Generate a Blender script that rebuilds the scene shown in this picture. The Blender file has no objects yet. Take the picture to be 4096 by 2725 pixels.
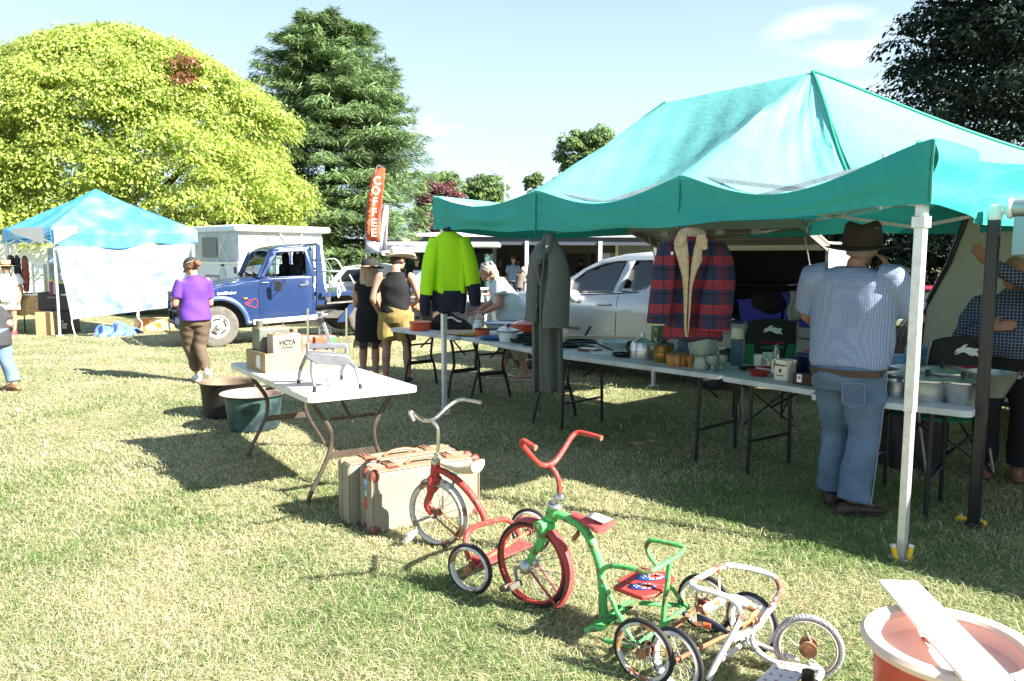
import bpy,bmesh,math,random
import numpy as np
from mathutils import Vector as V,Matrix,noise as mnoise
from mathutils.geometry import tessellate_polygon
rng=np.random.default_rng(11);random.seed(5)
PI=math.pi;R=math.radians
sc=bpy.context.scene;col=sc.collection
F,HC=3129.0,1.6
PITCH,ROLL=math.atan((1362.5-1025)/F),0.004
_f=V((0,math.cos(PITCH),-math.sin(PITCH)));_u0=V((0,math.sin(PITCH),math.cos(PITCH)));_r0=V((1,0,0))
_r=_r0*math.cos(ROLL)+_u0*math.sin(ROLL);_u=_u0*math.cos(ROLL)-_r0*math.sin(ROLL)
UP=V((0,0,1))
CAM=V((0,0,HC))
cd=bpy.data.cameras.new('camera');cam=bpy.data.objects.new('camera',cd);col.objects.link(cam)
cd.sensor_width=36;cd.lens=F/4096*36;cd.clip_end=3000;cd.clip_start=.05
cam.matrix_world=Matrix(((_r.x,_u.x,-_f.x,0),(_r.y,_u.y,-_f.y,0),(_r.z,_u.z,-_f.z,HC),(0,0,0,1)))
sc.camera=cam
def ray(x,y):return _f+_r*((x-2048)/F)+_u*((1362.5-y)/F)
def G(x,y,z=0.0):
 d=ray(x,y);return CAM+d*((z-HC)/d.z)
def AT(x,y,Y):
 d=ray(x,y);return CAM+d*(Y/d.y)
def PL(x,y,p,n):
 d=ray(x,y);return CAM+d*((V(p)-CAM).dot(V(n))/d.dot(V(n)))
def PX(p):
 q=V(p)-CAM;k=q.dot(_f);return(2048+F*q.dot(_r)/k,1362.5-F*q.dot(_u)/k)
def crop(x0,y0,w,W):
 s=w/W;return lambda x,y:(x0+x*s,y0+y*s)
R1=crop(0,700,1024,2294);R2=crop(600,850,1100,2300);R3=crop(1600,850,1000,2091);R4=crop(2400,850,1000,2091)
R5=crop(3100,750,996,2082);R6=crop(3100,1400,996,1735);R7=crop(700,1250,1000,1960);R8=crop(1300,1550,1200,2091)
W1=crop(2200,2000,1000,2163);W2=crop(2600,2000,1496,2357)
X1=crop(1380,640,720,1882);X2=crop(1230,920,470,1939);X3=crop(1880,900,500,1960);X4=crop(0,950,420,1568)
X5=crop(1600,1250,800,2357);X6=crop(2250,1330,1100,2357);X7=crop(3500,1150,596,1869);X8=crop(3500,850,596,1869)
DD=crop(0,0,4096,2357)
MATS={}
def mat(name,c,r=.6,m=0.0,c2=None,sc_=6.0,lo=.4,hi=.62,bump=0.0,bs=60.0,spec=.4,trans=0.0,det=4.0,coat=0.0,attr=None,alpha=1.0,stretch=None):
 if name in MATS:return MATS[name]
 M=bpy.data.materials.new(name);M.use_nodes=True;nt=M.node_tree;N=nt.nodes;L=nt.links
 b=N['Principled BSDF'];out=N['Material Output']
 b.inputs['Base Color'].default_value=(*c,1);b.inputs['Roughness'].default_value=r;b.inputs['Metallic'].default_value=m
 b.inputs['Specular IOR Level'].default_value=spec;b.inputs['Coat Weight'].default_value=coat;b.inputs['Alpha'].default_value=alpha
 b.inputs['Coat Roughness'].default_value=.08
 tc=N.new('ShaderNodeTexCoord');src=tc.outputs['Object']
 if stretch:
  mp=N.new('ShaderNodeMapping');mp.inputs['Scale'].default_value=stretch;L.new(src,mp.inputs['Vector']);src=mp.outputs['Vector']
 colout=None
 if attr:
  a=N.new('ShaderNodeVertexColor');a.layer_name=attr;colout=a.outputs['Color']
 if c2 is not None:
  n=N.new('ShaderNodeTexNoise');n.inputs['Scale'].default_value=sc_;n.inputs['Detail'].default_value=det;n.inputs['Roughness'].default_value=.62
  L.new(src,n.inputs['Vector'])
  rp=N.new('ShaderNodeValToRGB');rp.color_ramp.elements[0].position=lo;rp.color_ramp.elements[1].position=hi
  rp.color_ramp.elements[0].color=(*c,1);rp.color_ramp.elements[1].color=(*c2,1);L.new(n.outputs['Fac'],rp.inputs['Fac'])
  colout=rp.outputs['Color']
 if colout:L.new(colout,b.inputs['Base Color'])
 if bump:
  n2=N.new('ShaderNodeTexNoise');n2 .inputs['Scale'].default_value=bs;n2 .inputs['Detail'].default_value=3;L.new(src,n2 .inputs['Vector'])
  bp=N.new('ShaderNodeBump');bp.inputs['Strength'].default_value=bump;bp.inputs['Distance'].default_value=.02
  L.new(n2 .outputs['Fac'],bp.inputs['Height']);L.new(bp.outputs['Normal'],b.inputs['Normal'])
 if trans:
  t=N.new('ShaderNodeBsdfTranslucent');mx=N.new('ShaderNodeMixShader');mx.inputs[0].default_value=trans
  t.inputs['Color'].default_value=(*c,1)
  if colout:L.new(colout,t.inputs['Color'])
  L.new(b.outputs[0],mx.inputs[1]);L.new(t.outputs[0],mx.inputs[2]);L.new(mx.outputs[0],out.inputs['Surface'])
 M.diffuse_color=(*c,1);MATS[name]=M
 return M
def glass(name,tint=(.8,.9,.9),alpha=.25,r=.03):
 """thin window glass: reflecting coat over a see-through tint"""
 if name in MATS:return MATS[name]
 M=bpy.data.materials.new(name);M.use_nodes=True;nt=M.node_tree;N=nt.nodes;L=nt.links
 N.remove(N['Principled BSDF']);out=N['Material Output']
 t=N.new('ShaderNodeBsdfTransparent');t.inputs['Color'].default_value=(*tint,1)
 g=N.new('ShaderNodeBsdfGlossy');g.inputs['Roughness'].default_value=r
 fr=N.new('ShaderNodeFresnel');fr.inputs['IOR'].default_value=1.5
 ma=N.new('ShaderNodeMath');ma.operation='ADD';ma.inputs[1].default_value=alpha*.3;L.new(fr.outputs[0],ma.inputs[0])
 mx=N.new('ShaderNodeMixShader');L.new(ma.outputs[0],mx.inputs[0]);L.new(t.outputs[0],mx.inputs[1]);L.new(g.outputs[0],mx.inputs[2])
 L.new(mx.outputs[0],out.inputs['Surface']);MATS[name]=M
 return M
def cr(pts,n=6,closed=False):
 P=[V(p)for p in pts];out=[]
 m=len(P)
 for i in range(m if closed else m-1):
  if closed:a,b,c,d=P[(i-1)%m],P[i],P[(i+1)%m],P[(i+2)%m]
  else:a,b,c,d=P[max(i-1,0)],P[i],P[i+1],P[min(i+2,m-1)]
  for k in range(n):
   t=k/n
   out.append(.5*((2*b)+(c-a)*t+(2*a-5*b+4*c-d)*t*t+(3*b-a-3*c+d)*t**3))
 if not closed:out.append(P[-1])
 return out
def lerpl(xs,t):
 f=t*(len(xs)-1);i=min(int(f),len(xs)-2);return xs[i]+(xs[i+1]-xs[i])*(f-i)
def frame(d,up=V((0,0,1))):
 d=V(d).normalized();s=d.cross(up)
 if s.length<1e-4:s=d.cross(V((0,1,0)))
 s.normalize();return s,s.cross(d),d
def axes(o,x,y,z):
 x,y,z,o=V(x),V(y),V(z),V(o)
 return Matrix(((x.x,y.x,z.x,o.x),(x.y,y.y,z.y,o.y),(x.z,y.z,z.z,o.z),(0,0,0,1)))
class MB:
 def __init__(s):s.v=[];s.f=[];s.mi=[];s.k=0;s.M=None
 def add(s,vs,fs):
  b=len(s.v)
  s.v+=[tuple(s.M@V(p))if s.M else tuple(p)for p in vs]
  s.f+=[tuple(b+i for i in f)for f in fs];s.mi+=[s.k]*len(fs);return s
 def box(s,c,d,M=None):
  x,y,z=d[0]/2,d[1]/2,d[2]/2
  vs=[V((a,b,e))for e in(-z,z)for a,b in((-x,-y),(x,-y),(x,y),(-x,y))]
  vs=[(M@p if M else p)+V(c)for p in vs]
  return s.add(vs,[(3,2,1,0),(4,5,6,7),(0,1,5,4),(1,2,6,5),(2,3,7,6),(3,0,4,7)])
 def bar(s,a,b,w,h,up=(0,0,1)):
  a,b=V(a),V(b);x,y,z=frame(b-a,V(up));w/=2;h/=2
  vs=[q+x*i*w+y*j*h for q in(a,b)for i,j in((-1,-1),(1,-1),(1,1),(-1,1))]
  return s.add(vs,[(0,1,2,3),(7,6,5,4),(1,0,4,5),(2,1,5,6),(3,2,6,7),(0,3,7,4)])
 def rings(s,rs,cap=True,closed=False):
  n=len(rs[0]);vs=[p for r in rs for p in r];fs=[]
  m=len(rs)
  for i in range(m if closed else m-1):
   a,b=i*n,((i+1)%m)*n
   fs+=[(a+k,a+(k+1)%n,b+(k+1)%n,b+k)for k in range(n)]
  if cap and not closed:fs+=[tuple(range(n-1,-1,-1)),tuple(range((m-1)*n,m*n))]
  return s.add(vs,fs)
 def tube(s,pts,r,n=8,closed=False,cap=True,flat=1.0,up=V((0,0,1))):
  P=[V(p)for p in pts];m=len(P);rs=[]
  x=None
  for i,p in enumerate(P):
   a=P[(i-1)%m]if closed else P[max(i-1,0)];b=P[(i+1)%m]if closed else P[min(i+1,m-1)]
   d=(b-a);d=d.normalized()if d.length>1e-9 else V((0,0,1))
   if x is None:x,y,_=frame(d,up)
   else:
    x=x-d*x.dot(d);x=x.normalized()if x.length>1e-6 else frame(d)[0];y=x.cross(d)
   rr=r if isinstance(r,(int,float))else lerpl(r,i/max(m-1,1))
   rs.append([p+(x*math.cos(2*PI*k/n)+y*math.sin(2*PI*k/n)*flat)*rr for k in range(n)])
  return s.rings(rs,cap,closed)
 def lathe(s,prof,c=(0,0,0),n=24,M=None,cap=False):
  c=V(c);rs=[]
  for r,z in prof:
   ring=[V((r*math.cos(2*PI*k/n),r*math.sin(2*PI*k/n),z))for k in range(n)]
   rs.append([(M@p if M else p)+c for p in ring])
  return s.rings(rs,cap)
 def torus(s,c,ax,Rm,r,n=40,k=8,flat=1.0):
  x,y,d=frame(ax);c=V(c);rs=[]
  for i in range(n):
   t=2*PI*i/n;o=x*math.cos(t)+y*math.sin(t)
   rs.append([c+o*(Rm+r*math.cos(2*PI*j/k))+d*r*flat*math.sin(2*PI*j/k)for j in range(k)])
  return s.rings(rs,False,True)
 def ball(s,c,r,n=12,m=8,M=None):
  rx,ry,rz=(r,r,r)if isinstance(r,(int,float))else r;c=V(c);rs=[]
  for i in range(m+1):
   t=-PI/2+PI*i/m;q=max(math.cos(t),.02)
   ring=[V((rx*q*math.cos(2*PI*k/n),ry*q*math.sin(2*PI*k/n),rz*math.sin(t)))for k in range(n)]
   rs.append([(M@p if M else p)+c for p in ring])
  return s.rings(rs,True)
 def grid(s,fn,nu,nv,wrap=False):
  vs=[fn(i/nu,j/nv)for j in range(nv+1)for i in range(nu if wrap else nu+1)]
  w=nu if wrap else nu+1
  fs=[(j*w+i,j*w+(i+1)%w,(j+1)*w+(i+1)%w,(j+1)*w+i)for j in range(nv)for i in range(nu)]
  return s.add(vs,fs)
 def plate(s,outline,o,x,y,t=.0,holes=()):
  """flat outline (2-D) in the plane o + x*a + y*b, given thickness t along x cross y"""
  o,x,y=V(o),V(x),V(y);nrm=x.cross(y).normalized()
  loops=[list(outline)]+[list(h)for h in holes]
  flat=[p for l in loops for p in l]
  tris=tessellate_polygon([[V((a,b,0))for a,b in l]for l in loops])
  fr=[o+x*a+y*b for a,b in flat];n=len(flat)
  tris=[tuple(t_)for t_ in tris]
  ok=[]
  for a,b,c in tris:
   nn=(fr[b]-fr[a]).cross(fr[c]-fr[a]);ok.append((a,b,c)if nn.dot(nrm)>0 else(a,c,b))
  if not t:return s.add(fr,ok)
  bk=[p-nrm*t for p in fr];fs=ok+[tuple(n+i for i in reversed(f))for f in ok]
  k=0
  for l in loops:
   m=len(l);fs+=[(k+i,k+(i+1)%m,n+k+(i+1)%m,n+k+i)for i in range(m)];k+=m
  return s.add(fr+bk,fs)
 def each(s,name,m,parent=None,**kw):
  """one object for every loose piece"""
  par=list(range(len(s.v)))
  def fd(i):
   while par[i]!=i:par[i]=par[par[i]];i=par[i]
   return i
  for f in s.f:
   a=fd(f[0])
   for i in f[1:]:par[fd(i)]=a
  gr={}
  for f in s.f:gr.setdefault(fd(f[0]),[]).append(f)
  for fs in gr.values():
   ids=sorted({i for f in fs for i in f});mp_={i:k for k,i in enumerate(ids)};b=MB();b.add([s.v[i]for i in ids],[tuple(mp_[i]for i in f)for f in fs]);o=b.obj(name,m,parent,**kw)
  return o
 def obj(s,name,m,parent=None,local=False,angle=35,bevel=0,seg=2,sub=0,flat=False,solid=0):
  me=bpy.data.meshes.new(name);vs=s.v
  if parent is not None and not local:
   I=WM[parent.name].inverted();vs=[tuple(I@V(p))for p in vs]
  me.from_pydata(vs,[],s.f);me.update()
  ms=m if isinstance(m,(list,tuple))else[m]
  for q in ms:me.materials.append(q)
  if len(ms)>1:me.polygons.foreach_set('material_index',s.mi)
  bm=bmesh.new();bm.from_mesh(me);bmesh.ops.recalc_face_normals(bm,faces=bm.faces);bm.to_mesh(me);bm.free()
  if not flat:
   me.polygons.foreach_set('use_smooth',[True]*len(me.polygons));me.set_sharp_from_angle(angle=R(angle))
  return link(name,me,parent,bevel,seg,sub,solid)
def link(name,me,parent=None,bevel=0,seg=2,sub=0,solid=0):
 o=bpy.data.objects.new(name,me);col.objects.link(o)
 if parent is not None:
  o.parent=parent;WM[o.name]=WM[parent.name]
 else:WM[o.name]=Matrix.Identity(4)
 if solid:
  q=o.modifiers.new('solid','SOLIDIFY');q.thickness=solid;q.offset=0
 if bevel:
  q=o.modifiers.new('bevel','BEVEL');q.width=bevel;q.segments=seg;q.limit_method='ANGLE';q.angle_limit=R(40);q.harden_normals=False
 if sub:
  q=o.modifiers.new('sub','SUBSURF');q.levels=sub;q.render_levels=sub
 return o
WM={}
def tag(o,label,cat,group=None,kind=None):
 if label:o['label']=label
 if cat:o['category']=cat
 if group:o['group']=group
 if kind:o['kind']=kind
 return o
def thing(name,label,cat,loc=(0,0,0),rz=0.0,group=None,M=None):
 o=bpy.data.objects.new(name,None);col.objects.link(o);o.empty_display_size=.1
 if M is None:M=Matrix.Translation(V(loc))@Matrix.Rotation(rz,4,'Z')
 o.matrix_world=M;WM[o.name]=M.copy()
 return tag(o,label,cat,group)
def struct(o):o['kind']='structure';return o
def dup(root,loc,rz=None,label=None):
 def cp(o,par):
  c=o.copy();col.objects.link(c);c.parent=par
  for ch in[q for q in bpy.data.objects if q.parent==o]:cp(ch,c)
  return c
 r=cp(root,None);M=Matrix.Translation(V(loc))@(Matrix.Rotation(rz,4,'Z')if rz is not None else root.matrix_world.to_3x3().to_4x4())
 r.matrix_world=M;WM[r.name]=M
 if label:r['label']=label
 return r
def npmesh(name,vs,faces,m,parent=None,cols=None,smooth=False):
 me=bpy.data.meshes.new(name);k=faces.shape[1]
 if parent is not None:
  I=np.array(WM[parent.name].inverted());vs=vs@I[:3,:3].T+I[:3,3]
 me.vertices.add(len(vs));me.vertices.foreach_set('co',np.ascontiguousarray(vs,np.float32).ravel())
 me.loops.add(faces.size);me.loops.foreach_set('vertex_index',faces.astype(np.int32).ravel())
 me.polygons.add(len(faces));me.polygons.foreach_set('loop_start',np.arange(0,faces.size,k,dtype=np.int32))
 me.update();me.validate()
 me.polygons.foreach_set('use_smooth',[smooth]*len(me.polygons))
 if cols is not None:
  a=me.color_attributes.new('col','FLOAT_COLOR','POINT')
  a.data.foreach_set('color',np.concatenate([cols,np.ones((len(cols),1))],1).astype(np.float32).ravel())
 me.materials.append(m)
 return link(name,me,parent)
def leaves(name,P,N,T,a,b,m,parent,cols):
 """rhomb leaves: centres P, normals N, long axes T, half length a, half width b"""
 N=N/np.linalg.norm(N,axis=1,keepdims=True)
 T=T-N*np.sum(N*T,1,keepdims=True);T/=np.linalg.norm(T,axis=1,keepdims=True)+1e-9
 S=np.cross(N,T);a=a.reshape(-1,1);b=b.reshape(-1,1)
 n=len(P);vs=np.empty((n,4,3));vs[:,0]=P-T*a;vs[:,1]=P+S*b-T*a*.1;vs[:,2]=P+T*a;vs[:,3]=P-S*b-T*a*.1
 fs=np.arange(n*4).reshape(n,4)
 return npmesh(name,vs.reshape(-1,3),fs,m,parent,np.repeat(cols,4,0))
def text(s,name,m,parent,o,x,y,size,align='CENTER',depth=.002,sx=1.0,shear=0.0,bold=0.0,space=1.0):
 cu=bpy.data.curves.new('txt','FONT');cu.body=s;cu.size=size;cu.align_x=align;cu.align_y='CENTER';cu.extrude=depth;cu.shear=shear;cu.offset=bold;cu.space_character=space;cu.resolution_u=3
 to=bpy.data.objects.new('txt',cu);col.objects.link(to)
 dg=bpy.context.evaluated_depsgraph_get();me=bpy.data.meshes.new_from_object(to.evaluated_get(dg))
 bpy.data.objects.remove(to);bpy.data.curves.remove(cu)
 x,y=V(x).normalized(),V(y).normalized();z=x.cross(y)
 M=axes(o,x*sx,y,z)
 if parent is not None:M=WM[parent.name].inverted()@M
 me.transform(M);me.materials.clear();me.materials.append(m);me.name=name
 return link(name,me,parent)
SUN_AZ=V((.905,-.425,0)).normalized();EL=R(34.5)
sund=V((SUN_AZ.x*math.cos(EL),SUN_AZ.y*math.cos(EL),math.sin(EL)))
ld=bpy.data.lights.new('sun','SUN');ld.energy=5.0;ld.angle=R(.53);ld.color=(1,.945,.86)
lo=bpy.data.objects.new('sun',ld);col.objects.link(lo);lo.rotation_euler=sund.to_track_quat('Z','Y').to_euler();lo.location=(8,-6,12)
w=bpy.data.worlds.new('World');sc.world=w;w.use_nodes=True;nt=w.node_tree;N=nt.nodes;L=nt.links
sky=N.new('ShaderNodeTexSky');sky.sky_type='NISHITA';sky.sun_disc=False;sky.sun_elevation=EL
sky.sun_rotation=math.atan2(sund.x,sund.y);sky.air_density=1.0;sky.dust_density=.6;sky.ozone_density=1.6
tc=N.new('ShaderNodeTexCoord')
mp=N.new('ShaderNodeMapping');mp.inputs['Scale'].default_value=(2.2,2.2,9.0);mp.inputs['Location'].default_value=(.35,.1,.4);L.new(tc.outputs['Generated'],mp.inputs['Vector'])
n1=N.new('ShaderNodeTexNoise');n1 .inputs['Scale'].default_value=1.6;n1 .inputs['Detail'].default_value=6;n1 .inputs['Roughness'].default_value=.55;L.new(mp.outputs[0],n1 .inputs['Vector'])
rp=N.new('ShaderNodeValToRGB');rp.color_ramp.elements[0].position=.56;rp.color_ramp.elements[1].position=.76;L.new(n1 .outputs['Fac'],rp.inputs['Fac'])
sep=N.new('ShaderNodeSeparateXYZ');L.new(tc.outputs['Generated'],sep.inputs[0])
hz=N.new('ShaderNodeMapRange');hz.inputs['From Min'].default_value=.0;hz.inputs['From Max'].default_value=.42;hz.inputs['To Min'].default_value=.78;hz.inputs['To Max'].default_value=.22;L.new(sep.outputs['Z'],hz.inputs['Value'])
mul=N.new('ShaderNodeMath');mul.operation='MULTIPLY';L.new(rp.outputs['Color'],mul.inputs[0]);mul.inputs[1].default_value=.55
add=N.new('ShaderNodeMath');add.operation='MAXIMUM';L.new(mul.outputs[0],add.inputs[0]);L.new(hz.outputs[0],add.inputs[1])
last=None
nw=N.new('ShaderNodeTexNoise');nw.inputs['Scale'].default_value=9;nw.inputs['Detail'].default_value=7;mpw=N.new('ShaderNodeMapping');mpw.inputs['Scale'].default_value=(1,1,3.5);L.new(tc.outputs['Generated'],mpw.inputs[0]);L.new(mpw.outputs[0],nw.inputs['Vector'])
nwr=N.new('ShaderNodeMapRange');nwr.inputs['From Min'].default_value=.42;nwr.inputs['From Max'].default_value=.68;L.new(nw.outputs['Fac'],nwr.inputs['Value'])
for(cx,cy),rad in(((3300,130),.075),((3480,180),.07),((1740,540),.07),((3420,385),.05)):
 dv=ray(cx,cy).normalized();vd=N.new('ShaderNodeVectorMath');vd.operation='DISTANCE';vd.inputs[1].default_value=dv;vs_c=N.new('ShaderNodeVectorMath');vs_c.operation='MULTIPLY';vs_c.inputs[1].default_value=(1,1,2.6);vs_d=N.new('ShaderNodeVectorMath');vs_d.operation='MULTIPLY';vs_d.inputs[0].default_value=dv;vs_d.inputs[1].default_value=(1,1,2.6)
 L.new(tc.outputs['Generated'],vs_c.inputs[0]);L.new(vs_c.outputs[0],vd.inputs[0]);L.new(vs_d.outputs[0],vd.inputs[1])
 mr_=N.new('ShaderNodeMapRange');mr_.inputs['From Min'].default_value=0;mr_.inputs['From Max'].default_value=rad;mr_.inputs['To Min'].default_value=1;mr_.inputs['To Max'].default_value=0;L.new(vd.outputs['Value'],mr_.inputs['Value'])
 mm=N.new('ShaderNodeMath');mm.operation='MULTIPLY';L.new(mr_.outputs[0],mm.inputs[0]);L.new(nwr.outputs[0],mm.inputs[1]);mxx=N.new('ShaderNodeMath');mxx.operation='MAXIMUM';L.new(mm.outputs[0],mxx.inputs[0])
 if last:L.new(last,mxx.inputs[1])
 else:mxx.inputs[1].default_value=0
 last=mxx.outputs[0]
mx=N.new('ShaderNodeMix');mx.data_type='RGBA';L.new(add.outputs[0],mx.inputs[0]);L.new(sky.outputs[0],mx.inputs[6]);mx.inputs[7].default_value=(4.9,6.25,6.9,1)
mc=N.new('ShaderNodeMix');mc.data_type='RGBA';L.new(last,mc.inputs[0]);L.new(mx.outputs[2],mc.inputs[6]);mc.inputs[7].default_value=(9.5,9.9,10.2,1)
bg=N['Background'];L.new(mc.outputs[2],bg.inputs['Color']);bg.inputs['Strength'].default_value=.050
sc.view_settings.view_transform='Standard';sc.view_settings.look='None';sc.view_settings.exposure=2.1;sc.view_settings.gamma=1
sc.render.engine='CYCLES';sc.cycles.use_denoising=True;sc.cycles.max_bounces=6;sc.cycles.transparent_max_bounces=12
sc.cycles.sample_clamp_indirect=6.0
def pn(x,y,s,seed=0.0):return mnoise.noise(V((x*s+seed,y*s-seed,seed*.7)))
def gh(x,y):
 return .13*math.exp(-((x+2.05)**2+(y-14.9)**2)/1.6)
gm=mat('turf',(.16,.17,.07),.95,c2=(.29,.255,.14),sc_=1.3,bump=.6,bs=90,det=8)
xs=np.unique(np.concatenate([np.linspace(-12,12,121),np.linspace(-60,60,41),[-900,-300,-120,120,300,900]]))
ys=np.unique(np.concatenate([np.linspace(-2,26,141),np.linspace(26,90,17),[-40,-10,150,400,1200]]))
gv=np.array([(x,y,gh(x,y)+.012*pn(x,y,.9))for y in ys for x in xs]);nx=len(xs)
gf=np.array([(j*nx+i,j*nx+i+1,(j+1)*nx+i+1,(j+1)*nx+i)for j in range(len(ys)-1)for i in range(nx-1)])
struct(npmesh('ground',gv,gf,gm,smooth=True))
def make_grass(n):
 yy=1092+(3000-1092)*rng.random(n)**.92;xx=-500+5100*rng.random(n)
 P=np.array([G(x,y)[:]for x,y in zip(xx,yy)])
 P=P[(P[:,1]<30)];n=len(P)
 k=np.array([pn(x,y,.55,3.1)+.6*pn(x,y,1.9,7.7)for x,y in P[:,:2]])
 k2=np.array([pn(x,y,5.0,1.3)for x,y in P[:,:2]])
 dry=np.clip(.60-.07*np.clip(P[:,0],-3,2.5)+1.05*k+.22*rng.standard_normal(n),0,1)
 d=P[:,1]
 h=(.016+.023*rng.random(n)+.03*np.clip(k2,0,1)*(1-dry))*np.clip(1.15-.012*d,.8,1.2)
 h*=np.where(rng.random(n)<.03,1.8,1)
 w=np.clip(d*.00042,.0013,.010)*(0.8+.7*rng.random(n))
 az=rng.random(n)*2*PI;lean=.5+1.1*rng.random(n)+.5*dry
 D=np.stack([np.cos(az),np.sin(az),np.zeros(n)],1);S=np.stack([-np.sin(az),np.cos(az),np.zeros(n)],1)
 up=np.array([0,0,1.0])
 P[:,2]=[gh(x,y)-.002 for x,y in P[:,:2]]
 mid=P+D*(h*lean*.4)[:,None]+up*(h*.62)[:,None];tip=P+D*(h*lean*1.25)[:,None]+up*(h*np.clip(1.15-.45*lean,.25,1))[:,None]
 w=w[:,None]
 vs=np.stack([P-S*w,P+S*w,mid+S*w*.8,mid-S*w*.8,tip+S*w*.12,tip-S*w*.12],1).reshape(-1,3)
 b=np.arange(n)[:,None]*6
 fs=np.concatenate([b+np.array([0,1,2,3]),b+np.array([3,2,4,5])],0)
 g1,g2=np.array([.085,.165,.05]),np.array([.26,.36,.12]);s1,s2=np.array([.40,.37,.19]),np.array([.64,.59,.38])
 u=rng.random((n,1));gcol=g1*(1-u)+g2*u;scol=s1*(1-u)+s2*u
 c=np.where((rng.random(n)<dry*.9)[:,None],scol,gcol)*(.8+.4*rng.random((n,1)))
 npmesh_o=npmesh('grass',vs,fs,mat('grass_blade',(.2,.25,.05),.55,attr='col',trans=.3,spec=.35),None,np.repeat(c,6,0),True)
 npmesh_o['kind']='stuff';npmesh_o['label']='short patchy green and straw coloured lawn grass';npmesh_o['category']='grass'
make_grass(330000)
def stripes_mat(name,base,bands,r=.85,bump=.15,fine=0.0):
 """woven check: bands = [(axis, period, duty, phase, colour, strength)], laid over the base colour in the cloth's own coordinates"""
 if name in MATS:return MATS[name]
 M=mat(name,base,r,bump=bump,bs=160);nt=M.node_tree;N=nt.nodes;L=nt.links;b=N['Principled BSDF']
 tc_=[n for n in N if n.type=='TEX_COORD'][0];sep_=N.new('ShaderNodeSeparateXYZ')
 nz=N.new('ShaderNodeTexNoise');nz.inputs['Scale'].default_value=5;L.new(tc_.outputs['Object'],nz.inputs['Vector'])
 mxv=N.new('ShaderNodeMix');mxv.data_type='VECTOR';mxv.inputs[0].default_value=.012;L.new(tc_.outputs['Object'],mxv.inputs[4]);L.new(nz.outputs['Color'],mxv.inputs[5]);L.new(mxv.outputs[1],sep_.inputs[0])
 cur=None
 for ax,per,duty,ph,c,st in bands:
  m1=N.new('ShaderNodeMath');m1 .operation='MULTIPLY_ADD';m1 .inputs[1].default_value=1/per;m1 .inputs[2].default_value=ph+50
  L.new(sep_.outputs['XYZ'.index(ax)],m1 .inputs[0]);m2=N.new('ShaderNodeMath');m2 .operation='FRACT';L.new(m1 .outputs[0],m2 .inputs[0])
  m3=N.new('ShaderNodeMath');m3 .operation='LESS_THAN';m3 .inputs[1].default_value=duty;L.new(m2 .outputs[0],m3 .inputs[0])
  m4=N.new('ShaderNodeMath');m4 .operation='MULTIPLY';m4 .inputs[1].default_value=st;L.new(m3 .outputs[0],m4 .inputs[0])
  mx_=N.new('ShaderNodeMix');mx_.data_type='RGBA';L.new(m4 .outputs[0],mx_.inputs[0])
  if cur:L.new(cur,mx_.inputs[6])
  else:mx_.inputs[6].default_value=(*base,1)
  mx_.inputs[7].default_value=(*c,1);cur=mx_.outputs[2]
 L.new(cur,b.inputs['Base Color']);return M
def fuse(b,name,m,parent,vox=.010,sm=3,paint=None,mats=None,fold=None):
 me=bpy.data.meshes.new(name);I=WM[parent.name].inverted()
 me.from_pydata([tuple(I@V(p))for p in b.v],[],b.f);bm=bmesh.new();bm.from_mesh(me);bmesh.ops.recalc_face_normals(bm,faces=bm.faces);bm.to_mesh(me);bm.free()
 o=bpy.data.objects.new(name,me);col.objects.link(o)
 q=o.modifiers.new('r','REMESH');q.mode='VOXEL';q.voxel_size=vox
 q=o.modifiers.new('s','SMOOTH');q.iterations=sm;q.factor=.5
 dg=bpy.context.evaluated_depsgraph_get();m2=bpy.data.meshes.new_from_object(o.evaluated_get(dg));bpy.data.objects.remove(o);bpy.data.meshes.remove(me)
 m2 .name=name;m2 .materials.clear()
 for k in([m]+(mats or[])):m2 .materials.append(k)
 n=len(m2 .vertices)
 if fold:
  co=np.empty(n*3);m2 .vertices.foreach_get('co',co);no=np.empty(n*3);m2 .vertices.foreach_get('normal',no);co=co.reshape(-1,3);no=no.reshape(-1,3)
  a,fx,fz=fold;d=a*(np.sin(co[:,0]*fx+co[:,2]*fz+3*np.sin(co[:,2]*7))*.6+np.sin(co[:,2]*fz*1.7-co[:,1]*fx*1.3+2*np.sin(co[:,0]*11))*.5+np.sin(co[:,0]*fx*.6-co[:,2]*fz*.8+1.7)*.6)
  co=co+no*d[:,None];m2 .vertices.foreach_set('co',co.ravel())
 if paint:
  for p in m2 .polygons:p.material_index=paint(p.center)
 m2 .polygons.foreach_set('use_smooth',[True]*len(m2 .polygons));m2 .update()
 return link(name,m2,parent)
SKIN=mat('skin',(.40,.22,.15),.5,c2=(.36,.185,.125),sc_=9,spec=.4);SKIN_T=mat('skin_tan',(.36,.18,.11),.5,c2=(.31,.15,.09),sc_=9);SKIN_P=mat('skin_pink',(.43,.235,.17),.5,c2=(.39,.19,.14),sc_=8)
LIP=mat('lip',(.34,.10,.09),.45);DARKEYE=mat('brow_eye',(.06,.04,.03),.5)
def ell(c,ax,ay,a,d,n=20,p=1.0):
 return[c+ax*a*math.copysign(abs(math.cos(2*PI*k/n))**p,math.cos(2*PI*k/n))+ay*d*math.copysign(abs(math.sin(2*PI*k/n))**p,math.sin(2*PI*k/n))for k in range(n)]
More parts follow.
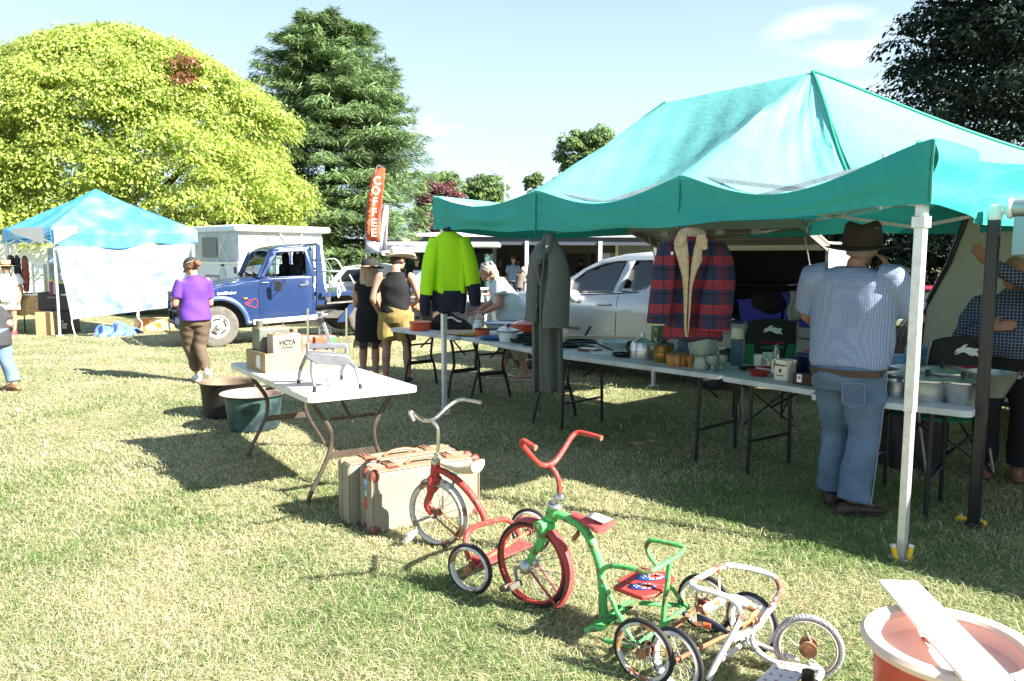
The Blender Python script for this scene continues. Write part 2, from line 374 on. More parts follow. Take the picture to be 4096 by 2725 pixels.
class Per:
 def __init__(s,label,loc,face,skin=SKIN,J=None,k=1.0,head_turn=0,head_nod=0,bulk=1.0,legs=1.0,vox=.010,hands=None,lean=0):
  """face: ground direction the person looks along. Joints are given in metres: x to the person's own right, y forward, z up"""
  f=V((face[0],face[1],0)).normalized();r=V((f.y,-f.x,0))
  s.t=thing('person',label,'person',loc,M=axes(loc,r,f,UP));s.M=WM[s.t.name];s.f,s.r,s.k=f,r,k
  D=dict(pel=(0,0,.94),waist=(0,0,1.10),chest=(0,.0,1.30),neck=(0,-.02,1.48),head=(0,.03,1.63),shL=(-.185,-.01,1.42),shR=(.185,-.01,1.42),elL=(-.24,-.04,1.13),elR=(.24,-.04,1.13),wrL=(-.24,.06,.88),wrR=(.24,.06,.88),hipL=(-.095,0,.92),hipR=(.095,0,.92),knL=(-.10,.03,.49),knR=(.10,.03,.49),anL=(-.10,-.03,.08),anR=(.10,-.03,.08),ftL=(-.03,.99),ftR=(.03,.99))
  D.update(J or{});s.D=D;s.bulk=bulk
  P=lambda n:s.M@(V(D[n])*k);s.P=P
  b=MB();r_,f_=s.r,s.f
  def ring(n,a,d):return ell(P(n),r_,f_,a*k*bulk,d*k*bulk,20,.85)
  pel=P('pel');sh=(P('shL')+P('shR'))/2;acr=(P('shR')-P('shL')).normalized()
  b.rings([ell(pel-UP*.09*k,r_,f_,.12*k*bulk,.10*k*bulk),ring('pel',.165,.115),ring('waist',.145,.105),ring('chest',.165,.115),ell(sh.lerp(P('chest'),.25),acr,f_,.16*k,.09*k),ell(sh+UP*.035*k,acr,f_,.10*k,.06*k),ell(P('neck'),r_,f_,.055*k,.055*k)])
  hd=P('head');th=R(head_turn);hf=f_*math.cos(th)+r_*math.sin(th);hr=r_*math.cos(th)-f_*math.sin(th);nd=R(head_nod);hu=UP*math.cos(nd)+hf*math.sin(nd);hf2=hf*math.cos(nd)-UP*math.sin(nd)
  s.hd,s.hf,s.hr,s.hu=hd,hf2,hr,hu;MH=axes((0,0,0),hr,hf2,hu)
  b.tube([P('neck')-UP*.05*k,P('neck')+UP*.03*k,hd-hu*.05*k],[.066*k*bulk**.5,.056*k*bulk**.5,.052*k],12)
  b.ball(hd+hu*.02*k-hf2*.008*k,(.076*k,.096*k,.098*k),18,12,MH);b.ball(hd-hu*.055*k+hf2*.03*k,(.056*k,.064*k,.062*k),16,10,MH);b.ball(hd-hu*.095*k+hf2*.062*k,(.026*k,.022*k,.022*k),10,8,MH)
  b.tube([hd+hf2*.084*k+hu*.012*k,hd+hf2*.108*k-hu*.03*k,hd+hf2*.085*k-hu*.042*k],[.012*k,.016*k,.012*k],8)
  b.ball(hd+hf2*.078*k+hu*.032*k,(.055*k,.016*k,.012*k),12,6,MH);b.ball(hd+hf2*.082*k-hu*.064*k,(.026*k,.014*k,.012*k),10,6,MH)
  for q in(-1,1):b.ball(hd+hr*q*.078*k-hf2*.005*k,(.010*k,.020*k,.033*k),10,8,MH)
  L_=.9+.1*bulk
  for q in 'LR':
   b.tube(cr([sh.lerp(P('sh'+q),.8),P('sh'+q)-UP*.02*k,P('sh'+q).lerp(P('el'+q),.5),P('el'+q)],3),[.055*k,.058*k*L_,.048*k*L_,.040*k*L_],12)
   b.tube(cr([P('el'+q),P('el'+q).lerp(P('wr'+q),.3),P('wr'+q)],3),[.041*k*L_,.042*k*L_,.026*k],12);b.ball(P('el'+q),.041*k*L_)
   lg=legs
   b.tube(cr([P('hip'+q)+UP*.05*k,P('hip'+q).lerp(P('kn'+q),.4),P('kn'+q)],3),[.092*k*lg*bulk,.08*k*lg,.056*k*lg],12);b.ball(P('kn'+q),.057*k*lg)
   ca=P('kn'+q).lerp(P('an'+q),.35)-f_*.02*k;b.tube(cr([P('kn'+q),ca,P('an'+q)],3),[.054*k*lg,.058*k*lg,.034*k*lg**.5],12)
   fd=D['ft'+q];fv=(r_*fd[0]+f_*fd[1]+UP*(fd[2]if len(fd)>2 else 0)).normalized();s.__dict__['fv'+q]=fv;an=P('an'+q)
   b.tube([an+UP*.0-fv*.045*k-UP*.035*k,an+fv*.05*k-UP*.035*k,an+fv*.16*k-UP*.055*k],[.036*k,.040*k,.028*k],10)
   s.hand(b,q,(hands or{}).get(q))
  s.body=fuse(b,'body',skin,s.t,vox,3)
 def hand(s,b,q,h):
  h=h or{};k=s.k;w=s.P('wr'+q);e=s.P('el'+q);d=V(h['d'])if 'd' in h else(w-e);d=d.normalized()
  if 'd' in h:d=(s.M.to_3x3()@d).normalized()
  pn=(s.M.to_3x3()@V(h['n'])).normalized()if 'n' in h else(s.r*(1 if q=='L' else-1))
  pn=(pn-d*pn.dot(d)).normalized();lt=d.cross(pn)*(1 if q=='R' else-1);cu=h.get('curl',.5)
  Mh=axes((0,0,0),lt,pn,d);b.ball(w+d*.045*k,(.040*k,.017*k,.052*k),14,8,Mh);b.tube([w-d*.02*k,w+d*.03*k],.026*k,10)
  for i,ln in enumerate((.95,1.08,1.0,.8)):
   p=w+d*(.086 if i in(1,2)else .08)*k+lt*(1.5-i)*.0195*k;a=0;pts=[p-d*.015*k]
   pts.append(p)
   for j,seg in enumerate((.040,.026,.020)):
    a+=cu*(.55,.75,.5)[j]*(1+.08*i);v=d*math.cos(a)+pn*math.sin(a)+lt*.06*(1.5-i)*(1-cu);p=p+v*seg*ln*k;pts.append(p)
   b.tube(pts,[.0098*k,.0095*k,.009*k,.0075*k],8)
  p=w+d*.03*k+lt*.034*k;v1=(d*.6+lt*.75+pn*.3).normalized();v2=(d*.85+lt*.25+pn*.45*cu*1.4).normalized();b.tube([w+d*.015*k+lt*.015*k,p,p+v1*.036*k,p+v1*.036*k+v2*.032*k],[.014*k,.0125*k,.011*k,.009*k],8)
 def shirt(s,m,rows,sleeve=.5,sr=(.075,.066),hem=None,vox=.011,fold=(.004,24,15),name='shirt',collar=True,sh_=1.0,sm=3):
  """rows: [(joint or (x,y,z), half width, half depth, forward shift)] from the hem up"""
  b=MB();k=s.k;rs=[]
  for c,a,d,fw in rows:
   c=s.P(c)if isinstance(c,str)else s.M@(V(c)*k);rs.append(ell(c+s.f*fw*k,s.r,s.f,a*k,d*k,24,.88))
  sh=(s.P('shL')+s.P('shR'))/2;acr=(s.P('shR')-s.P('shL')).normalized()
  rs+=[ell(sh.lerp(s.P('chest'),.22),acr,s.f,.185*k*sh_,.112*k*sh_,24),ell(sh+UP*.022*k,acr,s.f,.15*k*sh_,.085*k*sh_,24),ell(sh+UP*.055*k,acr,s.f,.085*k,.07*k,24)]
  if collar:rs.append(ell(s.P('neck')+UP*.012*k,s.r,s.f,.068*k,.066*k,24))
  b.rings(rs)
  if sleeve:
   for q in 'LR':
    a,e,w=s.P('sh'+q),s.P('el'+q),s.P('wr'+q);pts=[sh.lerp(a,.7)-UP*.01*k,a-UP*.015*k]
    if sleeve<=1:pts+=[a.lerp(e,sleeve*.5),a.lerp(e,sleeve)];rr=[.075*k*sh_,sr[0]*k,(sr[0]+sr[1])/2*k,sr[1]*k]
    else:pts+=[a.lerp(e,.5),e,e.lerp(w,(sleeve-1)*.5),e.lerp(w,sleeve-1)];rr=[.075*k*sh_,sr[0]*k,sr[0]*k,(sr[0]*.5+sr[1]*.5)*k,sr[1]*k,sr[1]*.85*k];b.ball(e,sr[0]*.93*k)
    b.tube(pts,rr,14)
  return fuse(b,name,m,s.t,vox,sm,fold=fold)
 def pants(s,m,top=(.17,.125),thigh=.1,knee=.075,cuff=.07,ln=.97,vox=.011,fold=(.004,18,20),name='trousers',belly=0.0,drop=0.0):
  b=MB();k=s.k;pel=s.P('pel')
  b.rings([ell(pel-UP*.12*k,s.r,s.f,top[0]*.80*k,top[1]*.9*k),ell(pel-UP*.03*k,s.r,s.f,top[0]*1.04*k,top[1]*1.05*k),ell(pel+UP*(.10-drop)*k+s.f*belly*.5,s.r,s.f,top[0]*k,top[1]*k)])
  for q in 'LR':
   h,kn,an=s.P('hip'+q),s.P('kn'+q),s.P('an'+q)
   if ln<=.5:e=h.lerp(kn,ln/.5);b.tube([h+UP*.02*k,h.lerp(e,.5),e],[thigh*1.02*k,thigh*k,knee*k],14)
   else:
    e=kn.lerp(an,(ln-.5)/.5);b.tube(cr([h+UP*.02*k,h.lerp(kn,.5),kn,kn.lerp(e,.5)-s.f*.012*k,e],3),[thigh*1.05*k,thigh*k,knee*k,(knee*.6+cuff*.4)*k,cuff*k],14)
  return fuse(b,name,m,s.t,vox,3,fold=fold)
 def shoe(s,m,sole,lng=1.0,h=.05):
  k=s.k
  for q in 'LR':
   an,fv=s.P('an'+q),s.__dict__['fv'+q];side=fv.cross(UP).normalized();up=side.cross(fv);o=an-up*.06*k;b=MB()
   pr=[(-.085,.030,.05),(-.06,.042,.075),(0,.046,.085),(.06,.050,.065),(.13,.052,.045),(.175,.040,.034),(.195,.018,.02)]
   b.rings([[o+fv*a*k*lng+side*w*k*math.cos(2*PI*i/14)+up*(hh*.5+hh*.5*math.sin(2*PI*i/14)-.012)*k for i in range(14)]for a,w,hh in pr]);sh=b.obj('shoe',m,s.t,angle=70)
   b=MB();b.rings([[o+fv*a*k*lng*1.03+side*w*1.08*k*math.copysign(abs(math.cos(2*PI*i/12))**.6,math.cos(2*PI*i/12))+up*(-.010+.013*math.sin(2*PI*i/12))*k for i in range(12)]for a,w,hh in pr]);b.obj('sole',sole,sh)
 def hat(s,m,brim,crown,h,curl=.3,tilt=0,band=None,lift=.055,dent=.02,cr_=.88,fwd=0.0,bmat=None,droop=0.0):
  k=s.k;u=(s.hu-s.hf*math.sin(R(tilt))).normalized();f=(s.hf-u*s.hf.dot(u)).normalized();r=f.cross(u);c=s.hd+s.hu*lift*k+s.hf*fwd*k;t=bpy.data.objects.new('hat',None);col.objects.link(t);t.parent=s.t;WM[t.name]=s.M
  def bp(a,q,z):return c+r*(a*math.cos(q))+f*(a*1.12*math.sin(q))+u*z
  prof=[(brim,1.0),(brim*.86,.55),(crown*1.3,.12),(crown,.0)]
  b=MB();rs=[]
  for a,w in prof:rs.append([bp(a,2*PI*i/40,w*(curl*abs(math.cos(2*PI*i/40))**2-droop))for i in range(40)])
  for a,z in((crown,.02),(crown*.98,h*.5),(crown*cr_,h*.88),(crown*cr_*.8,h)):rs.append([bp(a,2*PI*i/40,z-(dent*(1-abs(math.cos(2*PI*i/40)))if z>h*.8 else 0))for i in range(40)])
  rs.append([bp(.005,2*PI*i/40,h-dent*1.6)for i in range(40)]);b.rings(rs,False);b.obj('felt',m,t,solid=.004,angle=80)
  if band:b=MB();b.rings([[bp(a,2*PI*i/40,z)for i in range(40)]for a,z in((crown*1.015,.004),(crown*1.012,.024))],False);b.obj('hat_band',band,t,solid=.003)
  return t
 def hair(s,m,r=(.084,.104,.102),up=.024,back=.018,extra=(),name='hair'):
  k=s.k;b=MB();MH=axes((0,0,0),s.hr,s.hf,s.hu);b.ball(s.hd+s.hu*up*k-s.hf*back*k,tuple(q*k for q in r),18,12,MH)
  for x,y,z,rr in extra:b.ball(s.hd+s.hr*x*k+s.hf*y*k+s.hu*z*k,rr*k,12,8)
  return fuse(b,name,m,s.t,.009,2,fold=(.004,60,70))
wsole=mat('white_sole',(.72,.72,.68),.6)
denim=mat('denim',(.085,.135,.21),.85,c2=(.13,.19,.28),sc_=5,lo=.40,hi=.7,bump=.3,bs=220);denim_l=mat('denim_light',(.10,.155,.24),.85,c2=(.145,.21,.29),sc_=5,bump=.3,bs=220)
ging=stripes_mat('gingham_shirt',(.33,.40,.53),[('X',.0125,.5,0,(.06,.10,.24),.42),('Y',.0125,.5,.2,(.06,.10,.24),.18),('Z',.0125,.5,.3,(.06,.10,.24),.42)])
m1=Per('stout man in brown hat, gingham shirt and blue jeans on the phone',(2.10,4.84,0),(.62,.78),SKIN_T,dict(pel=(0,-.02,.865),waist=(.0,.03,1.06),chest=(0,.0,1.29),neck=(.01,.03,1.47),head=(.02,.09,1.570),shL=(-.21,-.02,1.425),shR=(.21,0,1.425),elL=(-.285,.10,1.17),wrL=(-.20,.32,1.04),elR=(.335,.13,1.18),wrR=(.175,.085,1.405),hipL=(-.095,0,.86),hipR=(.10,0,.86),knL=(-.075,.12,.48),knR=(.10,.02,.47),anL=(-.085,.11,.085),anR=(.085,-.08,.085),ftL=(-.2,.95),ftR=(.62,.78)),1.045,head_turn=-8,head_nod=10,bulk=.97,vox=.008,hands={'R':dict(d=(-.16,.12,.95),n=(-.95,.15,0),curl=.5),'L':dict(curl=.6)})
m1 .shirt(ging,[((0,-.01,.872),.205,.160,.02),((0,.0,.92),.228,.188,.03),((0,.01,1.07),.240,.200,.05),('chest',.236,.160,.02),((0,0,1.38),.222,.130,0)],sleeve=.82,sr=(.094,.09),sh_=1.17,vox=.010,fold=(.0045,17,13))
m1 .pants(denim,top=(.193,.160),thigh=.113,knee=.090,cuff=.095,ln=.985,fold=(.006,19,25),belly=.03,drop=.065)
m1 .shoe(mat('brown_boot',(.045,.03,.022),.6),mat('boot_sole',(.03,.025,.02),.8),1.12)
brhat=mat('brown_felt',(.034,.020,.013),.85,c2=(.045,.028,.018),sc_=5);m1 .hat(brhat,.215,.115,.165,curl=.03,tilt=11,band=mat('brown_band',(.06,.03,.018),.6),lift=.02,dent=.03,droop=.02)
m1 .hair(mat('grey_hair',(.22,.20,.18),.9),(.080,.098,.07),.005,.02)
belt=mat('leather_belt',(.05,.028,.018),.45);b=MB();pel=m1 .P('pel')
b.rings([ell(pel+UP*z+m1 .f*.022,m1 .r,m1 .f,a,d,28,.88)for z,a,d in((-.022,.214,.182),(-.022,.2225,.1895),(.018,.2225,.1895),(.018,.214,.182))],False,True);b.obj('belt',belt,m1 .t)
def onback(x,z,off=0.0):
 return m1 .M@V((x,-.20-off,z))
stc=mat('denim_dark',(.062,.10,.165),.85,c2=(.085,.13,.20),sc_=8)
b=MB();c0=m1 .M@V((.095,0,.83));out_=-m1 .f;
pk=[(-.07,.07),(.065,.075),(.07,-.06),(.0,-.085),(-.065,-.055)]
pb=m1 .M@V((.085,-.176,.78));b.plate(pk,pb,(m1 .r*.97+m1 .f*.2).normalized(),UP,.012);b.obj('back_pocket',stc,m1 .t,bevel=.003)
b=MB();pk2=[V((p[0]*.93,p[1]*.93,0))for p in pk];xx2=(m1 .r*.97+m1 .f*.2).normalized();b.tube([pb+xx2*p.x+UP*p.y-m1 .f*.002 for p in pk2],.0016,5,closed=True)
b.tube([m1 .P('hipR')+m1 .r*.125+UP*.02,m1 .P('knR')+m1 .r*.098,m1 .P('anR')+m1 .r*.106+UP*.01],.003,5);b.obj('seam_stitching',mat('stitch_pale',(.30,.34,.40),.8),m1 .t)
ph=m1 .P('wrR')+m1 .M.to_3x3()@V((-.052,.012,.085));t=thing('mobile_phone','dark mobile phone held to the ear of the man in the brown hat','phone',ph);d_=(m1 .M.to_3x3()@V((-.05,.25,.95))).normalized();n_=(m1 .M.to_3x3()@V((-.97,.2,0))).normalized();b=MB();b.box(ph,(.010,.072,.145),axes((0,0,0),n_,d_.cross(n_),d_));b.obj('case',mat('phone_black',(.01,.01,.012),.3),t,bevel=.004);b=MB();b.box(ph-n_*.0055,(.002,.062,.13),axes((0,0,0),n_,d_.cross(n_),d_));b.obj('screen',mat('phone_back',(.12,.12,.13),.2),t)
navyc=stripes_mat('navy_check_shirt',(.012,.020,.062),[('X',.022,.22,0,(.30,.36,.46),.55),('Z',.022,.22,.3,(.30,.36,.46),.55)])
m2=Per('bald man in a navy checked shirt with one arm raised across his face',(3.60,5.62,0),(-.52,-.85),SKIN_T,dict(pel=(0,0,.88),waist=(0,.04,1.03),chest=(0,.02,1.20),neck=(.0,.03,1.37),head=(.01,.09,1.495),shL=(-.20,.02,1.30),shR=(.19,.02,1.29),elL=(-.14,.32,1.40),wrL=(.16,.36,1.56),elR=(.30,.08,1.03),wrR=(.13,.27,1.12),hipL=(-.1,0,.86),hipR=(.1,0,.86),knL=(-.12,.04,.47),knR=(.12,.04,.47)),1.0,head_turn=20,bulk=1.08,vox=.009,hands={'L':dict(d=(.62,.1,.75),n=(0,-.9,.3),curl=.22),'R':dict(d=(-.85,.1,.15),n=(0,-.9,-.2),curl=.55)})
m2 .shirt(navyc,[((0,0,.90),.20,.16,.03),((0,.02,1.0),.225,.19,.05),('chest',.22,.155,.02)],sleeve=1.92,sr=(.078,.055),sh_=1.15,fold=(.006,26,18));m2 .pants(mat('black_trousers',(.010,.010,.012),.9),top=(.2,.155),thigh=.118,knee=.09,cuff=.085);m2 .shoe(mat('tan_shoe',(.18,.07,.04),.6),mat('boot_sole',(.03,.025,.02)),1.05)
pur=mat('purple_cotton',(.095,.030,.285),.8,c2=(.105,.034,.31),sc_=4,bump=.15,bs=200);olive=mat('olive_brown_jeans',(.085,.060,.038),.85,c2=(.105,.076,.05),sc_=6)
w1_=Per('woman in purple T-shirt, brown jeans and a dark cap looking down',(-3.98,9.80,0),(-.55,.83),SKIN_P,dict(pel=(0,0,.84),waist=(0,0,.99),chest=(0,0,1.17),neck=(0,.02,1.345),head=(-.01,.085,1.465),shL=(-.165,0,1.275),shR=(.165,0,1.275),elL=(-.225,.02,1.0),wrL=(-.13,.24,1.05),elR=(.20,.06,.99),wrR=(.07,.27,1.04),hipL=(-.09,0,.82),hipR=(.09,0,.82),knL=(-.06,.14,.46),knR=(.05,.02,.44),anL=(.02,.10,.08),anR=(.07,-.20,.14),ftL=(0,.99),ftR=(.0,.72,-.60)),.995,head_turn=-22,head_nod=24,bulk=.90,legs=.85,hands={'L':dict(curl=.8),'R':dict(curl=.8)})
w1_.shirt(pur,[((0,-.01,.79),.192,.162,.0),((0,0,.90),.186,.156,.01),((0,.0,1.05),.165,.130,.02),('chest',.172,.125,.01)],sleeve=.72,sh_=.93,sr=(.064,.070),fold=(.005,22,14));w1_.pants(olive,top=(.166,.132),thigh=.103,knee=.076,cuff=.058,ln=.94,fold=(.006,14,34));w1_.shoe(mat('white_sneaker',(.62,.61,.57),.6),wsole,1.0)
w1_.hair(mat('auburn_hair',(.13,.062,.030),.8,c2=(.20,.10,.05),sc_=20),(.083,.104,.082),.004,.02,[(0,-.115,.01,.032),(.0,-.14,-.005,.036),(.005,-.155,-.04,.030)])
kc=.995;b=MB();c=w1_.hd+w1_.hu*.010-w1_.hf*.012;MHc=axes((0,0,0),w1_.hr,w1_.hf,w1_.hu);rs=[]
for i in range(7):a=PI/2*i/6;rs.append([c+MHc@V((.090*math.cos(a)*math.cos(2*PI*j/24),.112*math.cos(a)*math.sin(2*PI*j/24),.104*math.sin(a)))for j in range(24)])
b.rings(rs,False);capm=mat('cap_dark',(.035,.032,.034),.8);cp_=b.obj('cap',capm,w1_.t,solid=.004);b=MB();b.grid(lambda u,v:c+MHc@V((.075*math.sin((u-.5)*PI*.9)*(1-.12*v),.100*math.cos((u-.5)*PI*.75)+.075*v*math.cos((u-.5)*PI*.8),.004-.03*v-.02*abs(u-.5)*2)),14,4);b.obj('peak',mat('cap_tan',(.30,.25,.20),.8),cp_,solid=.004)
b=MB();b.rings([[c+MHc@V((.0925*math.cos(2*PI*j/24),.1125*math.sin(2*PI*j/24),z))for j in range(24)]for z in(.004,.016)],False);b.obj('cap_band',mat('cap_tan',(.30,.25,.20)),cp_)
blackc=mat('black_cotton',(.0055,.0055,.0065),.85,bump=.1,bs=180)
w2_=Per('woman in a short black lace dress and black hat with long fair hair',(-1.86,10.15,0),(.12,.99),SKIN_P,dict(pel=(0,0,.83),waist=(0,0,.97),chest=(0,0,1.13),neck=(0,0,1.30),head=(0,.035,1.425),shL=(-.16,0,1.24),shR=(.16,0,1.24),elL=(-.20,.05,.98),wrL=(-.10,.24,.93),elR=(.20,.05,.98),wrR=(.10,.25,.93),hipL=(-.085,0,.81),hipR=(.085,0,.81),knL=(-.085,.02,.44),knR=(.085,.02,.44),anL=(-.085,-.02,.075),anR=(.085,-.02,.075)),.98,head_turn=20,vox=.011)
w2_.shirt(blackc,[((0,0,.50),.205,.15,0),((0,0,.62),.195,.15,0),((0,0,.82),.18,.14,0),((0,0,.97),.145,.115,0),('chest',.16,.12,0)],sleeve=.25,sr=(.06,.06),name='dress',fold=(.006,20,6));w2_.shoe(mat('sandal_tan',(.2,.1,.05),.6),wsole,.95)
b=MB();cD_=w2_.M@V((0,0,.50))
b.grid(lambda u,v:cD_+w2_.r*(.207+.012*v)*math.cos(2*PI*u)+w2_.f*(.152+.012*v)*math.sin(2*PI*u)-UP*(.07*v+.03*v*abs(math.sin(9*PI*u))),60,3,True);b.obj('lace_hem',mat('black_lace',(.012,.012,.014),.8,alpha=.72),w2_.t)
fair=mat('fair_hair',(.30,.20,.11),.7,c2=(.42,.33,.24),sc_=14,stretch=(3,3,.4));b=MB();h0=w2_.hd
for i in range(26):
 a=PI*(-.05+1.1*i/25);e=w2_.r*math.cos(a)*.085-w2_.f*math.sin(a)*.10;ln=.40+.10*math.sin(i*2.3);b.tube(cr([h0+e+UP*.07,h0+e*1.12-UP*.04,h0+e*1.2-UP*.2+w2_.r*.01*math.sin(i),h0+e*1.05-UP*ln],4),[.022,.024,.020,.006],7)
fuse(b,'hair',fair,w2_.t,.010,1,fold=(.004,50,8));w2_.hat(mat('black_felt',(.016,.016,.018),.85),.185,.098,.125,curl=.02,tilt=-4,band=mat('tan_band',(.40,.24,.12),.6),lift=.045)
yel=mat('mustard_shorts',(.26,.18,.055),.85,c2=(.29,.21,.07),sc_=5)
m3=Per('man in a black singlet, mustard shorts and pale wide-brimmed hat',(-1.46,9.80,0),(.05,.99),SKIN,dict(pel=(0,0,.88),waist=(0,0,1.03),chest=(0,.0,1.23),neck=(0,.0,1.415),head=(.03,.05,1.545),shL=(-.205,-.01,1.345),shR=(.205,-.01,1.345),elL=(-.275,-.06,1.07),wrL=(-.205,.06,.85),elR=(.30,-.02,1.08),wrR=(.19,.24,.98),hipL=(-.10,0,.86),hipR=(.10,0,.86),knL=(-.125,.02,.46),knR=(.135,.02,.46),anL=(-.13,-.03,.08),anR=(.155,-.03,.08)),1.0,head_turn=38,head_nod=8,bulk=1.03,hands={'R':dict(curl=.8),'L':dict(curl=.6)})
m3 .shirt(blackc,[((0,.0,.90),.195,.155,0),((0,0,1.0),.182,.145,0),((0,0,1.12),.182,.14,0),('chest',.188,.14,0)],sleeve=0,collar=False,sh_=.83,name='singlet',fold=(.0035,18,24));m3 .pants(yel,top=(.192,.15),thigh=.125,knee=.12,ln=.40,fold=(.006,16,20));m3 .shoe(mat('thong_dark',(.05,.04,.04),.7),wsole,1.0)
m3 .hair(mat('dark_hair',(.05,.032,.022),.85),(.080,.098,.08),.006,.02);m3 .hat(mat('cream_felt',(.62,.54,.42),.8,c2=(.56,.48,.37),sc_=5),.20,.105,.135,curl=.065,tilt=4,lift=.04,dent=.03)
ob_=m3 .M@V((.235,.245,.955));o_b=MB();o_b.box(ob_,(.10,.05,.075),axes((0,0,0),V((.8,.3,-.5)).normalized(),V((-.3,.95,0)).normalized(),V((.5,.1,.85)).normalized()));ob2=o_b.obj('printed_box',mat('orange_print',(.60,.13,.05),.6,c2=(.75,.4,.25),sc_=30,lo=.5,hi=.56),None,bevel=.003);tag(ob2,'small orange printed box in the hand of the man in the singlet','box')
pblue=mat('pale_blue_linen',(.42,.53,.57),.85,c2=(.48,.58,.61),sc_=5,bump=.25,bs=60);khaki=mat('khaki_linen',(.23,.20,.14),.85,c2=(.27,.24,.17),sc_=5)
w3_=Per('grey haired woman in a loose pale blue blouse leaning to the table',(-.02,10.15,0),(-.97,-.12),SKIN_P,dict(pel=(0,-.02,.86),waist=(0,.05,1.0),chest=(0,.12,1.16),neck=(0,.20,1.315),head=(0,.305,1.40),shL=(-.165,.15,1.26),shR=(.165,.15,1.26),elL=(-.23,.17,.99),wrL=(-.13,.38,.87),elR=(.20,.22,1.0),wrR=(.10,.42,.88),hipL=(-.09,-.02,.84),hipR=(.09,-.02,.84),knL=(-.10,-.06,.45),knR=(.10,.06,.45),anL=(-.11,-.19,.075),anR=(.10,.10,.075)),1.0,head_nod=14,bulk=1.12,vox=.009,hands={'L':dict(curl=.7),'R':dict(curl=.7)})
w3_.shirt(pblue,[((0,-.07,.78),.245,.25,0),((0,-.06,.83),.238,.245,0),((0,-.02,.93),.225,.225,0),((0,.05,1.04),.21,.195,0),('chest',.20,.165,0)],sleeve=.55,sr=(.085,.095),sh_=1.05,fold=(.008,20,10),name='blouse');w3_.pants(khaki,top=(.20,.17),thigh=.125,knee=.105,cuff=.10,ln=.74,fold=(.006,14,12));w3_.shoe(mat('tan_sandal',(.32,.22,.14),.6),wsole,.98)
w3_.hair(mat('grey_curls',(.36,.33,.31),.9,c2=(.20,.17,.15),sc_=40),(.088,.106,.098),.030,.022,[(.055*math.cos(i*1.7),-.02+.06*math.sin(i*2.1),.085+.012*math.sin(i*3.3),.030)for i in range(10)]+[(q*.07,-.05,-.02,.035)for q in(-1,1)]+[(0,-.1,-.03,.045)])
b=MB()
for q in(-1,1):b.torus(w3_.hd+w3_.hf*.098+w3_.hr*q*.033+w3_.hu*.012,w3_.hf,.021,.002,18,5);b.tube([w3_.hd+w3_.hf*.095+w3_.hr*q*.055+w3_.hu*.014,w3_.hd-w3_.hf*.01+w3_.hr*q*.082+w3_.hu*.012],.002,5)
b.tube([w3_.hd+w3_.hf*.10-w3_.hr*.012+w3_.hu*.014,w3_.hd+w3_.hf*.10+w3_.hr*.012+w3_.hu*.014],.002,5);b.obj('glasses',mat('glasses_frame',(.25,.2,.15),.3,.6),w3_.t)
w4_=Per('woman in a straw boater, sunglasses and loose white top',(-10.12,15.7,0),(.38,-.92),SKIN_T,dict(pel=(0,0,.78),waist=(0,0,.92),chest=(0,0,1.07),neck=(0,0,1.225),head=(0,.03,1.345),shL=(-.165,0,1.17),shR=(.165,0,1.17),elL=(-.24,0,.90),wrL=(-.21,.10,.68),elR=(.23,0,.90),wrR=(.20,.1,.7),hipL=(-.09,0,.76),hipR=(.09,0,.76),knL=(-.09,.06,.42),knR=(.10,-.02,.41),anL=(-.10,.12,.09),anR=(.10,-.18,.12)),.99,bulk=1.12,vox=.012)
w4_.shirt(mat('white_blouse',(.75,.72,.70),.85,c2=(.62,.6,.62),sc_=16,lo=.58,hi=.66),[((0,0,.66),.22,.175,0),((0,0,.82),.21,.165,0),('chest',.20,.15,0)],sleeve=.6,sr=(.09,.10),fold=(.006,20,10),name='blouse');w4_.pants(mat('white_shorts',(.70,.68,.66),.85),top=(.19,.15),thigh=.12,knee=.125,ln=.40,name='skirt');w4_.shoe(mat('pink_black_shoe',(.05,.04,.05),.6,c2=(.6,.05,.12),sc_=6,lo=.48,hi=.52),mat('pink_sole',(.62,.08,.16),.6),1.0)
w4_.hair(mat('grey_hair',(.22,.20,.18)),(.085,.10,.095),.01,.02);w4_.hat(mat('straw',(.55,.36,.17),.8,c2=(.48,.30,.13),sc_=30),.19,.095,.10,curl=.0,band=mat('black_band',(.04,.03,.025),.7),lift=.05,dent=.0,cr_=.96,droop=.01)
b=MB()
for q in(-1,1):b.ball(w4_.hd+w4_.hf*.095+w4_.hr*q*.034+w4_.hu*.012,(.034,.012,.024),12,8,axes((0,0,0),w4_.hr,w4_.hf,w4_.hu))
b.obj('sunglasses',mat('sunglass_black',(.01,.008,.008),.1),w4_.t)
b=MB();b.tube(cr([w4_.M@V(p)for p in((-.10,.02,1.24),(-.02,.16,1.05),(.10,.18,.82),(.16,.17,.74))],5),.006,6);o=w4_.M@V((.17,.19,.68));b.ball(o,(.10,.05,.08),14,8);hb_o=b.obj('crossbody_bag',mat('bag_black',(.03,.02,.025),.5,c2=(.35,.05,.15),sc_=9,lo=.55,hi=.6),None);tag(hb_o,'small black bag on a strap worn by the woman in the boater','bag')
m5=Per('youngster in black T-shirt, blue jeans and tan boots at the lawn edge',(-6.02,9.05,0),(-.93,.30),SKIN_P,dict(pel=(0,.0,.64),waist=(0,.03,.75),chest=(0,.08,.88),neck=(0,.13,1.0),head=(0,.19,1.10),shL=(-.14,.10,.95),shR=(.14,.10,.95),elL=(-.22,-.02,.80),wrL=(-.16,.14,.72),elR=(.20,.0,.78),wrR=(.14,.2,.72),hipL=(-.075,0,.62),hipR=(.075,0,.62),knL=(-.08,.04,.36),knR=(.08,-.06,.36),anL=(-.09,.02,.085),anR=(.08,-.16,.085)),1.0,bulk=.95,vox=.011)
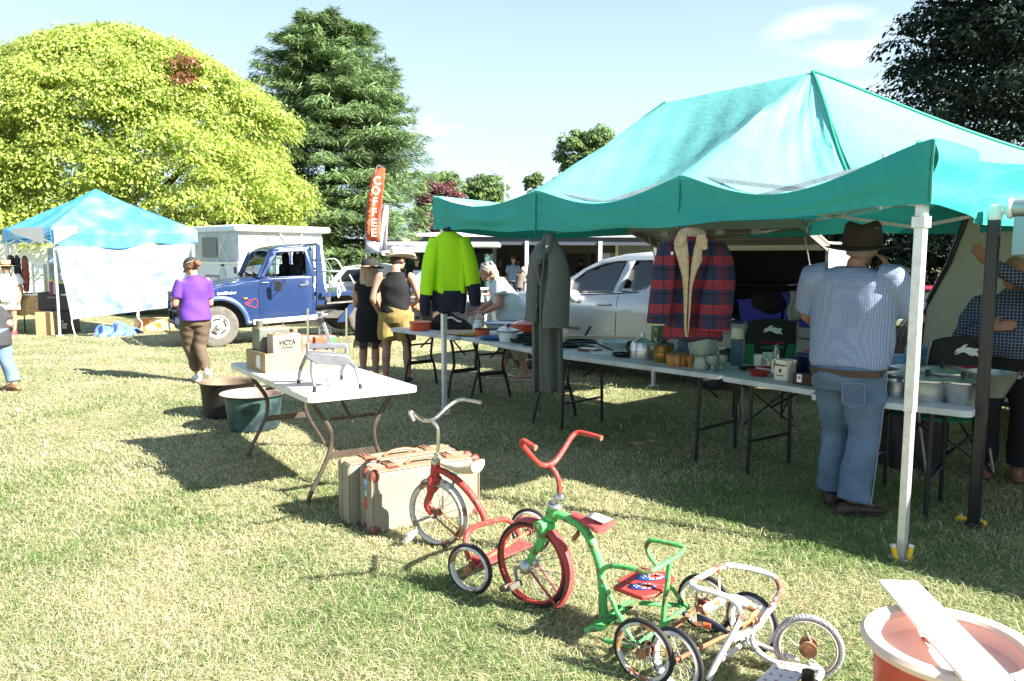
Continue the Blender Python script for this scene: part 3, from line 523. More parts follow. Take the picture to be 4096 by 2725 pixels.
m5 .shirt(mat('washed_black_cotton',(.035,.036,.040),.85),[((0,-.01,.54),.17,.15,0),((0,0,.66),.165,.14,0),('chest',.16,.125,0)],sleeve=.8,sr=(.075,.08),fold=(.005,22,14),sh_=.9);m5 .pants(denim_l,top=(.15,.125),thigh=.092,knee=.075,cuff=.075,ln=.95);m5 .shoe(mat('tan_boot',(.18,.10,.05),.6),mat('boot_sole',(.03,.025,.02)),1.0);m5 .hair(mat('dark_hair',(.05,.032,.022)))
bark=mat('bark',(.10,.075,.055),.9,c2=(.05,.04,.03),sc_=9,bump=.8,bs=30)
def nrm(a):return a/(np.linalg.norm(a,axis=1,keepdims=True)+1e-9)
def trunk(t,pts,r0,r1,limbs,m=bark):
 b=MB();P=cr(pts,5);b.tube(P,[r0,(r0+r1)*.5,r1],10)
 for l in limbs:b.tube(cr(l[0],4),[l[1],l[1]*.25],6)
 return b.obj('trunk',m,t)
def clumps(C,Rr,per,la,lb,base,droop=.5,upw=.8,spread=1.0,flat=.55,seedcol=None):
 n=len(C);k=n*per
 ci=np.repeat(np.arange(n),per);r=np.sqrt(rng.random(k));a=rng.random(k)*2*PI
 Rk=Rr[ci]*(.8+.4*rng.random(k))
 x=np.cos(a)*r*Rk;y=np.sin(a)*r*Rk;z=(flat*(1-r**2)-droop*r**2*.5)*Rk*.6+rng.standard_normal(k)*.10*Rk
 P=C[ci]+np.stack([x,y,z],1)
 out=np.stack([np.cos(a)*r,np.sin(a)*r,np.full(k,upw)],1)
 Nn=nrm(out+rng.standard_normal((k,3))*.33)
 T=np.stack([np.cos(a),np.sin(a),-droop*np.ones(k)],1)+rng.standard_normal((k,3))*.5
 s=.7+.6*rng.random(k)
 return P,Nn,T,la*s,lb*s,ci
def golden():
 Y=25.0;X=-12.2;t=thing('deciduous_tree','broad round tree with golden lime foliage and one dead brown patch','tree',(X,Y,0))
 zz=np.array([1.5,2.6,3.8,5.2,6.5,7.5,8.3,8.9]);rr=np.array([4.7,5.2,5.35,5.1,4.45,3.5,2.3,.5]);zz=zz*.935
 n=2250;z=(1.5+7.4*rng.random(n)**.85)*.935;th=rng.random(n)*2*PI
 keep=(np.sin(th)<.35)|(rng.random(n)<.45);z,th=z[keep],th[keep];n=len(z)
 lump=np.array([mnoise.noise(V((math.cos(a)*3.1,math.sin(a)*3.1,q*.75)))for a,q in zip(th,z)])
 rad=np.interp(z,zz,rr)*(.97+.2*np.maximum(lump,-.35))*(1-.42*rng.random(n)**2.2)
 C=np.stack([X+np.cos(th)*rad,Y+np.sin(th)*rad*.95,z],1)
 P,Nn,T,a,b,ci=clumps(C,.5+.22*rng.random(n),150,.056,.031,None,droop=.9,upw=.75)
 u=rng.random((len(P),1));cu=rng.random(n)[ci][:,None]
 c=np.array([.27,.40,.055])*(1-u)+np.array([.53,.58,.17])*u;c=c*(.75+.4*cu)
 pc=AT(720,262,22.2);d=np.linalg.norm((P-np.array(pc))*np.array([1,.45,.8]),axis=1);br=d<.46
 c[br]=np.array([.24,.11,.055])*(.7+.6*u[br])
 leaves('crown',P,Nn,T,a,b,mat('golden_leaf',(.4,.45,.06),.42,attr='col',trans=.5,spec=.4),t,c)
 trunk(t,[(X,Y,0),(X+.1,Y,1.2),(X-.1,Y,3.5),(X,Y,7.4)],.38,.1,[([(X,Y,1+.3*i),(X+1.6*math.cos(i*1.3),Y+1.6*math.sin(i*1.3),2.2+.4*i),(X+(4.1-.32*i)*math.cos(i*1.3),Y+(3.9-.3*i)*math.sin(i*1.3),2.8+.5*i)],.16)for i in range(9)])
def conifer(name,label,X,Y,Hh,zz,rr,levels,per,quads,cols,la,lb,zmin=.5,droop=.12,lean=0):
 t=thing(name,label,'tree',(X,Y,0));Pl,Nl,Tl,al=[],[],[],[];limbs=[];cu=[]
 for i in range(levels):
  z0=zmin+(Hh-zmin)*(i+.5)/levels
  R0=np.interp(z0,zz,rr)
  for j in range(per):
   a=rng.random()*2*PI;Ln=R0*(.72+.42*rng.random());z0=zmin+(Hh-zmin)*(i+rng.random()*1.6-.3)/levels
   if math.sin(a)>.5 and rng.random()<.5:continue
   q=quads;s=.22+.78*rng.random(q)**.7;wdt=(.5*Ln*(1-.75*s)+.16)*.62
   side=(rng.random(q)*2-1)*wdt
   dx,dy=math.cos(a),math.sin(a)
   dz=-droop*Ln*s**2+.10*Ln*s**3-np.abs(side)*.18+rng.standard_normal(q)*.085
   P=np.stack([X+dx*Ln*s-dy*side,Y+dy*Ln*s+dx*side,z0+dz],1)
   sg=np.sign(side)
   T=np.stack([dx*.8-dy*sg*.7,dy*.8+dx*sg*.7,-.35*np.ones(q)],1)+rng.standard_normal((q,3))*.28
   Nn=np.stack([dx*.25*np.ones(q),dy*.25*np.ones(q),np.ones(q)],1)+rng.standard_normal((q,3))*.4
   Pl.append(P);Tl.append(T);Nl.append(Nn);al.append((.8+.6*rng.random(q)));cu.append(np.full(q,rng.random()))
   if j<3:limbs.append(([(X,Y,z0-.05),(X+dx*Ln*.5,Y+dy*Ln*.5,z0-.06),(X+dx*Ln*.9,Y+dy*Ln*.9,z0-.12*Ln)],.02+.012*R0))
 P=np.concatenate(Pl);T=np.concatenate(Tl);Nn=np.concatenate(Nl);s=np.concatenate(al);cu=np.concatenate(cu)[:,None]
 u=rng.random((len(P),1));c=(np.array(cols[0])*(1-u)+np.array(cols[1])*u)*(.65+.7*cu)
 leaves('crown',P,nrm(Nn),T,la*s,lb*s,mat('needle',(.05,.09,.03),.6,attr='col',trans=.25,spec=.3),t,c)
 trunk(t,[(X,Y,0),(X,Y,Hh*.5),(X+lean,Y,Hh*.97)],.36,.05,limbs)
 return t
golden()
conifer('cedar_tree','tall layered dark green cedar behind the coffee banner',AT(1325,900,31).x,31,10.55,[.4,1.5,3,5,7,8.8,10,11],[3.2,4.5,4.6,4.1,3.4,2.65,1.8,.6],46,13,300,((.10,.175,.065),(.21,.30,.12)),.16,.019)
def clump_tree(name,label,X,Y,C,Rr,per,la,lb,cols,tr=(),r0=.2,top=None,group=None,m=None):
 t=thing(name,label,'tree',(X,Y,0),group=group)
 C=np.array(C);n=len(C)
 P,Nn,T,a,b,ci=clumps(C,np.array(Rr),per,la,lb,None,droop=.35,flat=.8)
 u=rng.random((len(P),1));cu=rng.random(n)[ci][:,None]
 c=(np.array(cols[0])*(1-u)+np.array(cols[1])*u)*(.6+.8*cu)
 leaves('crown',P,Nn,T,a,b,m or mat('needle',(.05,.09,.03)),t,c)
 trunk(t,[(X,Y,0),(X+.1,Y,(top or 4)*.5),(X,Y,top or 4)],r0,r0*.3,tr)
 return t
def shell(cx,cy,cz,rx,ry,rz,n,inner=.35):
 th=rng.random(n)*2*PI;z=rng.random(n)*1.75-.75;q=np.sqrt(np.clip(1-np.clip(z,-1,1)**2,0,1))
 s=1-inner*rng.random(n)**1.6
 return np.stack([cx+rx*q*np.cos(th)*s,cy+ry*q*np.sin(th)*s,cz+rz*z*s],1)
def dark_tree():
 Y=17.0;X=12.0;dk=mat('dark_needle',(.02,.03,.02),.8,attr='col',spec=.08)
 zc=np.array([.4,1.2,2.5,4.0,5.5,7.0,9.0,11.0]);rc=np.array([5.2,5.0,4.4,4.5,3.9,3.0,2.2,.8])
 n=1300;z=.3+10.4*rng.random(n)**1.15;th=rng.random(n)*2*PI;rad=np.interp(z,zc,rc)*(1-.5*rng.random(n)**1.4)*(.85+.3*rng.random(n))
 C=np.stack([X+np.cos(th)*rad,Y+np.sin(th)*rad*.9,z],1)
 limbs=[]
 for i in range(26):
  a=rng.random()*2*PI;z0=1.4+.32*i;Ln=np.interp(z0,zc,rc)*.92
  limbs.append(([(X,Y,z0),(X+math.cos(a)*Ln*.5,Y+math.sin(a)*Ln*.5,z0+.5),(X+math.cos(a)*Ln,Y+math.sin(a)*Ln,z0+.6+.5*rng.random())],.10))
 clump_tree('cypress_tree','tall dark evergreen with bare limbs showing behind the green canopy',X,Y,C,.42+.3*rng.random(n),110,.075,.032,((.012,.022,.014),(.028,.046,.028)),limbs,.3,10.5,m=dk)
dark_tree()
def hedge():
 n=330;x=3.4+11*rng.random(n);C=np.stack([x,15.8+.25*(x-3.4)+1.6*rng.random(n),.2+2.3*rng.random(n)**.9],1)
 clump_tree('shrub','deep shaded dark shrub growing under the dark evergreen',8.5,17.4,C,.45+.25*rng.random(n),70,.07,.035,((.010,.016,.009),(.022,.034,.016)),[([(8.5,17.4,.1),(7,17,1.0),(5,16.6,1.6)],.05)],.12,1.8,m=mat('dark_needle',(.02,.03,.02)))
hedge()
gp=((.075,.14,.045),(.18,.26,.085));grp='pines on the skyline beyond the shed'
def pine(x,y,Y,rx,rz,n,label):
 p=AT(x,y,Y);n*=3;C=np.concatenate([shell(p.x-.25*rx,p.y,p.z-.15*rz,rx*.8,rx,rz*.85,n//2),shell(p.x+.4*rx,p.y,p.z+.1*rz,rx*.62,rx*.8,rz*.85,n//2),shell(p.x,p.y,p.z-rz,rx*1.1,rx,rz*1.2,n//2)]);n=len(C)
 clump_tree('pine_tree',label,p.x,p.y,C,rx*(.14+.26*rng.random(n)**2),60,.15,.05,gp,[([(p.x,p.y,p.z-rz),(p.x+rx*.4*(-1)**i,p.y,p.z+rz*.3*i)],.12)for i in range(3)],.3,p.z+rz*.4,grp)
pine(1757,768,62,1.65,1.55,46,'rounded green pine crown just beyond the cedar edge')
pine(1905,775,66,2.3,1.6,60,'wider green pine crown beside the thin white flagpole')
pine(2345,610,52,1.75,1.75,60,'taller pine crown showing over the slope of the canopy roof')
pine(2135,722,70,.75,.7,20,'small dark pine tip peeping over the canopy edge')
def copper():
 p=AT(1745,880,38);n=110;C=shell(p.x+.3,38,2.9,1.3,1.3,2.2,n)
 clump_tree('copper_leaf_tree','purple leaved tree behind the shed corner',p.x+.3,38,C,.35+.2*rng.random(n),85,.07,.045,((.07,.022,.028),(.17,.07,.07)),(),.15,3)
copper()
def bright():
 p=AT(3310,935,27);n=90;C=shell(p.x,27,2.2,1.9,1.2,1.6,n)
 clump_tree('leafy_tree','sunlit bright green tree beyond the open toolbox lid',p.x,27,C,.35+.2*rng.random(n),70,.08,.05,((.10,.19,.04),(.22,.32,.07)),(),.15,2.2)
bright()
def understorey():
 p=AT(1390,1010,40);n=60;C=shell(p.x,40,1.0,3.2,1.0,1.0,n)
 clump_tree('leafy_tree','low bright bush in the far field past the blue ute',p.x,40,C,.4+.2*rng.random(n),60,.09,.05,((.12,.17,.05),(.25,.27,.10)),(),.1,1.0)
understorey()
CA,CB,CC_=G(3605,2240),G(1778,1660),G(2612,1547)
ce=(CB-CA);CL=ce.length;ce.normalize();cn=(CC_-CB);cn=(cn-ce*cn.dot(ce));CW=cn.length;cn.normalize();UP=V((0,0,1))
def CP(t,d,z):return CA+ce*t+cn*d+UP*z
def ct(x,y,d=0.0):
 """t and z of a pixel on the upright plane d metres behind the front edge"""
 p=PL(x,y,CA+cn*d,cn);return(p-CA).dot(ce),p.z
tealr=mat('canopy_roof_sunwashed',(.15,.48,.45),.5,c2=(.13,.43,.405),sc_=3,bump=.22,bs=14,spec=.5,trans=.05,stretch=(1,1,2.2))  # paler than the valance: sun washout put into the colour, plus real fading
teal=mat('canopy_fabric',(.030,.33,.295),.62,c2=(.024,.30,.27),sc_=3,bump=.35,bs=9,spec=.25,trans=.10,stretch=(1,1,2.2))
alu=mat('aluminium',(.72,.74,.76),.38,.55,c2=(.6,.62,.64),sc_=20)
blackp=mat('black_plastic',(.02,.02,.022),.5)
ylw=mat('yellow_plastic',(.80,.52,.02),.45)
greyst=mat('grey_steel',(.17,.165,.16),.45,.35,c2=(.24,.22,.20),sc_=14)
can=thing('canopy_tent','large teal green pop-up market canopy on white aluminium legs','canopy',CA)
tR,zR=ct(3250,299,CW/2);tL,zL=ct(2662,403,CW/2)
zp=(zR+zL)/2
tc2,tc1=ct(2755,725)[0],ct(2176,782)[0]
LO=0.07
def eave(u):
 t=u*CL;e=2.185
 segs=[(-.1,tc2,.22),(tc2,tc1,.135),(tc1,CL+.1,.11)]
 for a,b,s in segs:
  if a<=t<=b:k=(t-a)/(b-a);base=2.185-.06*math.sin(PI*min(max(t/CL,0),1));return base-s*math.sin(PI*k)**1.15*(1 if a>=0 else(k*1.0)**.25)
 return e
def foldn(u,v):return .006*math.sin(23*u+9*v)+.004*math.sin(51*u-17*v+1.3)+.003*math.sin(90*u+30*v)
def roof_front(front=True):
 def fn(u,v):
  t=-LO+u*(CL+2*LO);uu=t/CL
  top=tR+(tL-tR)*min(max((t-tc2)/(tc1-tc2),0),1)
  d0=-LO if front else CW+LO
  zt=zp;ze=eave(uu)
  a,b=(0,tc2)if t<tc2 else((tc2,tc1)if t<tc1 else(tc1,CL));k=min(max((t-a)/(b-a),0),1)
  if t<tc2:s=(.62 if front else .10)*(1-k)**1.2
  elif t>tc1:s=(.5 if front else .1)*k**1.2
  else:s=.12*math.sin(PI*k)
  tt=t+(top-t)*v;d=d0+(CW/2-d0)*v
  z=ze+(zt-ze)*v-s*math.sin(PI*min(v**.85,1))*(1-v)**.3+foldn(u*2,v)*math.sin(PI*v)*(.8+1.2*v)
  return CP(tt,d,z)
 return fn
def end_z(w):
 return 2.185-.05*math.sin(PI*w)**1.2
def dent(d):return .15*math.exp(-((d-.80)/.26)**2)
def roof_end(right=True):
 def fn(w,v):
  d=-LO+w*(CW+2*LO);t0=-LO+dent(d)*(1-v)**4 if right else CL+LO;top=tR if right else tL
  ze=end_z(min(max(d/CW,0),1));ed=abs(2*w-1);wq=min(max(w,0),1);s=(.62 if right else .5)*(1-wq)**2.2+.10*wq
  dd=d+(CW/2-d)*v;tt=t0+(top-t0)*v
  z=ze+(zp-ze)*v-s*math.sin(PI*min(v**.85,1))*(1-v)**.3
  return CP(tt,dd,z)
 return fn
b=MB();b.grid(roof_front(True),66,26);b.grid(roof_front(False),66,16);b.grid(roof_end(True),36,26);b.grid(roof_end(False),36,16)
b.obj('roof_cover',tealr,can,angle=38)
def val_front(u,v):
 t=-LO+u*(CL+2*LO);uu=min(max(t/CL,0),1);zt=eave(t/CL);zb=1.865-.070*math.sin(PI*uu)+.008*math.sin(31*uu)
 fold=.018*math.sin(PI*v)*math.sin(15*uu+1)+.012*math.sin(7*uu+6*v)*v+.022*math.exp(-((v-.45-.18*math.sin(9*uu))/.14)**2)*math.sin(PI*((uu*3.2)%1))
 seam=-.014*math.exp(-((t-tc1)/.05)**2)-.014*math.exp(-((t-tc2)/.05)**2)
 return CP(t,-LO-.004-fold+seam,zt+(zb-zt)*v)
def val_back(u,v):
 t=-LO+u*(CL+2*LO);zt=eave(t/CL);return CP(t,CW+LO+.004,zt+(1.82-zt)*v+.012*math.sin(17*u)*v)
def val_end(right):
 def fn(w,v):
  d=-LO+w*(CW+2*LO);k=min(max(d/CW,0),1);zt=end_z(k);zb=1.865-.07*math.sin(PI*k)-.02*math.sin(PI*2*k);f=.03*math.sin(PI*v)*math.sin(11*k+.6)+.02*math.sin(5*k+7*v)*math.sin(PI*v)
  return CP((-LO-.004-f*(1-dent(d)/.14)+dent(d))if right else CL+LO+.004+f,d,zt+(zb-zt)*v)
 return fn
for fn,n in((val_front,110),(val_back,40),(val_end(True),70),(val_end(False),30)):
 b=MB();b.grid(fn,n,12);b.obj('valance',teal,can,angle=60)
seam=mat('seam_tape',(.010,.16,.125),.7)
b=MB()
for t in(tc1,tc2):b.tube([CP(t,-LO-.012,eave(t/CL)-.005),CP(t,-LO-.016,2.0),CP(t+.005,-LO-.012,1.86-.08)],.005,5)
b.tube([CP(-LO-.006,-LO-.008,2.17),CP(-LO-.004,-LO-.012,2.02),CP(-LO-.005,-LO-.008,1.88)],.009,6)
b.each('seam',seam,can)
b=MB()
for pk,cr_,fr in((tR,0,1),(tL,CL,0)):
 f=roof_front(True)
 uu=(LO if fr else CL+LO)/(CL+2*LO)
 b.tube([f(uu,k/14)+UP*.006 for k in range(15)],.012,6)
g=roof_end(True)
b.tube([g((CW+LO)/(CW+2*LO),k/14)+UP*.008 for k in range(15)],.014,6)
b.each('hip_binding',mat('hip_tape',(.012,.25,.17),.6),can)
def leg(p,extra=0):
 b=MB();p=V(p);M=axes((0,0,0),ce,cn,UP)
 b.box((p.x,p.y,1.36),(.050,.050,1.12),M);b.box((p.x,p.y,.42),(.042,.042,.80),M);b.box((p.x,p.y,.012),(.10,.10,.018),M)
 b.box((p.x,p.y,1.78),(.07,.07,.06),M)
 return b.obj('leg',alu,can,bevel=.004)
corners=[CP(0,0,0),CP(CL,0,0),CP(CL,CW,0),CP(0,CW,0)]
for p in corners:leg(p)
def truss(a,b_,n):
 b=MB();A,B=V(a),V(b_)
 for i in range(n):
  p,q=A.lerp(B,i/n),A.lerp(B,(i+1)/n)
  b.bar(p+UP*2.13,q+UP*1.87,.013,.03);b.bar(p+UP*1.87,q+UP*2.13,.013,.03)
 return b
for i in range(4):
 o_=ce*(0 if i%2==0 else(.22 if i==3 else-.1));truss(corners[i]+o_,corners[(i+1)%4]+o_,3 if i%2==0 else 2).each('scissor_brace',alu,can)
b=MB()
for tt in(tR,tL):
 P=CP(tt,CW/2,zp-.04);b.bar(P,P-UP*1.0,.04,.04)
 b.bar(CP(tt,0,2.05),CP(tt,CW/2,2.12),.013,.03);b.bar(CP(tt,CW,2.05),CP(tt,CW/2,2.12),.013,.03)
b.bar(CP(tR,CW/2,2.12),CP(tL,CW/2,2.12),.013,.03);b.bar(CP(0,CW/2,2.05),CP(tR,CW/2,2.12),.013,.03);b.bar(CP(CL,CW/2,2.05),CP(tL,CW/2,2.12),.013,.03)
b.each('roof_truss',alu,can)
b=MB()
for tt,dd in((tR,CW/2),(tL,CW/2),(tc2,.02),(tc1,.02),(0,CW/2),(CL,CW/2)):
 p=CP(tt,dd,2.05);b.box(p,(.07,.07,.09),axes((0,0,0),ce,cn,UP))
b.each('joint',blackp,can,bevel=.006)
def peg(p,tilt,label,ln=.085):
 t=thing('tent_peg',label,'tent peg',p,group='yellow tent pegs');p=V(p)
 d=V((tilt[0],tilt[1],1)).normalized();b=MB();b.tube([p-d*.02,p+d*ln],.013,10);b.obj('peg_grip',ylw,t)
 b=MB();b.tube([p+d*ln,p+d*(ln+.014)],.0155,10);b.tube([p+d*.01,p-d*.12],.005,6);b.each('peg_pin',alu,t)
peg(G(3588,2250),(-.25,.1),'upright yellow peg on the camera side of the nearest white leg')
peg(G(3632,2252),(.22,.12),'upright yellow peg beside the grey foot of the nearest white leg')
peg(G(1790,1662),(.3,0),'yellow peg at the foot of the leg carrying the lime jacket',.05)
PA=G(3893,2112);pz=1.90
wht=mat('white_paint',(.78,.79,.80),.35,c2=(.70,.71,.72),sc_=4)
crm=mat('cream_panel',(.42,.44,.37),.4,c2=(.38,.40,.34),sc_=3)
blk=mat('black_paint',(.012,.013,.016),.3,spec=.5)
aw=thing('caravan_awning','roll-out caravan awning on a black square post with white caps','awning',PA)
rail=V((.70,-.714,0));back=V((.714,.70,0));Mx=axes((0,0,0),back,rail,UP)
b=MB();b.box(PA+UP*.93,(.056,.060,1.80),Mx);b.box(PA+UP*.02,(.08,.09,.03),Mx);b.obj('post',blk,aw,bevel=.006)
b=MB();M2=Matrix.Translation(PA+UP*1.87)
b.box(PA+UP*1.855,(.066,.072,.095),Mx);b.bar(PA+UP*1.87+rail*.02,PA+UP*1.875+rail*.06,.05,.05);b.obj('post_cap',wht,aw,bevel=.02,seg=3)
q0=PA+rail*.062+UP*1.88;b=MB();b.tube([q0,q0+rail*.03],.060,20);b.obj('end_cap',wht,aw,bevel=.012)
b=MB();b.tube([q0+rail*.03,q0+rail*4.2],.050,18);b.obj('roller',mat('roller_grey',(.42,.45,.46),.35,.6,c2=(.33,.36,.38),sc_=30,stretch=(30,30,30)),aw)
fab=mat('awning_fabric',(.22,.33,.40),.6,trans=.12)
b=MB();b.grid(lambda u,v:q0+rail*(.27+4.0*u)+back*(.02+2.3*v)+UP*(.06+.42*v-.05*math.sin(PI*v)),20,8);b.obj('fabric',fab,aw)
b=MB();b.grid(lambda u,v:q0+rail*(.045+4.0*u)-back*(.05+.012*math.sin(40*u)*v)-UP*(.05+.21*v),60,4);b.obj('fringe',mat('fringe_vinyl',(.28,.42,.50),.4,trans=.2),aw)
bP=G(4028,2100)
def wheelpeg(x,y,lab):
 p=G(x,y);t=thing('ground_screw',lab,'ground screw',p,group='yellow ground screws by the black post')
 b=MB();b.lathe([(.0,.03),(.022,.03),(.034,.018),(.034,.004),(.028,0)],p,12);b.obj('screw_knob',ylw,t);b=MB();b.tube([p+UP*.026,p+UP*.045],.007,8);b.obj('screw_pin',alu,t)
wheelpeg(*R6(1297,1190),'yellow ground screw on the near side of the black post');wheelpeg(*R6(1433,1222),'yellow ground screw on the far side of the black post')
cv0=V((3.66,6.98,0));cvd=rail
cvn=thing('caravan','cream caravan end wall with black edge trim behind the awning','caravan',cv0)
prof=[(.05,.38),(0,.7),(.02,1.15),(.2,1.55),(.44,2.35),(.7,2.5),(6.2,2.5),(6.3,1.4),(6.1,.38)]
b=MB();b.plate(prof,cv0,cvd,UP,2.2);b.obj('body',crm,cvn,bevel=.02)
b=MB();b.tube([cv0+cvd*(s-.005)+UP*z-back*.008 for s,z in prof],.022,8,closed=True);b.obj('edge_trim',blk,cvn)
b=MB();b.plate([(1.5,1.25),(2.9,1.25),(2.9,1.95),(1.5,1.95)],cv0-back*.012,cvd,UP,.02);b.obj('window',mat('dark_glass',(.015,.02,.025),.08,spec=.6),cvn,bevel=.004)
for s in(3.4,):
 c=cv0+cvd*s+back*.22+UP*.33;b=MB();b.lathe([(.2,-.1),(.33,-.1),(.34,0),(.33,.1),(.2,.1)],c,28,axes((0,0,0),cvd,UP,back));b.obj('wheel',blackp,cvn)
T0=V((-8.89,15.3,0));T1=T0+V((2.2,1.2,0));T3=T0+V((-2.05,1.75,0));T2=T1+(T3-T0)
zt=2.1;pkz=2.98;ctr=(T0+T1+T2+T3)/4
tarp=mat('blue_tarp',(.075,.40,.74),.36,c2=(.20,.54,.80),sc_=1.6,lo=.45,hi=.65,bump=.9,bs=4,spec=.5,trans=.25)
tarpw=mat('white_tarp',(.36,.42,.54),.35,c2=(.26,.36,.56),sc_=4,bump=1.0,bs=9,spec=.5,trans=.3)
tarpd=mat('blue_tarp_deep',(.05,.13,.55),.4,c2=(.07,.20,.62),sc_=3,bump=.8,bs=6,trans=.2)
ten=thing('tarp_stall_tent','pop-up stall tent draped with a bright blue tarpaulin roof','stall tent',T0)
cs=[T0,T1,T2,T3]
def tarp_face(i):
 A,B=cs[i],cs[(i+1)%4]
 def fn(u,v):
  e=A.lerp(B,u);o=(e-ctr).normalized()
  p=e+o*.10;top=ctr
  z0=zt+.03-.06*math.sin(PI*u)
  if v<.22:
   k=1-v/.22;drop=.30*k*(1+.18*math.sin(6*u+i)+.08*math.sin(17*u))if i==0 else .26*k*(1+.2*math.sin(5*u+i))
   if i==3:drop*=(.3+.7*(1-u))
   return p+o*.02*math.sin(20*u)*k+UP*(z0-drop)
  k=(v-.22)/.78;q=p.lerp(top,k)
  return q+UP*(z0+(pkz-z0)*(k**1.12)-.05*math.sin(PI*k)*math.sin(PI*u)+.02*math.sin(14*u+5*k)*math.sin(PI*k))
 return fn
b=MB()
for i in range(4):b.grid(tarp_face(i),26,20)
b.obj('tarp_roof',tarp,ten,angle=50)
b=MB()
for A,B,s,e in((T0,T1,0.0,.16),(T3,T0,.35,1.0)):
 o=V((0,0,0))-((ctr-(A+B)/2).normalized())*.13
 b.grid(lambda u,v:A.lerp(B,s+(e-s)*u)+o+V((-.02,-.05,0))+UP*(zt+.03-.34*v*(1-.7*abs(u-(0 if s==0 else 1)))),12,4)
b.obj('white_valance',mat('white_cloth',(.74,.75,.80),.7),ten)
for p in cs:
 b=MB();b.bar(p,p+UP*1.15,.034,.034);b.bar(p+UP*1.1,p+UP*2.1,.045,.045);b.box(p+UP*.01,(.09,.09,.02));b.obj('leg',alu,ten)
b=MB()
for i in range(4):
 A,B=cs[i],cs[(i+1)%4]
 for k in range(2):
  p,q=A.lerp(B,k/2),A.lerp(B,(k+1)/2);b.bar(p+UP*2.05,q+UP*1.8,.02,.03);b.bar(p+UP*1.8,q+UP*2.05,.02,.03)
b.obj('scissor_brace',alu,ten)
wp=lambda u,v:None
wn=(T1-T0).cross(UP).normalized()
tl,tr_,br,bl=[PL(*R1(*q),T0+wn*.05,wn)for q in((505,640),(1668,640),(1400,1245),(640,1295))]
tr_=T0 .lerp(T1,.99)+UP*1.85;br=T0 .lerp(T1,.86)+UP*.53+wn*.05
def wall(u,v):
 p=tl.lerp(tr_,u).lerp(bl.lerp(br,u),v)
 rip=.03*math.sin(9*u+5*v)+.022*math.sin(23*u-11*v)+.014*math.sin(37*u*v+3)+.03*pn(u*9,v*6,1.0,4.)
 return p+wn*(.04+rip*(.4+.6*v))-UP*.05*math.sin(PI*u)*(1-v)
b=MB();b.grid(wall,60,40)
sw=b.obj('sheet',tarpw,None,angle=60);sw.name='tarp_side_wall';tag(sw,'pale crumpled tarpaulin sheet hung as the side wall of the stall tent','tarpaulin')
def rope(pts,lab,r=.012):
 b=MB();b.tube(cr(pts,4),r,6);o=b.obj('rope',mat('white_rope',(.75,.75,.72),.8),None);tag(o,lab,'rope','white tie ropes of the tarpaulin')
rope([bl+UP*.02,bl+V((.02,0,-.15)),bl+V((.10,-.05,-.35)),G(*R1(690,1450))+UP*.01],'white rope from the lower corner of the pale sheet to the lawn')
m=wall(.61,1.0);rope([m,m+V((0,-.02,-.12)),m+V((.08,0,-.25)),m+V((.02,0,-.42))],'white rope hanging down behind the crumpled blue heap')
m=br;rope([m,m+V((0,0,-.2)),m+V((.03,0,-.4)),m+V((.12,0,-.5))],'white rope by the orange painted box near the ute bumper')
p0=G(*R1(800,1455));p1=G(*R1(1165,1445))
def heap(u,v):
 a=p0 .lerp(p1,u);w=.34*(.55+.45*math.sin(PI*(.12+.8*u)));y=(v-.5)*2
 h=.22*math.exp(-(y*1.4)**2)*(.45+.55*math.sin(PI*u)**.5)*(1+.22*math.sin(13*u+3*y)+.12*math.sin(29*u-7*y))
 if 1-abs(y)<.02:h=.006
 return a+V((.05*math.sin(9*v),.3+y*w+.04*math.sin(19*u),max(h,.004)))
b=MB();b.grid(heap,46,30)
b.grid(lambda u,v:p0+V((-.14+.10*math.cos(2*PI*u)-.1*v,.25+.16*v,.12+.13*math.sin(2*PI*u)*(.8+.2*v)-.04*v)),16,4)
hp=b.obj('folded_tarp',mat('blue_tarp_heap',(.075,.14,.50),.4,c2=(.12,.20,.58),sc_=4,bump=.9,bs=8,spec=.4),None,angle=50);tag(hp,'crumpled spare blue tarpaulin lying in a heap on the lawn','tarpaulin')
def at4(x,y,Y):return AT(*X4(x,y),Y)
tp=T0+V((-.35,.55,0))
st=thing('stall_table','stall table behind the tent leg covered with a camouflage cloth','table',tp)
a0=at4(262,960,15.9);a1=at4(770,960,15.75);zt_=.80
M=axes((0,0,0),(a1-a0).normalized(),UP.cross((a1-a0).normalized()),UP)
a0 .z=a1 .z=0;mid=(a0+a1)/2+V((0,.4,0))
b=MB();b.box(mid+UP*.785,((a1-a0).length+.9,.8,.03),M);b.obj('tabletop',wht,st)
for s in(-.42,.42):
 for d in(-.3,.3):
  p=mid+(a1-a0)*s+V((0,d,0));b=MB();b.tube([p,p+UP*.77],.014,6);b.obj('leg',blackp,st)
cam_m=mat('camouflage',(.40,.28,.15),.85,c2=(.06,.05,.03),sc_=11,lo=.58,hi=.63,det=2)
b=MB();fd=(a1-a0).normalized();fn_=UP.cross(fd)*-1
b.grid(lambda u,v:a0 .lerp(a1,u)+fn_*(.03*v*(1+math.sin(24*u)))+UP*(.803-.42*v-.03*v*math.sin(9*u)),40,6);b.grid(lambda u,v:a0 .lerp(a1,u)-fn_*.5*v+UP*.803,8,2)
o=b.obj('table_cloth',cam_m,None);tag(o,'brown camouflage cloth hanging over the stall table front','tablecloth')
dc=at4(610,955,15.85);dc.z=.805
t=thing('display_case','silver framed glass display case on the camouflage cloth','display case',dc)
b=MB();W_,D_,H_=1.15,.45,.66
W_=(at4(730,900,15.85)-at4(495,900,15.85)).length;H_=.62
for sx in(-1,1):
 for sy in(-1,1):b.bar(dc+V((sx*W_/2,.25+sy*.2,0)),dc+V((sx*W_/2,.25+sy*.2,H_)),.03,.03)
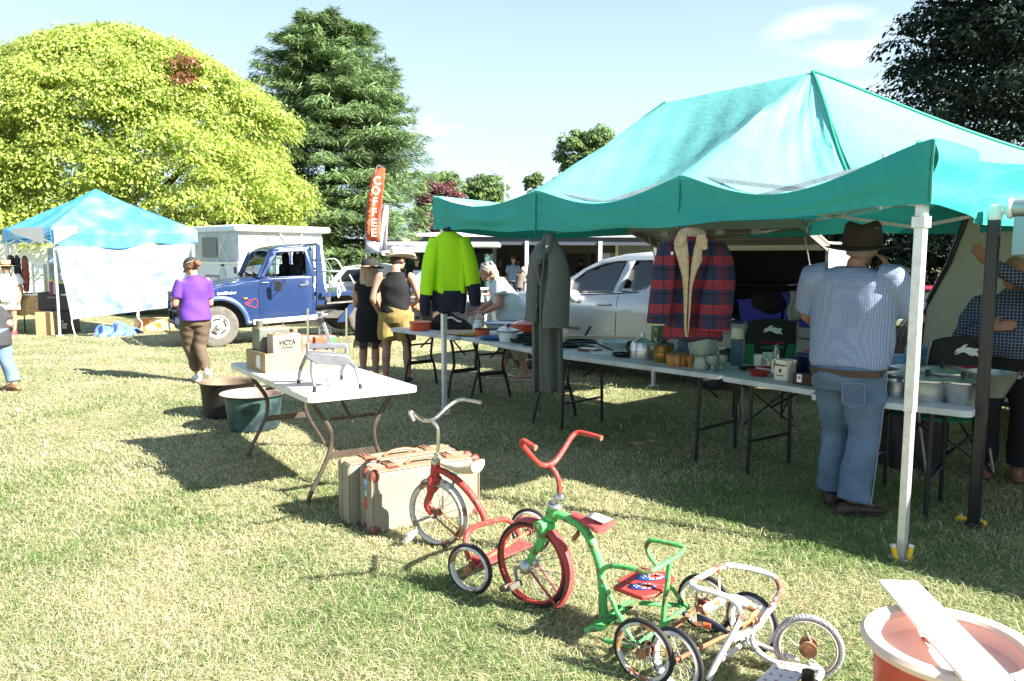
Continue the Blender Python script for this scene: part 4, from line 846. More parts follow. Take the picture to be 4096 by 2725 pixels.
for z in(0,H_):
 for sy in(-1,1):b.bar(dc+V((-W_/2,.25+sy*.2,z)),dc+V((W_/2,.25+sy*.2,z)),.04,.03)
b.box(dc+V((0,.25,H_)),(W_,.4,.02));b.obj('frame',alu,t)
b=MB();b.box(dc+V((0,.25,.3)),(W_-.03,.3,.01));b.box(dc+V((0,.43,.3)),(W_,.01,.58));b.obj('shelf',mat('pale_board',(.55,.58,.5),.6,c2=(.25,.3,.2),sc_=9),t)
b=MB();b.box(dc+V((0,.05,.31)),(W_-.02,.006,.58));b.obj('pane',glass('case_glass',(.9,.95,.95),.3),t)
def flask(x,y,c,lab,hh=.30):
 p=at4(x,y,15.72);p.z=.805;t=thing('flask',lab,'flask',p,group='bullet shaped flasks on the stall table')
 b=MB();b.lathe([(.0,0),(.045,0),(.047,.01),(.047,hh*.68),(.043,hh*.7)],p,14);b.obj('body',mat('flask_'+lab.split()[0],c,.35),t)
 b=MB();b.lathe([(.042,hh*.7),(.044,hh*.75),(.036,hh*.86),(.018,hh*.98),(0,hh)],p,14);b.obj('cap',mat('brass',(.55,.42,.16),.25,.9),t)
flask(785,960,(.22,.05,.04),'red brown bullet shaped flask with brass cap',.36);flask(840,950,(.30,.34,.42),'steel bullet shaped flask half hidden by the tent leg',.33)
flask(908,945,(.03,.035,.03),'black bullet shaped flask with a brass cap',.31);flask(950,945,(.04,.05,.04),'black flask at the sheet edge of the flask row',.30)
def bx(name,lab,cat,c,d,m,rz=0,grp=None,bev=.004):
 b=MB();b.box((0,0,d[2]/2),d);M=Matrix.Translation(V(c))@Matrix.Rotation(rz,4,'Z');b.v=[tuple(M@V(p))for p in b.v]
 o=b.obj(name,m,None,bevel=bev);return tag(o,lab,cat,grp)
card=mat('cardboard',(.42,.27,.14),.85,c2=(.38,.24,.12),sc_=5)
p=at4(720,1440,15.6);p.z=0;bx('cardboard_box','plain cardboard box on the grass under the camouflage cloth','box',p,(.30,.34,.46),card,.1)
p=at4(900,1380,15.9);p.z=0;o=bx('battery_box','black printed carton with white lettering behind the tent leg','box',p,(.62,.4,.46),blackp,.2);
tw=mat('white_print',(.8,.8,.8),.6)
t_=thing('equipment_case','black equipment case stacked on the printed black carton','case',p+UP*.47);b=MB();b.box(p+V((0,0,.66)),(.62,.4,.36));b.obj('shell',mat('case_black',(.03,.03,.035),.4),t_,bevel=.02);b=MB();b.box(p+V((0,-.21,.74)),(.2,.02,.03));b.obj('handle',greyst,t_)
for k,s in enumerate(('12V BATTERY','SMART CHARGER','& JUMP STARTER')):
 text(s,'lettering',tw,o,p+V((.02,-.225,.25-.06*k)),(1,.2,0),UP,.06)
p=G(*R1(1390,1395));o=bx('painted_box','cream box painted with orange fruit by the bullbar','box',p,(.75,.3,.27),mat('fruit_print',(.75,.60,.35),.6,c2=(.75,.22,.04),sc_=5,lo=.5,hi=.56),.1)
for i,(x,y,c)in enumerate(((155,262,(.12,.02,.02)),(250,265,(.02,.02,.035)),(365,268,(.30,.06,.03)))):
 p=at4(x,y,15.9);o=None
 t=thing('hanging_ornament',['short dark red ornament hanging in the blue stall','black patterned ornament hanging in the blue stall','orange and black ornament hanging in the blue stall'][i],'ornament',p,group='ornaments hung under the blue roof')
 b=MB();L_=.25 if i==0 else .75;w_=.07;b.lathe([(.0,-L_),(w_*.7,-L_+.03),(w_,-L_*.6),(w_*.8,-L_*.1),(.02,0)],p,12);b.obj('body',mat('ornament%d'%i,c,.6,c2=(.02,.02,.02),sc_=7),t)
 b=MB();b.tube([p,p+UP*.12],.006,5);b.obj('string',tw,t)
vY=20.5;v0=AT(20,1010,vY);v1=AT(330,1010,vY)
vb=thing('parked_van','plain white van parked behind the blue stall','van',V((-11.8,21.4,0)))
b=MB();b.plate([(-2.6,.35),(2.6,.35),(2.6,1.2),(2.3,2.0),(1.9,2.12),(-2.4,2.12),(-2.6,1.9)],V((-11.8,20.5,0)),V((1,0,0)),UP,1.8);b.obj('body',wht,vb,bevel=.06,seg=3)
b=MB();b.plate([(-.9,1.15),(.6,1.15),(.6,1.75),(-.9,1.75)],V((-11.2,20.49,0)),V((1,0,0)),UP,.03);b.obj('window',mat('van_glass',(.25,.32,.5),.1,spec=.6),vb)
for sx in(-1.6,1.6):
 b=MB();b.lathe([(.1,-.1),(.3,-.1),(.32,0),(.3,.1),(.1,.1)],V((-11.8+sx,20.62,.33)),20,axes((0,0,0),(1,0,0),UP,(0,-1,0)));b.obj('wheel',blackp,vb)
K0=V((-6.28,18.0,0));kl=V((-.707,.707,0));kr=V((.5,.866,0));kr=kl.cross(UP)*-1
if kr.y<0:kr=-kr
cam_=thing('camper_trailer','white pop-top camper with canvas lift roof behind the ute','camper',K0)
ll,lr,zb,zm,zr=4.4,2.3,.35,1.42,2.14
wsid=mat('camper_wall',(.74,.76,.80),.45,bump=.25,bs=14,stretch=(.1,.1,1))
b=MB();b.add([K0+kl*a*ll+kr*c*lr+UP*z for z in(zb,zm)for a,c in((0,0),(1,0),(1,1),(0,1))],[(0,1,2,3),(7,6,5,4),(0,1,5,4),(1,2,6,5),(2,3,7,6),(3,0,4,7)]);b.obj('body',wsid,cam_,bevel=.03)
b=MB();e=.06;b.add([K0+kl*(e+a*(ll-2*e))+kr*(e+c*(lr-2*e))+UP*z for z in(zm,zr)for a,c in((0,0),(1,0),(1,1),(0,1))],[(0,1,5,4),(1,2,6,5),(2,3,7,6),(3,0,4,7)]);b.obj('canvas_skirt',mat('skirt_canvas',(.60,.62,.62),.8,c2=(.52,.54,.52),sc_=3,bump=.5,bs=5),cam_)
b=MB();e=-.10;b.add([K0+kl*(e+a*(ll-2*e))+kr*(e+c*(lr-2*e))+UP*z for z in(zr,zr+.15)for a,c in((0,0),(1,0),(1,1),(0,1))],[(0,1,2,3),(7,6,5,4),(0,1,5,4),(1,2,6,5),(2,3,7,6),(3,0,4,7)]);b.obj('roof',wht,cam_,bevel=.05,seg=3)
def kface(lf):return(K0+(kl*0),kl,-kr)if lf else(K0,kr,-kl)
def krect(name,m,lf,a0,a1,z0,z1,th=.02,off=.012,bev=.006):
 o,d,n=kface(lf);b=MB();p=o+n*off;b.add([p+d*a+UP*z-n*q for q in(0,th+off)for a,z in((a0,z0),(a1,z0),(a1,z1),(a0,z1))],[(0,1,2,3),(7,6,5,4),(0,1,5,4),(1,2,6,5),(2,3,7,6),(3,0,4,7)]);return b.obj(name,m,cam_,bevel=bev)
krect('trim',alu,True,-.01,ll,zm-.04,zm+.02);krect('trim',alu,False,-.01,lr,zm-.04,zm+.02,off=.014)
krect('window_frame',greyst,True,.95,1.75,.50,1.12);krect('window',mat('camper_glass',(.16,.24,.42),.12,spec=.6,c2=(.4,.42,.5),sc_=2),True,1.0,1.7,.55,1.07,off=.02)
o_,d_,n_=kface(True);b=MB();b.lathe([(.17,0),(.17,.02),(.13,.03),(.0,.03)],o_+d_*.78+UP*1.13,20,axes((0,0,0),d_,UP,n_));b.obj('vent',mat('vent_ring',(.5,.55,.62),.5),cam_)
krect('window',mat('mesh_window',(.22,.23,.22),.8),True,1.15,1.95,zm+.12,zr-.12,off=-.045);krect('window',mat('flap_canvas',(.56,.56,.52),.8),False,.8,1.9,zm+.12,zr-.1,off=-.045)
b=MB()
for lf,c in((True,.75),(False,1.35)):
 o_,d_,n_=kface(lf)
 for s in(-1,1):b.bar(o_+n_*.02+d_*(c-.3*s)+UP*(zm+.02),o_+n_*.02+d_*(c+.3*s)+UP*(zr-.03),.02,.03,n_)
b.each('lift_brace',alu,cam_)
b=MB();b.box(K0+kl*.12-kr*.02+UP*1.25,(.05,.05,.14));b.box(K0+kl*.75-kr*.02+UP*1.36,(.08,.05,.04));b.each('marker_lamp',blackp,cam_)
tyre_m=mat('tyre_rubber',(.030,.030,.032),.85,c2=(.055,.052,.048),sc_=10,bump=.5,bs=60)
tyre_d=mat('tyre_dusty',(.13,.12,.105),.9,c2=(.085,.08,.07),sc_=8,bump=.5,bs=50)
darkpl=mat('dark_trim',(.015,.015,.017),.6)
seatm=mat('seat_fabric',(.02,.022,.035),.9)
class Veh:
 def __init__(s,o,u,w,t):s.o,s.u,s.w,s.t=V(o),V(u).normalized(),V(w).normalized(),t
 def p(s,a,b,z):return s.o+s.u*a+s.w*b+UP*z
 def q(s,px,off=0.0):
  h=PL(px[0],px[1],s.o+s.w*off,s.w);d=h-s.o;return d.dot(s.u),d.z
 def side(s,name,m,outline,holes=(),near=True,W=1.6,depth=None,th=.03,parent=None,cuts=True,off=0.0,bevel=0):
  """body side panel bent by depth(s, z): how far the metal stands in from the widest point"""
  b=MB();loops=[list(outline)]+[list(h)for h in holes];flat=[p for l in loops for p in l]
  tris=tessellate_polygon([[V((a,z,0))for a,z in l]for l in loops])
  bm=bmesh.new();vs=[bm.verts.new((a,0,z))for a,z in flat]
  for t in tris:
   try:bm.faces.new([vs[i]for i in t])
   except ValueError:pass
  bmesh.ops.dissolve_limit(bm,angle_limit=.01,verts=bm.verts,edges=bm.edges)
  if cuts:
   z0,z1=min(p[1]for p in flat),max(p[1]for p in flat);a0,a1=min(p[0]for p in flat),max(p[0]for p in flat)
   for k in range(1,int((z1-z0)/.06)+1):bmesh.ops.bisect_plane(bm,geom=bm.verts[:]+bm.edges[:]+bm.faces[:],plane_co=(0,0,z0+k*.06),plane_no=(0,0,1))
   for k in range(1,int((a1-a0)/.2)+1):bmesh.ops.bisect_plane(bm,geom=bm.verts[:]+bm.edges[:]+bm.faces[:],plane_co=(a0+k*.2,0,0),plane_no=(1,0,0))
  bm.verts.index_update();d=depth or(lambda a,z:0)
  vv=[]
  for v in bm.verts:
   k=d(v.co.x,v.co.z)+off;vv.append(s.p(v.co.x,k if near else W-k,v.co.z))
  b.add(vv,[tuple(q.index for q in f.verts)for f in bm.faces]);bm.free()
  o=b.obj(name,m,parent or s.t,angle=40)
  q=o.modifiers.new('solid','SOLIDIFY');q.thickness=th;q.offset=0
  if bevel:q=o.modifiers.new('bevel','BEVEL');q.width=bevel;q.segments=2
  return o
 def cross(s,name,m,prof,w0,w1,parent=None,n=1,depth=None,bevel=0,th=.02,wavy=0):
  """sheet swept across the body along a side profile [(s, z)...]"""
  b=MB();d=depth or(lambda a,z:0);N=8
  vs=[]
  for a,z in prof:
   k=d(a,z)
   for j in range(N+1):t=j/N;vs.append(s.p(a,(w0+k)+(w1-w0-2*k)*t,z+.025*math.sin(PI*t)*wavy))
  fs=[(i*(N+1)+j,i*(N+1)+j+1,(i+1)*(N+1)+j+1,(i+1)*(N+1)+j)for i in range(len(prof)-1)for j in range(N)]
  b.add(vs,fs);o=b.obj(name,m,parent or s.t,angle=40,solid=th);
  if bevel:q=o.modifiers.new('bevel','BEVEL');q.width=bevel
  return o
 def box(s,name,m,a,w,z,parent=None,bevel=.01):
  b=MB();b.add([s.p(i,j,k)for k in z for i,j in((a[0],w[0]),(a[1],w[0]),(a[1],w[1]),(a[0],w[1]))],[(3,2,1,0),(4,5,6,7),(0,1,5,4),(1,2,6,5),(2,3,7,6),(3,0,4,7)])
  return b.obj(name,m,parent or s.t,bevel=bevel)
 def wheel(s,a,z,r,wide,rim_r,w0,rim_m,tm,style,near=True):
  c=s.p(a,w0,z);n=-s.w if near else s.w;M=axes((0,0,0),s.u,UP,n)
  t=bpy.data.objects.new('wheel',None);col.objects.link(t);t.parent=s.t;WM[t.name]=WM[s.t.name]
  b=MB();k=wide
  b.lathe([(rim_r*.98,-k),(r*.90,-k),(r*.985,-k*.85),(r,-k*.5),(r,-.05),(r*.985,.0),(r*.93,.012),(r*.80,.018),(rim_r*1.02,.004),(rim_r*.97,-.03)],c,48,M)
  for i in range(36):
   th=2*PI*i/36;e=s.u*math.cos(th)+UP*math.sin(th);tt=s.u*-math.sin(th)+UP*math.cos(th)
   for q in(-.25,-.75):b.bar(c+e*(r-.004)+n*(k*q-.05*k),c+e*(r+.006)+n*(k*q-.05*k),k*.33,.028,tt)
  b.obj('tyre',tm,t)
  b=MB()
  if style=='steel':
   b.lathe([(rim_r,.0),(rim_r*.97,.008),(rim_r*.9,-.012),(rim_r*.86,-.04),(rim_r*.74,-.03),(rim_r*.50,-.005),(rim_r*.36,-.01),(rim_r*.33,.03),(rim_r*.2,.045),(0,.045)],c,40,M);b.obj('rim',rim_m,t)
   b=MB()
   for i in range(5):
    th=2*PI*i/5+.4;e=s.u*math.cos(th)+UP*math.sin(th);tt=s.u*-math.sin(th)+UP*math.cos(th);q=c+e*rim_r*.66+n*-.008
    b.tube([q-tt*.05*(1-abs(x))-e*.004+tt*x*.06 for x in(-1,1)],.018,8,flat=.5,up=n)
   b.each('rim_slots',blackp,t)
   b=MB();b.lathe([(rim_r*.3,.04),(rim_r*.28,.07),(rim_r*.2,.085),(0,.085)],c,16,M);b.obj('hub',greyst,t)
  else:
   b.lathe([(rim_r,0),(rim_r*.96,.006),(rim_r*.9,-.02),(rim_r*.88,-.09),(0,-.09)],c,40,M)
   for i in range(style):
    th=2*PI*i/style+.2;e=s.u*math.cos(th)+UP*math.sin(th);tt=s.u*-math.sin(th)+UP*math.cos(th)
    b.add([c+e*rim_r*f+tt*h*rim_r+n*g for f,h,g in((.12,-.13,.0),(.12,.13,.0),(.93,.17,-.006),(.93,-.17,-.006),(.12,-.13,-.06),(.12,.13,-.06),(.93,.20,-.07),(.93,-.20,-.07))],[(0,1,2,3),(0,3,7,4),(1,5,6,2)])
   b.lathe([(rim_r*.26,-.04),(rim_r*.24,.006),(rim_r*.1,.014),(0,.014)],c,20,M);b.obj('rim',rim_m,t,bevel=.004)
   b=MB();b.lathe([(rim_r*.86,-.07),(0,-.07)],c,24,M);b.obj('brake',darkpl,t)
  return t
def arch(cx,r,z0,a0,a1,n=12,fl=0.0):
 return[(cx+r*math.cos(R(a0+(a1-a0)*i/n)),z0+r*math.sin(R(a0+(a1-a0)*i/n)))for i in range(n+1)]
BU0=G(*R2(578,1128));ang=R(33);pit=R(1.9)
u_=V((math.cos(ang),math.sin(ang),0));w_=V((-math.sin(ang),math.cos(ang),0));uu_=(u_*math.cos(pit)+UP*math.sin(pit))
bu=thing('utility_truck','dark blue single cab ute with bullbar, white wheels and a flat tray','ute',BU0)
blue=mat('blue_paint',(.009,.028,.098),.28,c2=(.011,.033,.106),sc_=2,spec=.6,coat=.6)
B=Veh(BU0,uu_,w_,bu)
def bq(x,y):return B.q(R2(x,y))
WB=1.50
wz=.355
roof_f,roof_r=bq(855,335),bq(1325,300)
ash=lambda a,z:.02+(.05*(z-1.0)**2*4 if z>.95 else .03*max(0,(.6-z)))+(.12*max(0,-.3-a)**2)
ob=[bq(415,605),bq(640,572),bq(690,560)]
low=[bq(920,925),bq(1385,880)]
win=[bq(1045,352),bq(1285,345),bq(1292,552),bq(1040,560),bq(1022,540)]
fx=bq(415,740)[0]
ar=arch(0,.47,wz,158,2,12)
body_low=[bq(690,566),(bq(412,610)[0],bq(412,610)[1])]
sideo=[bq(1345,560),bq(905,570),bq(640,603),bq(412,640),(bq(412,640)[0]-.03,.80),(bq(412,640)[0]-.02,.62),(-.47,.55)]+ar+[(.50,.33),bq(905,925),bq(1385,882)]
B.side('body_side',blue,sideo,near=True,depth=ash)
WU=1.50
B.side('body_side',blue,sideo,near=False,W=WU,depth=ash)
b_=[bq(900,568),bq(640,600),bq(412,637),(bq(412,640)[0]-.08,.82),(bq(412,640)[0]-.08,.52)]
B.cross('bonnet',blue,b_,.05,WU-.05,depth=ash,wavy=1)
def tum(z):return .03+.17*max(0,z-1.0)
cab=[bq(700,562),bq(870,332),bq(1322,315),bq(1350,560),bq(1300,560),bq(1288,345),bq(1050,350),bq(905,562)]
cabo=[bq(902,568),bq(1000,340),bq(1050,322),bq(1325,312),bq(1368,566)]
wino=[bq(928,560),bq(1055,352),bq(1284,347),bq(1296,560)]
wino=[bq(945,556),bq(1048,356),bq(1284,347),bq(1294,550)]
for nr in(True,False):
 B.side('cab_frame',blue,cabo,[wino],near=nr,W=WU,depth=lambda a,z:ash(a,z)+.0)
rf=[bq(998,350),bq(1030,326),bq(1110,313),bq(1250,306),bq(1325,310),bq(1345,345)]
B.cross('roof',blue,rf,.02,WU-.02,depth=ash,wavy=1.4,th=.04)
bk=[bq(1340,345),bq(1368,560),bq(1372,870)]
B.cross('rear_panel',blue,[bq(1360,520),bq(1372,870)],.03,WU-.03,depth=ash)
B.cross('back_window',glass('ute_glass',(.55,.66,.62),.35),[bq(1342,350),bq(1360,520)],.10,WU-.10,depth=ash,th=.006)
ws=[bq(905,560),bq(1004,348)]
B.cross('windscreen',glass('ute_glass'),[(a-.005,z)for a,z in ws],.09,WU-.09,depth=ash,th=.006)
b=MB()
for w0 in(.05,WU-.05):b.tube([B.p(ws[0][0]-.01,w0+ash(*ws[0]),ws[0][1]),B.p(ws[1][0]-.01,w0+ash(*ws[1]),ws[1][1])],.035,8)
b.each('windscreen_pillar',blue,bu)
B.side('quarter_window',glass('ute_glass'),[bq(945,552),bq(1028,400),bq(1030,553)],near=True,depth=lambda a,z:ash(a,z)+.01,th=.006,cuts=False)
B.side('window',glass('ute_glass'),wino,near=False,W=WU,depth=lambda a,z:ash(a,z)+.01,th=.006,cuts=False)
b=MB();b.bar(B.p(*(lambda q:(q[0],ash(*q),q[1]))(bq(1036,372))),B.p(*(lambda q:(q[0],ash(*q),q[1]))(bq(1036,556))),.02,.03);b.obj('window_divider',darkpl,bu)
door=[bq(898,568),bq(1340,563),bq(1348,640),bq(1345,862),bq(912,888),bq(895,640)]
dr=B.side('door',blue,door,near=True,depth=lambda a,z:ash(a,z)-.014,th=.02,bevel=.008)
b=MB()
def bs(x,y,off=-.03):a,z=bq(x,y);return B.p(a,ash(a,z)+off,z)
b.bar(bs(1238,630,-.035),bs(1298,628,-.035),.02,.03,w_);b.obj('handle',greyst,dr)
b=MB()
for yy in(655,):b.bar(bs(895,yy+8,-.026),bs(1348,yy-12,-.026),.006,.008,w_)
b.bar(bs(905,800,-.024),bs(1346,775,-.024),.004,.006,w_);b.obj('crease',mat('blue_dark',(.015,.045,.15),.3),dr)
b=MB();b.bar(bs(918,600,-.03),bs(970,598,-.03),.004,.07,w_);b.obj('sticker',tw,dr)
b=MB();b.tube([bs(1020,578,-.03),bs(1025,580,-.16),bs(1035,660,-.18)],.008,6);b.tube([bs(1110,575,-.03),bs(1105,610,-.14),bs(1045,672,-.17)],.008,6);b.box(bs(1030,630,-.20),(.12,.03,.17));b.obj('mirror',blackp,bu)
b=MB()
for k in range(5):b.bar(bs(1348,622+8*k,-.006),bs(1378,620+8*k,-.006),.01,.012,w_)
b.obj('air_vent',mat('light_grey',(.45,.46,.48),.5),bu)
a0,z0=bq(1255,560)
for k,w0 in enumerate((.28,.95)):
 t=bpy.data.objects.new('seat',None);col.objects.link(t);t.parent=bu;WM[t.name]=WM[bu.name]
 B.box('cushion',seatm,(a0-.42,a0+.05),(w0,w0+.45),(z0-.32,z0-.12),t,.05);B.box('backrest',seatm,(a0-.02,a0+.12),(w0,w0+.45),(z0-.18,z0+.22),t,.05);B.box('headrest',seatm,(a0+.02,a0+.11),(w0+.1,w0+.36),(z0+.20,z0+.42),t,.04)
B.box('dashboard',darkpl,(bq(925,560)[0],bq(925,560)[0]+.30),(.1,WU-.1),(z0-.3,z0+.0),bevel=.04)
b=MB();q=bq(985,500);b.torus(B.p(q[0]+.10,1.02,z0+.06),(uu_*.8+UP*.6),.18,.014);b.obj('steering_wheel',blackp,bu)
b=MB();b.bar(B.p(bq(1010,385)[0],.62,bq(1010,385)[1]),B.p(bq(1010,385)[0],.85,bq(1010,385)[1]),.02,.07);b.obj('rear_view_mirror',blackp,bu)
b=MB()
for k,w0 in enumerate((.3,.85)):b.tube([B.p(ws[0][0]-.03,w0,ws[0][1]+.01),B.p(ws[0][0]+.06,w0+.45,ws[0][1]+.11)],.008,6)
b.each('wiper',blackp,bu)
b=MB();fl=[(-.56,.60)]+arch(0,.50,wz,150,5,14)+[bq(838,930)]
b.tube([B.p(a,-.03,z)for a,z in fl],.045,8);b.obj('wheel_flare',mat('flare_blue',(.05,.09,.2),.4),bu)
b=MB();b.tube([bs(855,930,-.05),bs(1405,900,-.05)],.045,8);b.obj('side_step',wht,bu)
b=MB();b.bar(bs(770,727,-.02),bs(800,726,-.02),.02,.045,w_);b.obj('indicator',mat('amber_lens',(.9,.30,.03),.2),bu)
b=MB();a1=bq(412,700)[0]-.16
for z in(.42,.62,.80,.92):b.tube([B.p(a1+.02,.0,z-.02),B.p(a1-.10,.12,z),B.p(a1-.12,WU-.12,z),B.p(a1+.02,WU,z-.02)],.032,8)
for w0 in(.12,.5,WU-.5,WU-.12):b.tube([B.p(a1-.10,w0,.36),B.p(a1-.13,w0,.65),B.p(a1-.10,w0,.95)],.03,8)
b.tube([B.p(a1+.25,-.02,.45),B.p(a1-.02,.0,.45),B.p(a1-.02,.0,.88),B.p(a1+.16,.02,.92)],.03,8);b.obj('bullbar',blackp,bu)
B.box('bumper',darkpl,(a1-.08,a1+.30),(.04,WU-.04),(.33,.58));B.box('number_plate',mat('plate_blue',(.15,.2,.5),.5),(a1-.15,a1-.14),(.35,.72),(.40,.52))
B.box('underbody',darkpl,(-.5,2.6),(.25,WU-.25),(.28,.55));B.box('wheel_well',darkpl,(-.45,.45),(.12,WU-.12),(.35,.80))
white_rim=mat('white_rim',(.78,.78,.76),.45,c2=(.62,.61,.58),sc_=8)
wr=B.wheel(0,wz,.355,.22,.20,.02,white_rim,tyre_d,'steel');B.wheel(0,wz,.355,.22,.20,WU-.02,white_rim,tyre_d,'steel',False)
ra=B.q(R2(1812,945))[0]
B.wheel(ra,wz,.355,.22,.20,.02,white_rim,tyre_d,'steel');B.wheel(ra,wz,.355,.22,.20,WU-.02,white_rim,tyre_d,'steel',False)
hb=bq(1400,560)[0];zt0=bq(1470,688)[1]
b=MB()
for w0 in(-.02,WU+.02):
 o_,i_=(hb-.06,.35),(hb+.05,.35)
 b.plate([(hb-.07,.62),(hb+.12,.62),(hb+.10,zt0),(hb+.02,bq(1410,300)[1]),(hb-.02,bq(1410,285)[1]),(hb-.05,bq(1390,300)[1])],B.p(0,w0+(.0 if w0<1 else .05),0),uu_,UP,.05)
zh=bq(1410,285)[1]-.02
b.bar(B.p(hb-.03,0,zh),B.p(hb-.03,WU,zh),.05,.05);b.bar(B.p(hb-.03,0,zt0+.42),B.p(hb-.03,WU,zt0+.42),.04,.04)
for k in range(1,6):b.bar(B.p(hb-.03,WU*k/6,zt0),B.p(hb-.03,WU*k/6,zh),.02,.02)
b.obj('headboard',blue,bu,bevel=.008)
B.box('tray',blue,(hb+.0,hb+2.25),(-.10,WU+.10),(zt0-.10,zt0-.02));
b=MB()
for k in range(5):b.bar(B.p(hb+.15+.5*k,-.08,zt0-.02),B.p(hb+.15+.5*k,-.08,zt0-.20),.05,.03)
b.bar(B.p(hb+.1,-.09,zt0-.22),B.p(hb+2.2,-.09,zt0-.20),.02,.03);b.obj('rope_rail',greyst,bu)
b=MB();b.plate([(ra-.62,.28),(ra-.45,.28),(ra-.10,zt0-.12),(ra-.25,zt0-.12)],B.p(0,-.05,0),uu_,UP,.02);b.obj('mudflap_stay',blue,bu)
b=MB();b.tube([B.p(1.9,.2,.42),B.p(2.4,.2,.40),B.p(2.6,.3,.36)],.06,8);b.box(B.p(2.15,.12,.42),(.5,.1,.14));b.obj('fuel_tank',greyst,bu)
def on_side(s,name,m,x,y,size,sp=1.0,shear=.2):
 text(s,name,m,bu,bs(x,y,-.042),uu_,UP,size,depth=.004,shear=shear,bold=.002)
on_side('LandCruiser','badge',tw,622,678,.065)
b=MB();pg=[(782,770),(805,760),(815,740),(835,750),(852,735),(880,742),(888,768),(880,800),(862,805),(845,795),(825,790),(800,782),(782,770)]
b.tube(cr([bs(x,y,-.024)for x,y in pg],3),.0045,5);b.tube([bs(800,765,-.024),bs(815,772,-.024),bs(840,760,-.024)],.004,5);b.tube([bs(790,776,-.024),bs(812,786,-.024)],.004,5);b.obj('pig_drawing',mat('red_line',(.65,.05,.06),.5),bu)
gir=mat('green_iron',(.10,.22,.15),.6,c2=(.05,.08,.06),sc_=12);wir=mat('white_iron',(.62,.64,.60),.6,c2=(.3,.35,.3),sc_=14)
def iron_chair(x,y,lab,m,sc_2,face):
 a,z=bq(x,680);t=thing('garden_chair',lab,'chair',B.p(a,.4,zt0-.02),group='cast iron garden chairs on the ute tray');o=B.p(a,.4,zt0-.02);e=V((math.cos(face),math.sin(face),0));f=V((-math.sin(face),math.cos(face),0))
 b=MB();b.lathe([(.0,.36),(.19,.36),(.20,.375),(.19,.385),(0,.385)],o,20);b.obj('seat',m,t)
 b=MB();
 for k in range(11):
  th=PI*k/10;b.tube([o-e*.17+f*.19*math.cos(th)*.25+UP*.40,o-e*.24+f*.19*math.cos(th)+UP*(.46+.42*math.sin(th)**.7)],.011,5)
 b.tube([o-e*.24+f*.2*math.cos(PI*k/16)+UP*(.45+.44*math.sin(PI*k/16)**.7)for k in range(17)],.02,6)
 for rr in(.45,.75):b.tube([o-e*.215+f*.2*rr*math.cos(PI*k/12)+UP*(.44+.42*rr*math.sin(PI*k/12)**.7)for k in range(13)],.013,5)
 b.obj('backrest',m,t)
 for i,j in((1,1),(1,-1),(-1,1),(-1,-1)):b=MB();b.tube(cr([o+e*.14*i+f*.14*j+UP*.36,o+e*.10*i+f*.10*j+UP*.2,o+e*.19*i+f*.19*j],4),.011,6);b.obj('leg',m,t)
 for j in(1,-1):b=MB();b.tube(cr([o-e*.22+f*.19*j+UP*.58,o+e*.02+f*.24*j+UP*.60,o+e*.16+f*.18*j+UP*.38],5),.012,6);b.obj('armrest',m,t)
iron_chair(1420,680,'dark lace backed iron chair against the ute headboard',darkpl,1,.3)
iron_chair(1500,680,'green iron garden chair with pierced back on the ute tray',gir,1,.1)
iron_chair(1600,680,'green and white iron garden chair roped at the tray edge',wir,1,.2)
b=MB()
for x in(1560,1715):b.tube(cr([bs(x-25,560,.2),bs(x-8,640,.0),bs(x+5,690,-.12),bs(x-12,740,-.13),bs(x-20,690,-.12),bs(x-10,660,-.1)],5),.012,5)
o=b.obj('rope',mat('rope_white',(.62,.68,.62),.9),None);tag(o,'pale rope tied over the tray edge holding the iron chairs','rope')
S0=G(2097,1476);S1=G(2816,1560);su=(S1-S0).normalized();swd=UP.cross(su)
if swd.y<0:swd=-swd
sl=thing('utility_truck','silver extra cab ute with an aluminium service body lifted open at the side','ute',S0)
silv=mat('silver_paint',(.50,.53,.57),.26,.35,c2=(.47,.49,.50),sc_=2,spec=.6,coat=.5)
dust=silv
A_=Veh(S0,su,swd,sl);SW=1.62
def sq(f,x,y):return A_.q(f(x,y))
wzs=.325;wbs=(S1-S0).length
dep=lambda a,z:.03+.55*max(0,z-.92)**1.5*.9+.05*max(0,.55-z)+.10*max(0,-.25-a)**1.5
zs_b=sq(R3,1795,680)[1]
P_hood=sq(R3,1100,655);P_apil=sq(R3,1400,530);P_roofc=sq(R3,1600,405);P_roof2=sq(R3,1890,362);P_rr=sq(R4,520,395);P_rb=sq(R4,455,1075)
P_nose=(P_hood[0]-.78,P_hood[1]-.12)
ar2=arch(0,.42,wzs,178,4,12)
outl=[(P_nose[0]-.05,.45),(P_nose[0]-.10,.62),(P_nose[0]-.02,P_nose[1])]+[(P_nose[0]+.3,P_nose[1]+.05),P_hood,sq(R3,1392,545)]+[sq(R3,1470,478),P_roofc,sq(R3,1720,372),P_roof2,sq(R4,300,368),sq(R4,480,372),P_rr,(P_rr[0]+.02,P_rr[1]-.3),(P_rb[0]+.06,.52),(P_rb[0]+.02,.36),(.46,.33)]+list(reversed(ar2))
outl=[(a,z)for a,z in outl]
w1=[sq(R3,1398,683),sq(R3,1404,570),sq(R3,1500,488),sq(R3,1620,432),sq(R3,1740,410),sq(R3,1822,406),sq(R3,1760,678)]
w2=[sq(R3,1828,674),sq(R3,1862,480),sq(R3,1890,404),sq(R4,350,402),sq(R4,415,425),sq(R4,428,480),sq(R4,400,600),sq(R4,350,648),sq(R4,280,660)]
for nr in(True,False):A_.side('body_side',silv,outl,[w1,w2],near=nr,W=SW,depth=dep,th=.03)
A_.cross('roof',silv,[sq(R3,1560,440),P_roofc,sq(R3,1720,378),P_roof2,sq(R4,300,372),sq(R4,480,376),P_rr,(P_rr[0]+.02,P_rr[1]-.3),(P_rb[0]+.05,.5)],.0,SW,depth=dep,wavy=1.5,th=.04)
